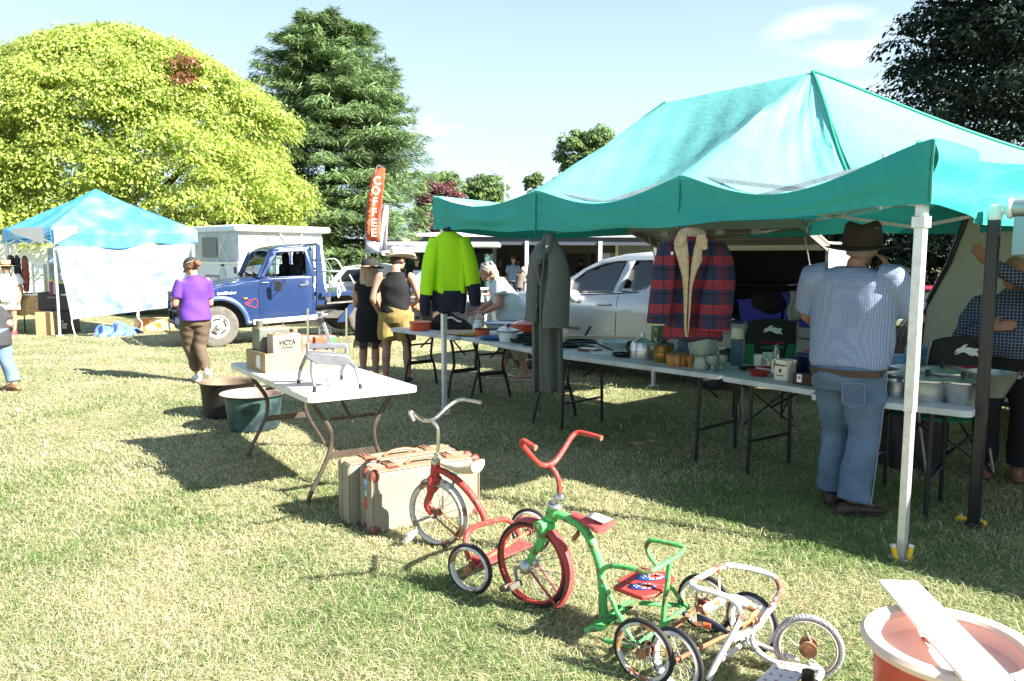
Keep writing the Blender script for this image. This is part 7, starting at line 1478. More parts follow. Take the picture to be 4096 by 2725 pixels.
cbox(0,Lx,0,.006,0,hc);cbox(0,Lx,Wy-.006,Wy,0,hc);cbox(0,.006,.006,Wy-.006,0,hc*1.02);cbox(Lx-.006,Lx,.006,Wy-.006,0,hc*1.02);cbox(.006,Lx-.006,.006,Wy-.006,0,.006)
b.obj('carton_walls',mat('carton',(.36,.25,.135),.8,c2=(.31,.205,.11),sc_=4),ct_)
b=MB();b.plate([(.10,.02),(.19,.03),(.19,.10),(.16,.125),(.11,.12)],cb-dx_*.002,dy_,UP,-.002);b.obj('paper_label',mat('paper',(.72,.70,.66),.7),ct_)
tin_g=mat('weathered_tin',(.16,.18,.15),.5,.3,c2=(.10,.12,.09),sc_=7,lo=.42,hi=.6);tin_c=mat('cream_tin',(.40,.34,.26),.5,c2=(.33,.25,.18),sc_=5);tin_r=mat('red_rust_tin',(.30,.10,.05),.6,c2=(.40,.32,.24),sc_=9,lo=.45,hi=.58)
def can(lab,a,w,dx,dy,h,m,z0=.006,cap=None,hand=True,topm=None):
 o=cb+dx_*a+dy_*w+UP*z0;t=thing('fuel_can',lab,'fuel can',o,group='old fuel cans in the carton');Mq=axes((0,0,0),dx_,dy_,UP)
 b=MB();b.box(o+UP*h/2,(dx,dy,h),Mq);b.obj('body',m,t,bevel=.008)
 if topm:b=MB();b.box(o+UP*(h+.003),(dx*.97,dy*.97,.008),Mq);b.obj('top',topm,t)
 if hand:b=MB();b.tube(cr([o+dx_*(-.1*dx)+UP*h,o+dx_*(-.1*dx)+UP*(h+.045),o+dx_*(.38*dx)+UP*(h+.045),o+dx_*(.38*dx)+UP*h],3),.008,6,flat=.5);b.obj('handle',greyst,t)
 if cap:b=MB();q=o+dx_*(-.36*dx)+UP*h;b.lathe([(cap,0),(cap,.035),(cap*1.1,.04),(cap*1.1,.06),(0,.062)],q,16);b.obj('cap',m,t)
 return t,o
can('tall weathered green can with loop handle and screw cap',.16,.30,.24,.16,.30,tin_g,cap=.026,topm=mat('pink_rust',(.42,.22,.16),.6))
t,o=can('cream can printed VICTA MOWER in a ring',.19,.12,.215,.13,.262,tin_c,hand=False,topm=tin_r)
of=o-dy_*.0662+UP*.196;b=MB();b.torus(of,dy_,.060,.0022,48,4);b.obj('ring',ink,t);text('VICTA','lettering',ink,t,of+UP*.010-dy_*.001,dx_,UP,.044,bold=.0015,shear=.1);b=MB();b.bar(of+dx_*-.05-UP*.010,of+dx_*.05-UP*.010,.004,.002,dy_);b.bar(of+dx_*-.02+UP*.03,of+dx_*.05+UP*.03,.004,.002,dy_);b.obj('lines',ink,t);text('MOWER','lettering',ink,t,of-UP*.028-dy_*.001,dx_,UP,.022)
b=MB();b.lathe([(.02,0),(.02,.012),(0,.014)],o+UP*.266-dx_*.06,14);b.obj('cap',tin_r,t)
can('rusty orange can in the carton beyond the cream can',.38,.26,.13,.17,.225,tin_r,topm=tin_r,hand=False,cap=.02);can('red white and green rusted can behind the slicer',.55,.24,.18,.16,.215,mat('tri_tin',(.38,.08,.04),.55,c2=(.06,.16,.07),sc_=6,lo=.46,hi=.52),topm=tin_r)
sil=mat('cast_aluminium',(.27,.28,.31),.42,.6,c2=(.22,.23,.26),sc_=14);
S_=[t1(*q)for q in((968,555),(1093,625),(1456,597),(1306,527))]
so=sum(S_,V())/4;vs_=thing('vegetable_slicer','cast aluminium vegetable slicer with four splayed legs and two tall guide rods','slicer',so)
def sq3(x,y,s):return PL(*R7(x,y),so,V((so.x,so.y,0)).normalized())
vn=V((so.x,so.y,0)).normalized();rt_=V((vn.y,-vn.x,0))
def sp(x,y,dd=0.0):return PL(*R7(x,y),so+vn*dd,vn)
dB_=(S_[3]-so).dot(vn);dL=(S_[0]-so).dot(vn);dN=(S_[1]-so).dot(vn);dRr=(S_[2]-so).dot(vn)
for(x0,y0),(x1,y1),(x2,y2),gnd,dd in(((1030,340),(985,440),(970,525),S_[0],dL),((1080,385),(1075,470),(1095,580),S_[1],dN),((1370,385),(1420,440),(1450,560),S_[2],dRr),((1335,400),(1310,450),(1306,490),S_[3],dB_)):
 b=MB();b.tube([sp(x0,y0,dd*.55),sp(x1,y1,dd*.9),sp(x2,y2,dd)],[.016,.015,.011],8,flat=.8);lg=b.obj('leg',sil,vs_)
 b=MB();b.tube([sp(x2,y2,dd),gnd],[.010,.013],8);b.obj('rubber_foot',blackp,lg)
b=MB();f0,f1=sp(1030,340),sp(1375,370)
b.plate([(0,0),(f1-f0).length and(.0,.03),(.03,.045),((f1-f0).length-.03,.045),((f1-f0).length,.03),((f1-f0).length,-.005),((f1-f0).length-.06,-.03),(.06,-.03)],f0-vn*.05,(f1-f0).normalized(),UP,-.1);b.obj('frame',sil,vs_,bevel=.008)
b=MB();b.box(sp(1285,350,-.06),(.085,.12,.022),axes((0,0,0),rt_,vn,UP));
b.obj('blade_tray',sil,vs_,bevel=.006);b=MB();b.box(sp(1285,338,-.06),(.065,.08,.012),axes((0,0,0),rt_,vn,UP));b.obj('blade_holder',greyst,vs_)
for x,yt,dd in((1042,-8,-.03),(1345,-12,.03)):
 b=MB();b.tube([sp(x,345,dd),sp(x,yt-22,dd)],.0075,10);b.obj('guide_rod',mat('chrome',(.7,.72,.74)),vs_);b=MB();b.tube([sp(x,350,dd),sp(x,245,dd)],.0135,10);b.obj('rod_sleeve',sil,vs_)
b=MB();b.bar(sp(1245,310),sp(1160,80),.022,.02,vn);b.bar(sp(1195,225),sp(1190,300),.018,.02,vn);b.tube([sp(1130,60,.01),sp(1130,170,.01)],.006,8);b.tube([sp(1150,70,.01),sp(1150,190,.01)],.006,8);b.obj('pusher_arm',sil,vs_,bevel=.003)
b=MB();b.box(sp(1140,62),(.042,.05,.03),axes((0,0,0),rt_,vn,UP));b.obj('hinge_block',darkpl,vs_,bevel=.004);b=MB();b.box(sp(1135,2),(.05,.06,.012),axes((0,0,0),rt_,vn,UP));b.box(sp(1135,32),(.03,.02,.055),axes((0,0,0),rt_,vn,UP));b.obj('push_plate',sil,vs_,bevel=.003)
b=MB();b.bar(sp(1045,265),sp(1345,258),.035,.04,vn);b.obj('cross_head',sil,vs_,bevel=.006);b=MB();b.bar(sp(1155,380,-.055),sp(1185,377,-.055),.01,.02,vn);b.obj('maker_plate',mat('plate_red',(.5,.12,.18),.5),vs_)
cop=mat('verdigris_copper',(.07,.14,.125),.55,.35,c2=(.022,.04,.045),sc_=4,lo=.36,hi=.6);blc=mat('blackened_copper',(.014,.012,.011),.55,.3,c2=(.045,.034,.026),sc_=3.5,lo=.5,hi=.72);inn=mat('tarnished_inside',(.24,.18,.12),.5,.4,c2=(.16,.12,.09),sc_=4)
def cauldron(lab,c,r,rb,h,m,flare,inm):
 t=thing('copper_pot',lab,'pot',c);c=V(c);b=MB();b.lathe([(0,.0),(rb*.9,.0),(rb,.025),((r+rb)/2*.985,h*.5),(r*.985,h*.94),(r+flare,h),(r+flare,h+.006)],c,40);b.obj('outside',m,t);b=MB();b.lathe([(r+flare,h+.006),(r*.97,h-.012),((r+rb)/2*.96,h*.5),(rb*.93,.03),(0,.02)],c,40);b.obj('inside',inm,t)
cauldron('tall blackened copper pot behind the verdigris pot',(-2.84,7.72,0),.262,.235,.345,blc,.012,inn)
cauldron('green verdigris copper pot with flared rim by the table leg',(-2.385,7.12,0),.262,.225,.335,cop,.035,mat('pink_inside',(.42,.30,.25),.5,.3,c2=(.32,.27,.23),sc_=4))
wv=mat('woven_fibre',(.27,.255,.20),.7,c2=(.22,.205,.155),sc_=2.5);
def weave(M):
 nt=M.node_tree;N=nt.nodes;L=nt.links;b=N['Principled BSDF'];tcx=N.new('ShaderNodeTexCoord');mp=N.new('ShaderNodeMapping');mp.inputs['Scale'].default_value=(1,1,1);L.new(tcx.outputs['Object'],mp.inputs[0])
 ws_=[]
 for ax_ in('X','Z'):
  w_n=N.new('ShaderNodeTexWave');w_n.bands_direction=ax_;w_n.inputs['Scale'].default_value=55;w_n.inputs['Distortion'].default_value=.6;L.new(mp.outputs[0],w_n.inputs['Vector']);ws_.append(w_n)
 m=N.new('ShaderNodeMath');m.operation='MULTIPLY';L.new(ws_[0].outputs['Fac'],m.inputs[0]);L.new(ws_[1].outputs['Fac'],m.inputs[1])
 src=b.inputs['Base Color'].links[0].from_socket;mix=N.new('ShaderNodeMix');mix.data_type='RGBA';mix.blend_type='MULTIPLY';mr=N.new('ShaderNodeMapRange');mr.inputs['To Min'].default_value=.0;mr.inputs['To Max'].default_value=.6;L.new(m.outputs[0],mr.inputs['Value']);L.new(mr.outputs[0],mix.inputs[0]);L.new(src,mix.inputs[6]);mix.inputs[7].default_value=(.35,.35,.33,1);L.new(mix.outputs[2],b.inputs['Base Color'])
weave(wv)
tan=mat('tan_leather',(.29,.22,.145),.6,c2=(.24,.175,.11),sc_=6);rdl=mat('oxblood_leather',(.20,.055,.04),.55,c2=(.14,.035,.025),sc_=9);brl=mat('brown_leather',(.30,.12,.06),.45)
def suitcase(lab,o,d,n,L_,D_,H_,corners,label_strip):
 t=thing('suitcase',lab,'suitcase',o,M=axes(o,d,n,UP));P=lambda a,w,z:V(o)+d*a+n*w+UP*z
 def blk_(nm,m,a0,a1,w0,w1,z0,z1,bev=.012):
  b=MB();b.add([P(i,j,k)for k in(z0,z1)for i,j in((a0,w0),(a1,w0),(a1,w1),(a0,w1))],[(3,2,1,0),(4,5,6,7),(0,1,5,4),(1,2,6,5),(2,3,7,6),(3,0,4,7)]);return b.obj(nm,m,t,bevel=bev,seg=3)
 sp_=D_*.33
 blk_('lid_shell',wv,0,L_,0,D_-sp_-.002,0,H_,.02);blk_('base_shell',wv,0,L_,D_-sp_+.002,D_,0,H_,.02);blk_('seam_strip',tan,-.003,L_+.003,D_-sp_-.012,D_-sp_+.012,-.0,H_+.003,.004)
 blk_('top_panel',tan,.012,L_-.012,.012,D_-sp_-.02,H_-.01,H_+.0025,.003);blk_('top_panel',tan,.012,L_-.012,D_-sp_+.02,D_-.012,H_-.01,H_+.0025,.003)
 b=MB();e=.004
 for w in(.004,D_-sp_-.02):b.tube([P(-.001,w,.02),P(-.001,w,H_-.02),P(.02,w,H_+.001),P(L_-.02,w,H_+.001),P(L_+.001,w,H_-.02),P(L_+.001,w,.02)],.005,6)
 b.obj('edge_binding',tan,t)
 if corners:
  for a in(0,L_):
   for z in(0,H_):
    for w in(0,D_-sp_-.01):
     s=1 if a==0 else-1;q=1 if z==0 else-1;b=MB();c=P(a+s*.022,w+(.018 if w==0 else-.012),z+q*.024);b.ball(c,1,14,8,M=axes((0,0,0),d*.037,n*.026,UP*.042));b.obj('corner_cap',rdl,t)
 for a in(.16,L_-.16):
  b=MB();b.add([P(a+i,D_-sp_+j,H_+k)for k in(.002,.012)for i,j in((-.03,-.06),(.03,-.06),(.03,.05),(-.03,.05))],[(3,2,1,0),(4,5,6,7),(0,1,5,4),(1,2,6,5),(2,3,7,6),(3,0,4,7)]);lk=b.obj('latch',brl,t,bevel=.002);b=MB();b.tube([P(a-.014,D_-sp_-.03,H_+.012),P(a-.014,D_-sp_+.03,H_+.016),P(a+.014,D_-sp_+.03,H_+.016),P(a+.014,D_-sp_-.03,H_+.012)],.003,6,closed=True);b.obj('buckle',greyst,lk)
 m_=L_/2;b=MB();b.tube(cr([P(m_-.11,D_*.36,H_+.004),P(m_-.09,D_*.36,H_+.02),P(m_-.04,D_*.36,H_+.034),P(m_+.04,D_*.36,H_+.034),P(m_+.09,D_*.36,H_+.02),P(m_+.11,D_*.36,H_+.004)],4),.009,8);b.obj('handle',brl,t)
 b=MB();b.lathe([(0,0),(.04,0),(.038,.003),(0,.003)],P(m_-.2,D_*.30,H_+.003),16);b.obj('luggage_tag',rdl,t)
 if label_strip:
  b=MB();b.add([P(-.002,D_-sp_-.055,z)for z in(.14,.20)]+[P(-.002,D_-sp_-.022,z)for z in(.20,.14)],[(0,1,2,3)]);b.obj('travel_label',mat('label_red',(.6,.08,.04)),t,solid=.002);b=MB();b.add([P(-.002,D_-sp_-.055,z)for z in(.21,.31)]+[P(-.002,D_-sp_-.022,z)for z in(.31,.21)],[(0,1,2,3)]);b.obj('travel_label',mat('label_blue',(.45,.62,.75),.5),t,solid=.002);text('Q','lettering',mat('label_ink',(.05,.2,.5),.5),t,P(-.0045,D_-sp_-.038,.262),-n,UP,.045)
  b=MB();b.add([P(L_-.17,-.002,.27),P(L_-.12,-.002,.29),P(L_-.10,-.002,.345),P(L_-.13,-.002,.33),P(L_-.18,-.002,.30)],[(0,1,2,3,4)]);b.obj('torn_sticker',mat('sticker_teal',(.12,.45,.45),.5),t,solid=.002)
 return t
s0=G(*R8(335,1035));sd=(G(*R8(1055,888))-s0).normalized();sn_=V((-sd.y,sd.x,0));sL=(G(*R8(1075,885))-s0).length
suitcase('upright woven fibre suitcase with oxblood corners behind the red trike',s0,sd,sn_,sL,.20,.365,True,True)
suitcase('plain tan fibre suitcase standing against the oxblood cornered one',s0+sn_*.205-sd*.06,sd,sn_,sL+.02,.19,.375,False,False)
spk=mat('spoke_steel',(.45,.44,.42),.4,.6);rust=mat('rust',(.24,.09,.04),.8,c2=(.35,.17,.09),sc_=20)
redp=mat('chipped_red',(.42,.040,.032),.5,c2=(.16,.07,.05),sc_=22,lo=.55,hi=.60,spec=.4,bump=.3,bs=60);redf=mat('faded_red_paint',(.40,.055,.055),.55,c2=(.27,.085,.07),sc_=12,lo=.5,hi=.66)
grn=mat('chipped_green',(.085,.40,.11),.5,c2=(.13,.11,.05),sc_=24,lo=.545,hi=.59,spec=.4,bump=.2,bs=60);whr=mat('rusty_white',(.58,.56,.56),.55,c2=(.22,.085,.05),sc_=13,lo=.54,hi=.60);whc=mat('chipped_white',(.60,.58,.53),.5,c2=(.30,.13,.06),sc_=13,lo=.52,hi=.58)
blt=mat('solid_rubber',(.022,.022,.024),.7);chrm=mat('old_chrome',(.60,.60,.58),.22,.95,c2=(.45,.40,.35),sc_=18);crs=mat('cream_saddle',(.60,.52,.36),.5,c2=(.54,.45,.30),sc_=7)
def twheel(t,c,ax,Rw,tr,tm,rm,ns,hubm,hub=.018,hw=.035,rim_r=.008):
 c=V(c);ax=V(ax).normalized();w=bpy.data.objects.new('wheel',None);col.objects.link(w);w.parent=t;WM[w.name]=WM[t.name]
 b=MB();b.torus(c,ax,Rw-tr,tr,56,10);b.obj('tyre',tm,w);b=MB();b.torus(c,ax,Rw-2*tr-rim_r*.3,rim_r,56,8,1.7);b.obj('rim',rm,w)
 b=MB();x,y,_=frame(ax)
 for i in range(ns):
  a=2*PI*i/ns;e=x*math.cos(a)+y*math.sin(a);tt=y*math.cos(a)-x*math.sin(a);s=1 if i%2 else-1
  b.tube([c+ax*s*hw*.7+tt*hub*.8*(1 if(i//2)%2 else-1),c+e*(Rw-2*tr)],.0016,5)
 b.obj('spokes',spk,w);b=MB();b.tube([c-ax*hw,c+ax*hw],hub*.6,12);b.tube([c-ax*hw*.95,c-ax*hw*.65],hub*1.25,14);b.tube([c+ax*hw*.65,c+ax*hw*.95],hub*1.25,14);b.obj('hub',hubm,w);return w
class Trk:
 def __init__(s,t,o,sd):s.t,s.o,s.sd=t,V(o),V(sd).normalized()
 def p(s,f,x,y,l=0.0):return PL(*f(x,y),s.o+s.sd*l,s.sd)
 def tube(s,name,m,pts,r,n=5,k=10,par=None,flat=1.0):
  b=MB();P=[s.p(*q)if not isinstance(q,V)else q for q in pts];b.tube(cr(P,n),r,k,flat=flat);return b.obj(name,m,par or s.t)
g0=G(*R8(1440,1528));gfar=G(*W1(1330,1142));gnear=G(*W1(800,1592));gsd=(gfar-gnear).normalized();gfw=UP.cross(gsd);
if gfw.x>0:gfw=-gfw
gt_=thing('tricycle','green tricycle with red handlebar, saddle, mudguard and a rear passenger seat','tricycle',g0);T=Trk(gt_,g0,gsd)
Rf=.203;gc=V((g0 .x,g0 .y,Rf));twheel(gt_,gc,gsd,Rf,.0115,blt,redp,30,chrm,.02,.04,.009)
q_=lambda ang,r:gc-gfw*r*math.cos(R(ang))+UP*r*math.sin(R(ang))
b=MB();rs=[]
for i in range(29):
 a=112-160*i/28;rr_=Rf+.014+.010*max(0,(i-14)/14)
 d_=(-gfw*math.cos(R(a))+UP*math.sin(R(a)));rs.append([gc+d_*(rr_-.012*abs(j)**2.2)+gsd*.034*j for j in(-1,-.7,-.35,0,.35,.7,1)])
b.add([p for r in rs for p in r],[(i*7+j,i*7+j+1,(i+1)*7+j+1,(i+1)*7+j)for i in range(28)for j in range(6)]);b.obj('mudguard',redf,gt_,solid=.003)
b=MB()
for s in(-1,1):b.tube([gc+gsd*s*.035,q_(-42,Rf+.02)+gsd*s*.03],.006,6)
b.each('mudguard_stay',redf,gt_)
crown=T.p(R8,1548,955)
for s in(-1,1):
 b=MB();b.tube(cr([crown+gsd*s*.03+UP*.02,crown+gsd*s*.042-UP*.015,T.p(R8,1500,1080,s*.042),T.p(R8,1450,1160,s*.040),gc+gsd*s*.038],5),[.024,.026,.022,.018,.014],10,flat=.7);b.obj('fork_blade',grn,gt_)
b=MB();b.ball(crown,(.045,.045,.03),16,8);b.obj('fork_crown',grn,gt_)
b=MB();b.tube([crown+gsd*-.07+UP*.005,crown+gsd*-.045+UP*.005],.026,14);b.obj('crown_cap',grn,gt_)
h0_,h1_,h2_=T.p(R8,1575,915),T.p(R8,1600,835),T.p(R8,1612,790);b=MB();b.tube([h0_,h1_],.031,16);b.obj('head_tube',grn,gt_);b=MB();b.tube([h1_,h1_.lerp(h2_,.5)],.034,16);b.tube([h1_.lerp(h2_,.5),T.p(R8,1628,765)],.022,14);b.obj('headset',mat('dull_steel',(.45,.46,.47),.35,.8),gt_,bevel=.003);b=MB();b.ball(T.p(R8,1640,768),.024,14,8);b.obj('stem_clamp',chrm,gt_)
T.tube('stem',redp,[(R8,1632,760),(R8,1632,700),(R8,1625,640),(R8,1600,585),(R8,1562,542)],.0115,4)
T.tube('handlebar',redp,[(R8,1465,420,-.20),(R8,1420,392,-.20),(R8,1382,372,-.20),(R8,1372,392,-.195),(R8,1425,462,-.14),(R8,1490,530,-.06),(R8,1530,543,-.02),(R8,1562,540,0),(R8,1600,520,.03),(R8,1650,455,.09),(R8,1715,350,.17),(R8,1760,316,.20),(R8,1820,322,.205),(R8,1925,352,.205)],.0115,5)
b=MB()
for a,c in(((1462,418,-.2),(1472,424,-.2)),((1918,350,.205),(1930,355,.205))):b.tube([T.p(R8,*a),T.p(R8,*c)],.0122,12)
b.each('worn_grip',rust,gt_)
T.tube('main_tube',grn,[(R8,1610,880),(R8,1690,912),(R8,1780,965),(R8,1850,1060),(R8,1905,1200),(R8,1930,1330),(R8,1938,1440),(W1,455,860),(W1,462,985)],[.018,.020,.020,.020,.020,.020,.020],5,14)
sa,sb_=T.p(W1,205,150),T.p(W1,470,255);sdir=(sb_-sa);sl_=sdir.length;sdir.normalize();snn=gsd.cross(sdir);snn=snn if snn.z>0 else-snn
b=MB();rs=[]
for i in range(15):
 u=i/14;w=.016+.062*max(0,(u-.28)/.72)**1.1*(1 if u<.93 else .85)+.006;h=.012+.004*u;c=sa+sdir*sl_*1.06*u+snn*(.006+.016*abs(u-.45))
 rs.append([c+gsd*w*math.cos(2*PI*k/18)+snn*h*(math.sin(2*PI*k/18)if math.sin(2*PI*k/18)>0 else 1.4*math.sin(2*PI*k/18))for k in range(18)])
b.rings(rs);b.obj('saddle',redf,gt_,angle=60);c=sa+sdir*sl_*.80+snn*.042;b=MB();b.add([c+sdir*.045*i+gsd*.033*j for i,j in((-1,-1),(1,-1),(1,1),(-1,1))],[(0,1,2,3)]);b.obj('paper_sticker',tw,gt_,solid=.002)
b=MB();b.tube([T.p(W1,255,240),T.p(W1,235,300)],.009,8);b.tube([T.p(W1,205,338,-.02),T.p(W1,245,292,-.02)],.011,8);b.each('saddle_clamp',rust,gt_)
p0=gc-gsd*.06;p1=T.p(R8,1338,1350,-.085);b=MB();b.tube(cr([gc-gsd*.03,p0,T.p(R8,1328,1260,-.07),T.p(R8,1335,1330,-.08),p1],4),.008,8);b.obj('crank',greyst,gt_);pp=T.p(R8,1295,1385,-.12);b=MB();b.box(pp,(.075,.085,.028),axes((0,0,0),gfw,gsd,UP)@Matrix.Rotation(.35,4,'Y'));b.obj('pedal',mat('pedal_rubber',(.10,.09,.075),.85),gt_,bevel=.006);b=MB();b.tube([p1,p1-gsd*.09],.006,8);b.obj('pedal_pin',rust,gt_)
b=MB();b.ball(gc-gsd*.045,(.03,.03,.035),12,8);b.obj('hub_cover',mat('dull_steel',(.45,.46,.47)),gt_)
text('9','number',mat('number_cream',(.6,.55,.3),.6),gt_,crown-gsd*.0715+UP*.005,-gfw,UP,.035)
rw=.128;cn0,cf0=V((gnear.x,gnear.y,rw)),V((gfar.x,gfar.y,rw))
for c in(cn0,cf0):twheel(gt_,c,gsd,rw,.0095,blt,whc,18,rust,.016,.028,.008);
b=MB();b.tube([cn0+gsd*.02,cf0-gsd*.02],.009,8);b.obj('axle',rust,gt_)
for c,s in((cn0,1),(cf0,-1)):b=MB();b.tube([c+gsd*s*.028,c+gsd*s*.036],.030,20);b.obj('hub_disc',mat('disc_maroon',(.13,.02,.02),.5),gt_)
hl=(cf0-cn0).length/2;mid_=(cn0+cf0)/2;T2_=Trk(gt_,mid_,gsd)
lo_=.155
T2_.tube('seat_hoop',grn,[(W1,600,1010,-lo_),(W1,520,830,-lo_),(W1,452,690,-lo_),(W1,440,640,-lo_),(W1,470,590,-lo_),(W1,540,572,-lo_),(W1,700,592,-lo_),(W1,820,625,-lo_*.95),(W1,900,605,-lo_*.8),(W1,1020,535,-.03),(W1,1120,470,.09),(W1,1155,425,lo_*.95),(W1,1125,398,lo_),(W1,1000,370,lo_),(W1,885,350,lo_),(W1,845,372,lo_),(W1,835,420,lo_),(W1,860,480,lo_),(W1,915,560,lo_),(W1,960,640,lo_)],.0102,4)
T2_.tube('seat_post',grn,[(W1,1035,545,-.02),(W1,1010,750,-.03),(W1,985,960,-.04),(W1,978,1115,-.04)],.0108,3)
for i,ptsx in enumerate((((W1,600,1000,-lo_),(W1,660,1120,-.19),(W1,715,1235,-hl+.03)),((W1,1040,740,lo_*.6),(W1,1120,850,.17),(W1,1195,935,hl-.03)),((W1,770,892,.05),(W1,980,905,.12),(W1,1190,915,hl-.03)),((W1,480,1218,-.19),(W1,600,1240,-.2),(W1,700,1262,-hl+.03)),((W1,1175,925,.2),(W1,985,1075,-.04),(W1,770,1245,-.2)))):T2_.tube('frame_tube',grn,ptsx,.0098,3)
def quad(T_,name,m,pts,th,par=None,bev=.004):
 P=[T_.p(*q)for q in pts];n=(P[1]-P[0]).cross(P[2]-P[0]).normalized();n=n if n.z>0 else-n;k=len(P);b=MB();b.add(P+[p-n*th for p in P],[tuple(range(k)),tuple(range(2*k-1,k-1,-1))]+[(i,(i+1)%k,k+(i+1)%k,k+i)for i in range(k)]);return b.obj(name,m,par or T_.t,bevel=bev),P,n
quad(T2_,'footboard',grn,((W1,350,1080,-.17),(W1,640,872,.14),(W1,768,885,.14),(W1,480,1098,-.17)),.006);quad(T2_,'footboard_lip',grn,((W1,282,1112,-.18),(W1,350,1082,-.17),(W1,480,1100,-.17),(W1,440,1130,-.18),(W1,300,1150,-.18)),.012)
b=MB();A0,A1_,A2,A3=[T2_.p(*q)for q in((W1,350,1080,-.17),(W1,640,872,.14),(W1,768,885,.14),(W1,480,1098,-.17))]
for k in range(1,9):b.tube([A0 .lerp(A3,k/9)+UP*.003,A1_.lerp(A2,k/9)+UP*.003],.003,5)
b.obj('footboard_ribs',grn,gt_)
zs_=T2_.p(W1,800,700,0).z
zP=lambda x,y,z=None:G(*W1(x,y),zs_ if z is None else z)
def plank(pts,nm):
 P=[zP(*q)for q in pts];k=len(P);b=MB();b.add(P+[p-UP*.018 for p in P],[tuple(range(k)),tuple(range(2*k-1,k-1,-1))]+[(i,(i+1)%k,k+(i+1)%k,k+i)for i in range(k)]);return b.obj(nm,redp,gt_,bevel=.004),P
o1,P1_=plank(((545,745),(590,715),(988,738),(985,765),(910,820),(800,838),(760,825)),'seat_plank');o2,P2_=plank(((590,712),(592,680),(690,635),(790,578),(880,590),(1050,635),(1078,668),(1055,700),(1000,722),(988,735)),'seat_plank')
def flag_oval(c,u,v,par):
 u,v=V(u),V(v);z=UP*.004
 b=MB();b.add([c+u*math.cos(2*PI*i/28)+v*math.sin(2*PI*i/28)+z for i in range(28)],[tuple(range(28))]);fo=b.obj('flag_emblem',mat('flag_blue',(.02,.06,.30),.5),par,solid=.002)
 def strip(name,m,pts,w,h):
  b=MB()
  for(a0,b0),(a1,b1)in pts:
   p,q=c+u*a0+v*b0+z+UP*h,c+u*a1+v*b1+z+UP*h;n=UP.cross((q-p).normalized())*w;b.add([p-n,q-n,q+n,p+n],[(0,1,2,3)])
  b.obj(name,m,fo)
 strip('flag_white',tw,(((-.75,-.45),(.1,.62)),((-.75,.45),(.1,-.62)),((-.9,0),(.1,0)),((-.38,-.8),(-.38,.8))),.009,.0022);strip('flag_red',redp,(((-.75,-.45),(.1,.62)),((-.75,.45),(.1,-.62)),((-.93,0),(.12,0)),((-.38,-.85),(-.38,.85))),.0045,.0038)
 b=MB()
 for a_,b_ in((.45,.4),(.62,.05),(.45,-.35),(.3,-.02),(-.2,-.75),(.0,-.75)):b.ball(c+u*a_+v*b_+z+UP*.002,(.0042,.0042,.002),6,4)
 b.obj('flag_stars',tw,fo)
flag_oval(zP(865,672),zP(735,675)-zP(865,672),(zP(865,640)-zP(865,672)),o2);flag_oval(zP(800,755),zP(680,755)-zP(800,755),(zP(800,728)-zP(800,755)),o1)
r0=G(*R8(780,1106));rn=G(*R8(1010,1440));rfar0=G(*R8(1432,1152));rsd=(rfar0-rn);rsd.normalize();rfw=UP.cross(rsd)
if rfw.x>0:rfw=-rfw
rt3=thing('tricycle','red tricycle with chrome handlebar, cream saddle and a rusty white front wheel','tricycle',r0);T=Trk(rt3,r0,rsd)
Rr=.187;rc=V((r0 .x,r0 .y,Rr));twheel(rt3,rc,rsd,Rr,.009,mat('perished_rubber',(.16,.14,.11),.85),whc,20,rust,.018,.035,.012)
def fend(a0,a1,n=14):
 b=MB();rs=[]
 for i in range(n+1):
  a=R(a0+(a1-a0)*i/n);d_=UP*math.sin(a)-rfw*math.cos(a);rs.append([rc+d_*(Rr+.012-.014*abs(j)**2.2)+rsd*.032*j for j in(-1,-.7,-.35,0,.35,.7,1)])
 b.add([p for r in rs for p in r],[(i*7+j,i*7+j+1,(i+1)*7+j+1,(i+1)*7+j)for i in range(n)for j in range(6)]);b.obj('mudguard',whc,rt3,solid=.003)
fend(118,92,5);fend(80,-38,20)
b=MB()
for s in(-1,1):b.tube([rc+rsd*s*.034,rc+(-rfw*math.cos(R(-32))+UP*math.sin(R(-32)))*(Rr+.01)+rsd*s*.028],.006,6)
b.each('mudguard_stay',rust,rt3)
crown=T.p(R8,765,650)
for s in(-1,1):b=MB();b.tube(cr([crown+rsd*s*.03+UP*.012,crown+rsd*s*.042-UP*.02,T.p(R8,735,740,s*.042),T.p(R8,708,830,s*.04),rc+rsd*s*.036],5),[.021,.024,.022,.018,.012],10,flat=.7);b.obj('fork_blade',redp,rt3)
b=MB();b.ball(crown+UP*.01,(.042,.042,.026),16,8);b.obj('fork_crown',redp,rt3)
h0_,h1_,h2_=T.p(R8,766,612),T.p(R8,772,528),T.p(R8,776,505);b=MB();b.tube([h0_,h1_],.027,16);b.obj('head_tube',redp,rt3);b=MB();b.tube([h1_,h2_],.029,16);b.tube([h2_,T.p(R8,779,460)],.017,12);b.ball(T.p(R8,790,485,-.01),.017,12,8);b.obj('headset',chrm,rt3)
T.tube('stem',chrm,[(R8,783,470),(R8,789,400),(R8,791,330),(R8,782,275),(R8,742,226)],.0105,4)
T.tube('handlebar',chrm,[(R8,622,232,-.19),(R8,605,200,-.19),(R8,592,172,-.19),(R8,610,178,-.18),(R8,655,212,-.12),(R8,700,230,-.05),(R8,742,228,0),(R8,785,205,.05),(R8,850,142,.13),(R8,915,95,.19),(R8,965,86,.20),(R8,1088,108,.205)],.0105,5)
T.tube('main_tube',redp,[(R8,785,570),(R8,850,598),(R8,930,655),(R8,1000,725),(R8,1060,810),(R8,1100,885),(R8,1120,945)],[.017,.020,.020,.019,.018],5,12)
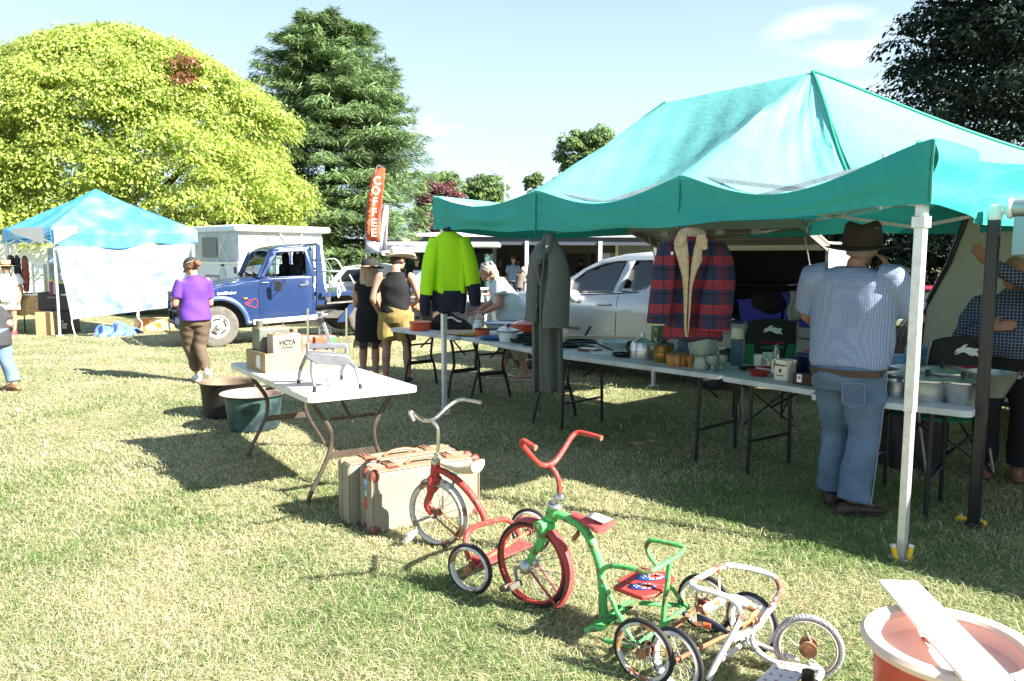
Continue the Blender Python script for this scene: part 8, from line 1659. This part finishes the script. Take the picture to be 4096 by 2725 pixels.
cn1,cf1=V((rn.x,rn.y,.124)),V((rfar0 .x,rfar0 .y,.124));mid1=(cn1+cf1)/2;hl1=(cf1-cn1).length/2;T3=Trk(rt3,mid1,rsd)
for c in(cn1,cf1):twheel(rt3,c,rsd,.124,.0105,blt,whc,10,rust,.017,.03,.010)
b=MB();b.tube([cn1,cf1],.009,8);b.obj('axle',rust,rt3)
T3 .tube('rear_hoop',redp,[(R8,1005,1205,-hl1+.05),(R8,985,1130,-hl1+.05),(R8,978,1070,-hl1+.05),(R8,1000,1005,-hl1*.7),(R8,1060,965,-hl1*.35),(R8,1125,945,0),(R8,1200,925,hl1*.35),(R8,1270,925,hl1*.6),(R8,1320,965,hl1-.06),(R8,1350,1030,hl1-.05),(R8,1368,1085,hl1-.05)],.014,4)
q4=((R8,1000,1215,-hl1+.05),(R8,1320,1062,hl1-.08),(R8,1452,1092,hl1-.08),(R8,1112,1240,-hl1+.05));ob3,P4,n4=quad(T3,'step_board',redf,q4,.012)
b=MB()
for k in range(1,8):b.tube([P4[0].lerp(P4[3],k/8)+n4*.002,P4[1].lerp(P4[2],k/8)+n4*.002],.0035,5)
b.obj('step_ribs',redp,rt3);b=MB();b.box(cn1+rsd*.09+UP*.01,(.07,.06,.05),axes((0,0,0),rfw,rsd,UP));b.obj('axle_bracket',redf,rt3,bevel=.008)
sa,sb_=T.p(R8,818,545),T.p(R8,1068,575);sa2=sa;sdir=(sb_-sa);sl_=sdir.length;sdir.normalize();snn=rsd.cross(sdir);snn=snn if snn.z>0 else-snn;b=MB();rs=[]
for i in range(17):
 u=i/16;w=.022+.055*max(0,(u-.25)/.75)**.9*(1 if u<.92 else .82);c=sa+sdir*sl_*u+snn*(.004+.022*(u-.4)**2*4);dn=.018+.030*u
 rs.append([c+rsd*w*math.copysign(abs(math.cos(2*PI*k/20))**.8,math.cos(2*PI*k/20))+snn*(.016*math.sin(2*PI*k/20)if math.sin(2*PI*k/20)>0 else dn*math.sin(2*PI*k/20))for k in range(20)])
rs.append([sb_+(p-sb_)*.35+snn*.0 for p in rs[-1]]);b.rings(rs);b.obj('saddle',crs,rt3,angle=60);b=MB();b.tube([T.p(R8,905,640),T.p(R8,872,720,-.02)],.008,8);b.obj('saddle_pin',greyst,rt3)
p1=T.p(R8,635,1000,-.07);b=MB();b.tube(cr([rc-rsd*.02,rc-rsd*.06,T.p(R8,640,940,-.065),p1],4),.0075,8);b.obj('crank',greyst,rt3);pp=T.p(R8,592,1040,-.11);b=MB();b.box(pp,(.07,.075,.022),axes((0,0,0),rfw,rsd,UP)@Matrix.Rotation(.9,4,'Y'));b.obj('pedal',wht,rt3,bevel=.005);b=MB();b.tube([p1,pp-rsd*.05],.006,8);b.obj('pedal_pin',rust,rt3);pf=rc+rsd*.11+UP*.08;b=MB();b.tube([rc+rsd*.06,rc+rsd*.065+UP*.08],.0075,8);b.obj('crank',greyst,rt3)
wn,wf_,w0=V((.612,2.745,.121)),V((.985,3.05,.121)),V((1.130,2.83,.128));wax=(wf_-wn).normalized()
wt=thing('tricycle','rusty white toddler tricycle frame with a hooped backrest and torn seat','tricycle',(wn+wf_)/2-UP*.121)
for c in(wn,wf_):twheel(wt,c,wax,.122,.0095,blt,mat('white_rim_paint',(.66,.65,.66),.5,c2=(.5,.45,.42),sc_=9),16,rust,.012,.02,.010)
fax=V((.37,.93,.0)).normalized();gtm=mat('grey_white_tyre',(.42,.41,.43),.8,c2=(.34,.33,.35),sc_=30,bump=.8,bs=150);twheel(wt,w0,fax,.128,.0115,gtm,mat('cream_rim',(.6,.5,.4),.5),14,rust,.026,.03,.007)
b=MB();x,y,_=frame(fax)
for i in range(60):
 a=2*PI*i/60;e=x*math.cos(a)+y*math.sin(a)
 for s in(-.5,.5):b.ball(w0+e*(.128-.003)+fax*.0075*s,.0038,6,4)
b.obj('tread_knobs',gtm,wt)
def wp_(f,x,y,Y):return AT(*f(x,y),Y)
def wtube(name,m,pts,r,n=4,k=10,flat=1.0):b=MB();b.tube(cr([wp_(*q)for q in pts],n),r,k,flat=flat);return b.obj(name,m,wt)
b=MB();b.tube([wn,wf_],.008,8);b.obj('axle',rust,wt)
wtube('backrest_hoop',whr,[(W1,1370,1560,2.75),(W1,1425,1440,2.76),(W1,1500,1300,2.77),(W1,1580,1160,2.78),(W1,1640,1030,2.80),(W1,1635,935,2.81),(W1,1560,855,2.82),(W1,1420,800,2.83),(W1,1290,768,2.85),(W1,1228,742,2.88),(W1,1240,705,2.91),(W1,1310,665,2.94),(W1,1430,600,3.0),(W1,1530,568,3.04),(W1,1680,585,3.05),(W1,1850,625,3.04),(W1,1950,680,3.02),(W1,1988,770,3.0),(W1,1960,860,2.98),(W1,1900,950,2.96),(W1,1820,1060,2.93),(W1,1760,1150,2.91),(W1,1752,1220,2.90),(W1,1790,1300,2.88),(W1,1870,1365,2.86),(W1,2000,1430,2.83),(W1,2120,1490,2.80)],.0115)
wtube('frame_tube',whr,[(W1,1560,1220,2.90),(W1,1660,1170,2.93),(W1,1790,1245,2.95),(W1,1900,1290,2.92),(W1,2060,1350,2.86),(W1,2150,1390,2.84)],.010);wtube('frame_tube',whr,[(W1,1690,1225,2.96),(W1,1580,1310,2.86),(W1,1480,1385,2.78)],.009);wtube('cross_strap',whr,[(W1,1570,1215,2.85),(W1,1700,1150,2.9),(W1,1800,1090,2.94),(W1,1840,1000,2.97),(W1,1800,935,2.99)],.016,flat=.35)
wtube('seat_wire',whc,[(W1,1465,610,2.99),(W1,1463,700,2.98),(W1,1466,790,2.95)],.004,2,6);wtube('seat_wire',whc,[(W1,1268,790,2.86),(W1,1268,880,2.87),(W1,1270,970,2.88)],.004,2,6)
def ribbon(name,m,L1_,L2_,th=.004):
 A=cr([wp_(*q)for q in L1_],5);C=cr([wp_(*q)for q in L2_],5);n=len(A);b=MB();vs=[]
 for k in range(n):vs+=[A[k],A[k].lerp(C[k],.5),C[k]]
 b.add(vs,[(i*3+j,i*3+j+1,(i+1)*3+j+1,(i+1)*3+j)for i in range(n-1)for j in range(2)]);return b.obj(name,m,wt,solid=th,angle=60)
ribbon('seat_shell',whc,[(W1,1270,950,2.86),(W1,1400,870,2.90),(W1,1560,815,2.96),(W1,1680,845,3.0),(W1,1790,920,3.0)],[(W1,1330,1000,2.87),(W1,1440,940,2.91),(W1,1540,890,2.96),(W1,1650,930,3.0),(W1,1780,985,2.99)])
sk=ribbon('seat_decal',mat('decal_navy',(.02,.025,.05),.5,c2=(.5,.48,.45),sc_=18,lo=.60,hi=.63),[(W1,1268,985,2.85),(W1,1340,1010,2.83),(W1,1440,1060,2.81),(W1,1545,1130,2.79)],[(W1,1275,1060,2.85),(W1,1360,1100,2.83),(W1,1450,1130,2.81),(W1,1530,1165,2.79)])
ribbon('decal_square',mat('decal_orange',(.6,.12,.04),.5),[(W1,1322,1055,2.822),(W1,1355,1063,2.818),(W1,1392,1073,2.81)],[(W1,1322,1098,2.822),(W1,1355,1108,2.818),(W1,1390,1120,2.81)]);ribbon('leather_strap',mat('orange_strap',(.62,.17,.07),.6),[(W1,1790,940,2.96),(W1,1740,985,2.93),(W1,1700,1050,2.91),(W1,1560,1100,2.84)],[(W1,1815,965,2.96),(W1,1765,1020,2.93),(W1,1700,1085,2.91),(W1,1560,1110,2.84)])
pl=[AT(*W2(*q),Y)for q,Y in(((660,1150),2.60),((800,1006),2.78),((1010,1042),2.74),((880,1190),2.56))];b=MB();nn_=(pl[1]-pl[0]).cross(pl[2]-pl[0]).normalized();nn_=nn_ if nn_.z>0 else-nn_;b.add(pl+[p-nn_*.012 for p in pl],[(0,1,2,3),(7,6,5,4)]+[(i,(i+1)%4,4+(i+1)%4,4+i)for i in range(4)]);b.obj('step_plate',whr,wt,bevel=.003)
b=MB()
for i in range(4):
 for j in range(3):c=pl[1].lerp(pl[2],(j+.7)/3.4).lerp(pl[0].lerp(pl[3],(j+.7)/3.4),(i+.4)/4)+nn_*.0012;b.lathe([(.006,0),(0,0)],c,10,axes((0,0,0),*frame(nn_)))
b.obj('step_holes',rust,wt)
wtube('fork_tube',whr,[(W2,1000,1045,2.74),(W2,1060,1062,2.74),(W2,1078,1090,2.72),(W2,1050,1150,2.66)],.012);b=MB();q=AT(*W2(995,1130),2.64);b.tube([q-UP*.03,q+UP*.03],.022,14);b.obj('head_tube',mat('dark_bronze',(.05,.035,.03),.4,.5),wt)
wtube('frame_tube',whr,[(W1,1720,1195,2.9),(W1,1690,1170,2.92),(W1,1640,1180,2.93)],.008)
tc_0=G(*DD(2188,1476),.44);tc_0 .z=0;zr0=.44;rt0=.248
tub_=thing('plastic_tub','big orange plastic tub with a pale thick rim','tub',tc_0);om=mat('orange_tub',(.66,.13,.08),.42,c2=(.60,.11,.065),sc_=4,trans=.15);pm=mat('pale_rim',(.78,.58,.46),.45,c2=(.74,.53,.41),sc_=3)
b=MB();b.lathe([(.0,.0),(.18,0),(.19,.02),(.215,zr0-.02),(.205,zr0-.02)],tc_0,56);b.obj('body',om,tub_)
b=MB();b.lathe([(rt0-.052,zr0-.012),(rt0-.02,zr0-.035),(rt0,zr0-.022),(rt0+.004,zr0-.006),(rt0-.008,zr0+.006),(rt0-.045,zr0+.004),(rt0-.055,zr0-.006)],tc_0,64);b.obj('rim',pm,tub_)
b=MB();b.lathe([(rt0-.05,zr0-.004),(.196,zr0-.04),(.186,zr0-.055),(0,zr0-.07)],tc_0,56);b.obj('lid_tray',mat('pink_lid',(.80,.56,.49),.45,c2=(.76,.48,.41),sc_=3),tub_)
b=MB();b.box(tc_0+V((-.13,-.19,zr0-.10)),(.08,.03,.05));b.obj('grip',om,tub_,bevel=.01)
bp4=[G(*W2(*q),zr0+.012)for q in((1433,526),(1668,524),(2312,1112),(1962,1150))];bdir=(bp4[3]-bp4[0]).normalized();bw_=(bp4[1]-bp4[0]);bw_=bw_-bdir*bw_.dot(bdir);wdt=bw_.length;bw_.normalize()
bo=thing('white_board','long white board with a metal edge lying across the orange tub','board',bp4[0]);b=MB();ln=(bp4[3]-bp4[0]).length;pts=[(0,.02),(.006,.006),(.02,0),(wdt-.004,0),(wdt,.01),(wdt,ln),(0,ln)]
b.plate([(a,c)for a,c in pts],bp4[0]+UP*.005,bw_,bdir,.012);b.obj('panel',mat('gloss_white',(.80,.80,.79),.25,coat=.3),bo,bevel=.002)
b=MB();e0=bp4[0]+bw_*(wdt+.006);b.bar(e0+bdir*.02+UP*.002,e0+bdir*ln+UP*.002,.012,.016);b.obj('metal_edge',greyst,bo)
b=MB();b.box(e0+bdir*.06+UP*.012,(.012,.02,.008),axes((0,0,0),bw_,bdir,UP));b.obj('clip',blackp,bo)
b=MB();c=G(*W2(1750,930),zr0-.054);b.tube(cr([c+V((.02*math.cos(a_)+.012*a_,.05*math.sin(a_)+.01*a_,.0))for a_ in[k*.6 for k in range(18)]],3),.0025,5);b.obj('pencil_scrawl',mat('scrawl',(.35,.02,.03),.6),tub_)
b=MB();c=bp4[0]+bdir*ln*.62+bw_*wdt*.45+UP*.006;b.tube(cr([c+bw_*(.008*k)+bdir*(.004*math.sin(k*2.1))for k in range(12)],3),.0008,4);b.obj('pencil_note',greyst,bo)
def fp(f,x,y,Y):return AT(*f(x,y),Y)
def garment(rows,f,Y,dep,amp,k1,n=44,ph=0.0,back=1.0):
 """rows: (y, x left, x right) pixel outline turned into a hollow hanging cloth with folds"""
 b=MB();rs=[]
 for i,(y,a,c)in enumerate(rows):
  p,q=fp(f,a,y,Y),fp(f,c,y,Y);m=(p+q)/2;h=(q-p).length/2;v=i/(len(rows)-1);ring=[]
  for k in range(n):
   t=2*PI*k/n;ct_,st_=math.cos(t),math.sin(t);fo=amp*v**.7*math.sin(k1*t+ph+v*2)+amp*.5*v*math.sin(k1*1.7*t-ph)
   ring.append(m+V((1,0,0))*h*math.copysign(abs(ct_)**.9,ct_)*(1+.0*fo)+V((0,1,0))*(dep*min(1,h*5)*st_+fo*(1 if st_<0 else back))+UP*.012*v*math.sin(k1*t+1))
  rs.append(ring)
 out=[]
 for i in range(len(rs)-1):
  for j in range(3):out.append([a.lerp(c,j/3)for a,c in zip(rs[i],rs[i+1])])
 out.append(rs[-1]);return out
def sleeve(f,Y,pts,radii,flat=.7):b=MB();P=cr([fp(f,x,y,Y+(d or 0))for x,y,d in pts],5);b.tube(P,radii,16,flat=flat);return b
HY=7.60
lime=mat('hi_vis_lime',(.56,.95,.012),.7,c2=(.50,.90,.010),sc_=4,bump=.45,bs=14,trans=.32);navy_c=mat('navy_drill',(.010,.014,.032),.85,bump=.25,bs=40)
hv=thing('work_jacket','lime hi-vis work jacket with a navy lower band hanging on the canopy leg','jacket',fp(R3,405,150,HY))
rows=[(142,372,440),(165,352,462),(190,318,500),(215,286,538),(245,270,556),(300,264,560),(420,260,560),(560,258,560),(650,262,560),(668,262,560)]
b=MB();b.rings(garment(rows,R3,HY,.11,.016,5),False);b.obj('upper_body',lime,hv,solid=.004,angle=70)
rows=[(652,260,559),(700,262,556),(760,264,552),(800,272,548),(835,282,545)]
b=MB();b.rings(garment(rows,R3,HY,.12,.018,5),False);b.obj('lower_band',navy_c,hv,solid=.004,angle=70)
for(pl_,rl),(pn_,rn_)in((([(292,225,0),(262,330,-.02),(240,450,-.04),(225,580,-.05),(216,692,-.06)],[.075,.085,.088,.085,.082]),([(216,688,-.06),(208,780,-.06),(212,860,-.05)],[.083,.078,.062])),(([(532,222,0),(565,330,-.02),(590,450,-.05),(606,560,-.06),(612,606,-.06)],[.075,.085,.092,.095,.096]),([(611,600,-.06),(625,690,-.06),(632,778,-.05)],[.097,.090,.066]))):
 sleeve(R3,HY,pl_,rl).obj('sleeve',lime,hv,angle=70);sleeve(R3,HY,pn_,rn_).obj('cuff_band',navy_c,hv,angle=70)
b=MB();b.tube([fp(R3,372,150,HY),fp(R3,405,140,HY-.05),fp(R3,440,150,HY)],.022,8);b.obj('collar',navy_c,hv)
b=MB();b.tube([fp(R3,425,815,HY-.05),fp(R3,428,860,HY-.05)],.007,5);b.obj('drawcord',blackp,hv)
CY=6.42;felt=mat('grey_felt',(.092,.108,.095),.95,c2=(.115,.13,.115),sc_=40,bump=.35,bs=220);feltd=felt
gc_=thing('overcoat','long grey green wool overcoat hanging open from the canopy edge','coat',fp(R3,1245,180,CY))
rows=[(178,1208,1288),(205,1200,1294),(250,1184,1308),(290,1168,1322),(350,1145,1336),(480,1126,1342),(650,1112,1350),(800,1108,1352),(960,1106,1356),(1150,1108,1362),(1350,1108,1366),(1500,1110,1366)]
b=MB();b.rings(garment(rows,R3,CY,.12,.030,6,60,.6),False);b.obj('body',felt,gc_,solid=.006,angle=70)
sleeve(R3,CY-.10,[(1280,240,.03),(1310,360,-.02),(1330,550,-.05),(1315,720,-.06),(1304,860,-.07),(1300,962,-.07)],[.03,.080,.105,.116,.122,.122],.5).obj('sleeve',felt,gc_,angle=70)
sleeve(R3,CY+.02,[(1190,270,0),(1145,380,-.04),(1118,560,-.05),(1108,740,-.05),(1102,915,-.05)],[.05,.075,.072,.068,.068],.6).obj('sleeve',felt,gc_,angle=70)
def flap(pts,f,Y,m,par,name,th=.008,dy=0.0):
 P=[fp(f,x,y,Y+(d if d else 0))for x,y,d in pts];b=MB();n=len(P);c=sum(P,V())/n-V((0,.012,0));b.add(P+[c],[(i,(i+1)%n,n)for i in range(n)]);return b.obj(name,m,par,solid=th,angle=60)
flap([(1222,185,-.13),(1282,180,-.13),(1268,240,-.15),(1248,352,-.17),(1205,330,-.17),(1222,260,-.15)],R3,CY,felt,gc_,'collar');flap([(1135,345,-.12),(1200,300,-.14),(1225,385,-.17),(1140,400,-.19),(1138,430,-.17),(1180,620,-.17),(1165,610,-.15),(1120,480,-.12),(1105,390,-.10)],R3,CY,felt,gc_,'lapel')
b=MB();b.tube(cr([fp(R3,x,y,CY-.17)for x,y in((1210,330),(1195,480),(1180,620),(1176,800),(1178,1000),(1182,1250),(1190,1500))],4),[.012,.02,.02,.018],8,flat=.5);b.obj('front_edge',felt,gc_);b=MB();b.add([fp(R3,x,y,CY-.19)for x,y in((1214,285),(1236,270),(1242,282),(1222,298))],[(0,1,2,3)]);b.obj('price_tag',tw,gc_,solid=.003)
b=MB();b.tube(cr([fp(R3,x,y,CY-.125)for x,y in((1150,760),(1140,800),(1130,825),(1138,822))],3),.012,6);b.obj('belt_end',felt,gc_);b=MB();b.tube([fp(R3,1218,820,CY-.182),fp(R3,1384,825,CY-.182)],.003,5);b.obj('cuff_seam',mat('felt_dark',(.05,.06,.052),.95),gc_)
QY=5.20
plaid=stripes_mat('red_navy_plaid',(.017,.022,.058),[('X',.155,.40,.1,(.16,.012,.016),.42),('Z',.155,.38,.25,(.34,.018,.018),.52),('X',.155,.06,.32,(.008,.008,.014),.8),('Z',.155,.07,.46,(.008,.008,.014),.8),('X',.155,.05,.85,(.015,.017,.03),.7),('Z',.155,.05,.93,(.36,.025,.02),.5)],bump=.4)
fleece=mat('cream_fleece',(.50,.38,.23),.95,c2=(.60,.48,.32),sc_=35,bump=1.0,bs=90)
pj=thing('plaid_jacket','red and navy plaid jacket with cream fleece lining hanging by the long table','jacket',fp(R4,770,180,QY))
rows=[(176,660,880),(200,628,920),(235,590,965),(280,565,1005),(360,562,1030),(500,556,1035),(650,548,1030),(800,540,1020),(930,530,1015),(1010,524,1022),(1060,540,1025)]
b=MB();b.rings(garment(rows,R4,QY,.105,.020,5,60,1.1),False);b.obj('body',plaid,pj,solid=.006,angle=70)
sleeve(R4,QY-.02,[(585,262,0),(548,380,-.05),(528,550,-.07),(508,720,-.08),(484,930,-.08)],[.05,.072,.078,.078,.078],.7).obj('sleeve',plaid,pj,angle=70);sleeve(R4,QY-.02,[(978,262,0),(1010,380,-.04),(1010,550,-.08),(985,720,-.10),(962,900,-.10),(955,985,-.1)],[.055,.092,.11,.118,.120,.118],.6).obj('sleeve',plaid,pj,angle=70)
b=MB();q=fp(R4,481,925,QY-.10);b.lathe([(.072,0),(.066,-.012),(.0,-.006)],q,18);b.obj('cuff_lining',fleece,pj)
def fleece_strip(L1_,L2_,name,Y=QY-.128):
 A=cr([fp(R4,x,y,Y+d)for x,y,d in L1_],7);C=cr([fp(R4,x,y,Y+d)for x,y,d in L2_],7);b=MB();rs=[]
 for k,(a,c)in enumerate(zip(A,C)):m=(a+c)/2;rs.append([m+(c-a)/2*math.copysign(abs(math.cos(2*PI*j/14))**.7,math.cos(2*PI*j/14))*(1+.07*math.sin(k*2.3+j*3))-V((0,1,0))*(.016*math.sin(2*PI*j/14))for j in range(14)])
 b.rings(rs);return b.obj(name,fleece,pj)
fleece_strip([(660,182,.05),(640,240,.02),(622,300,0),(655,420,0),(684,540,0),(696,680,0),(700,820,0),(704,960,0),(714,1040,0)],[(726,182,.05),(728,240,.02),(735,300,0),(742,420,0),(741,540,0),(734,680,0),(728,820,0),(722,960,0),(727,1042,0)],'fleece_lapel');fleece_strip([(815,180,.05),(802,240,.02),(786,300,0),(766,420,0),(752,540,0),(742,680,0),(738,820,0),(730,960,0),(726,1042,0)],[(880,180,.05),(900,250,.02),(856,320,0),(852,400,0),(800,520,0),(770,640,0),(758,790,0),(748,900,0),(734,1042,0)],'fleece_lapel')
def collar_(pts):
 b=MB();P=[fp(R4,x,y,QY-.150)for x,y in pts];b.plate([(p.x,p.z)for p in P],(0,QY-.150,0),(1,0,0),(0,0,1),.024);b.obj('fleece_collar',fleece,pj,bevel=.010,seg=3)
collar_([(652,182),(728,184),(724,235),(700,275),(648,290),(618,272),(630,225)]);collar_([(818,184),(884,182),(900,240),(906,305),(870,318),(810,300),(806,235)])
b=MB();b.ball(fp(R4,770,195,QY-.02),(.10,.05,.06),14,8);b.obj('fleece_lining',fleece,pj)
b=MB();b.add([fp(R4,x,y,QY-.16)for x,y in((592,330),(612,328),(614,355),(594,356))],[(0,1,2,3)]);b.obj('price_tag',tw,pj,solid=.003);b=MB();b.bar(fp(R4,582,625,QY-.125),fp(R4,555,690,QY-.125),.018,.012);b.obj('pocket_welt',mat('navy_wool',(.015,.02,.05),.9),pj)
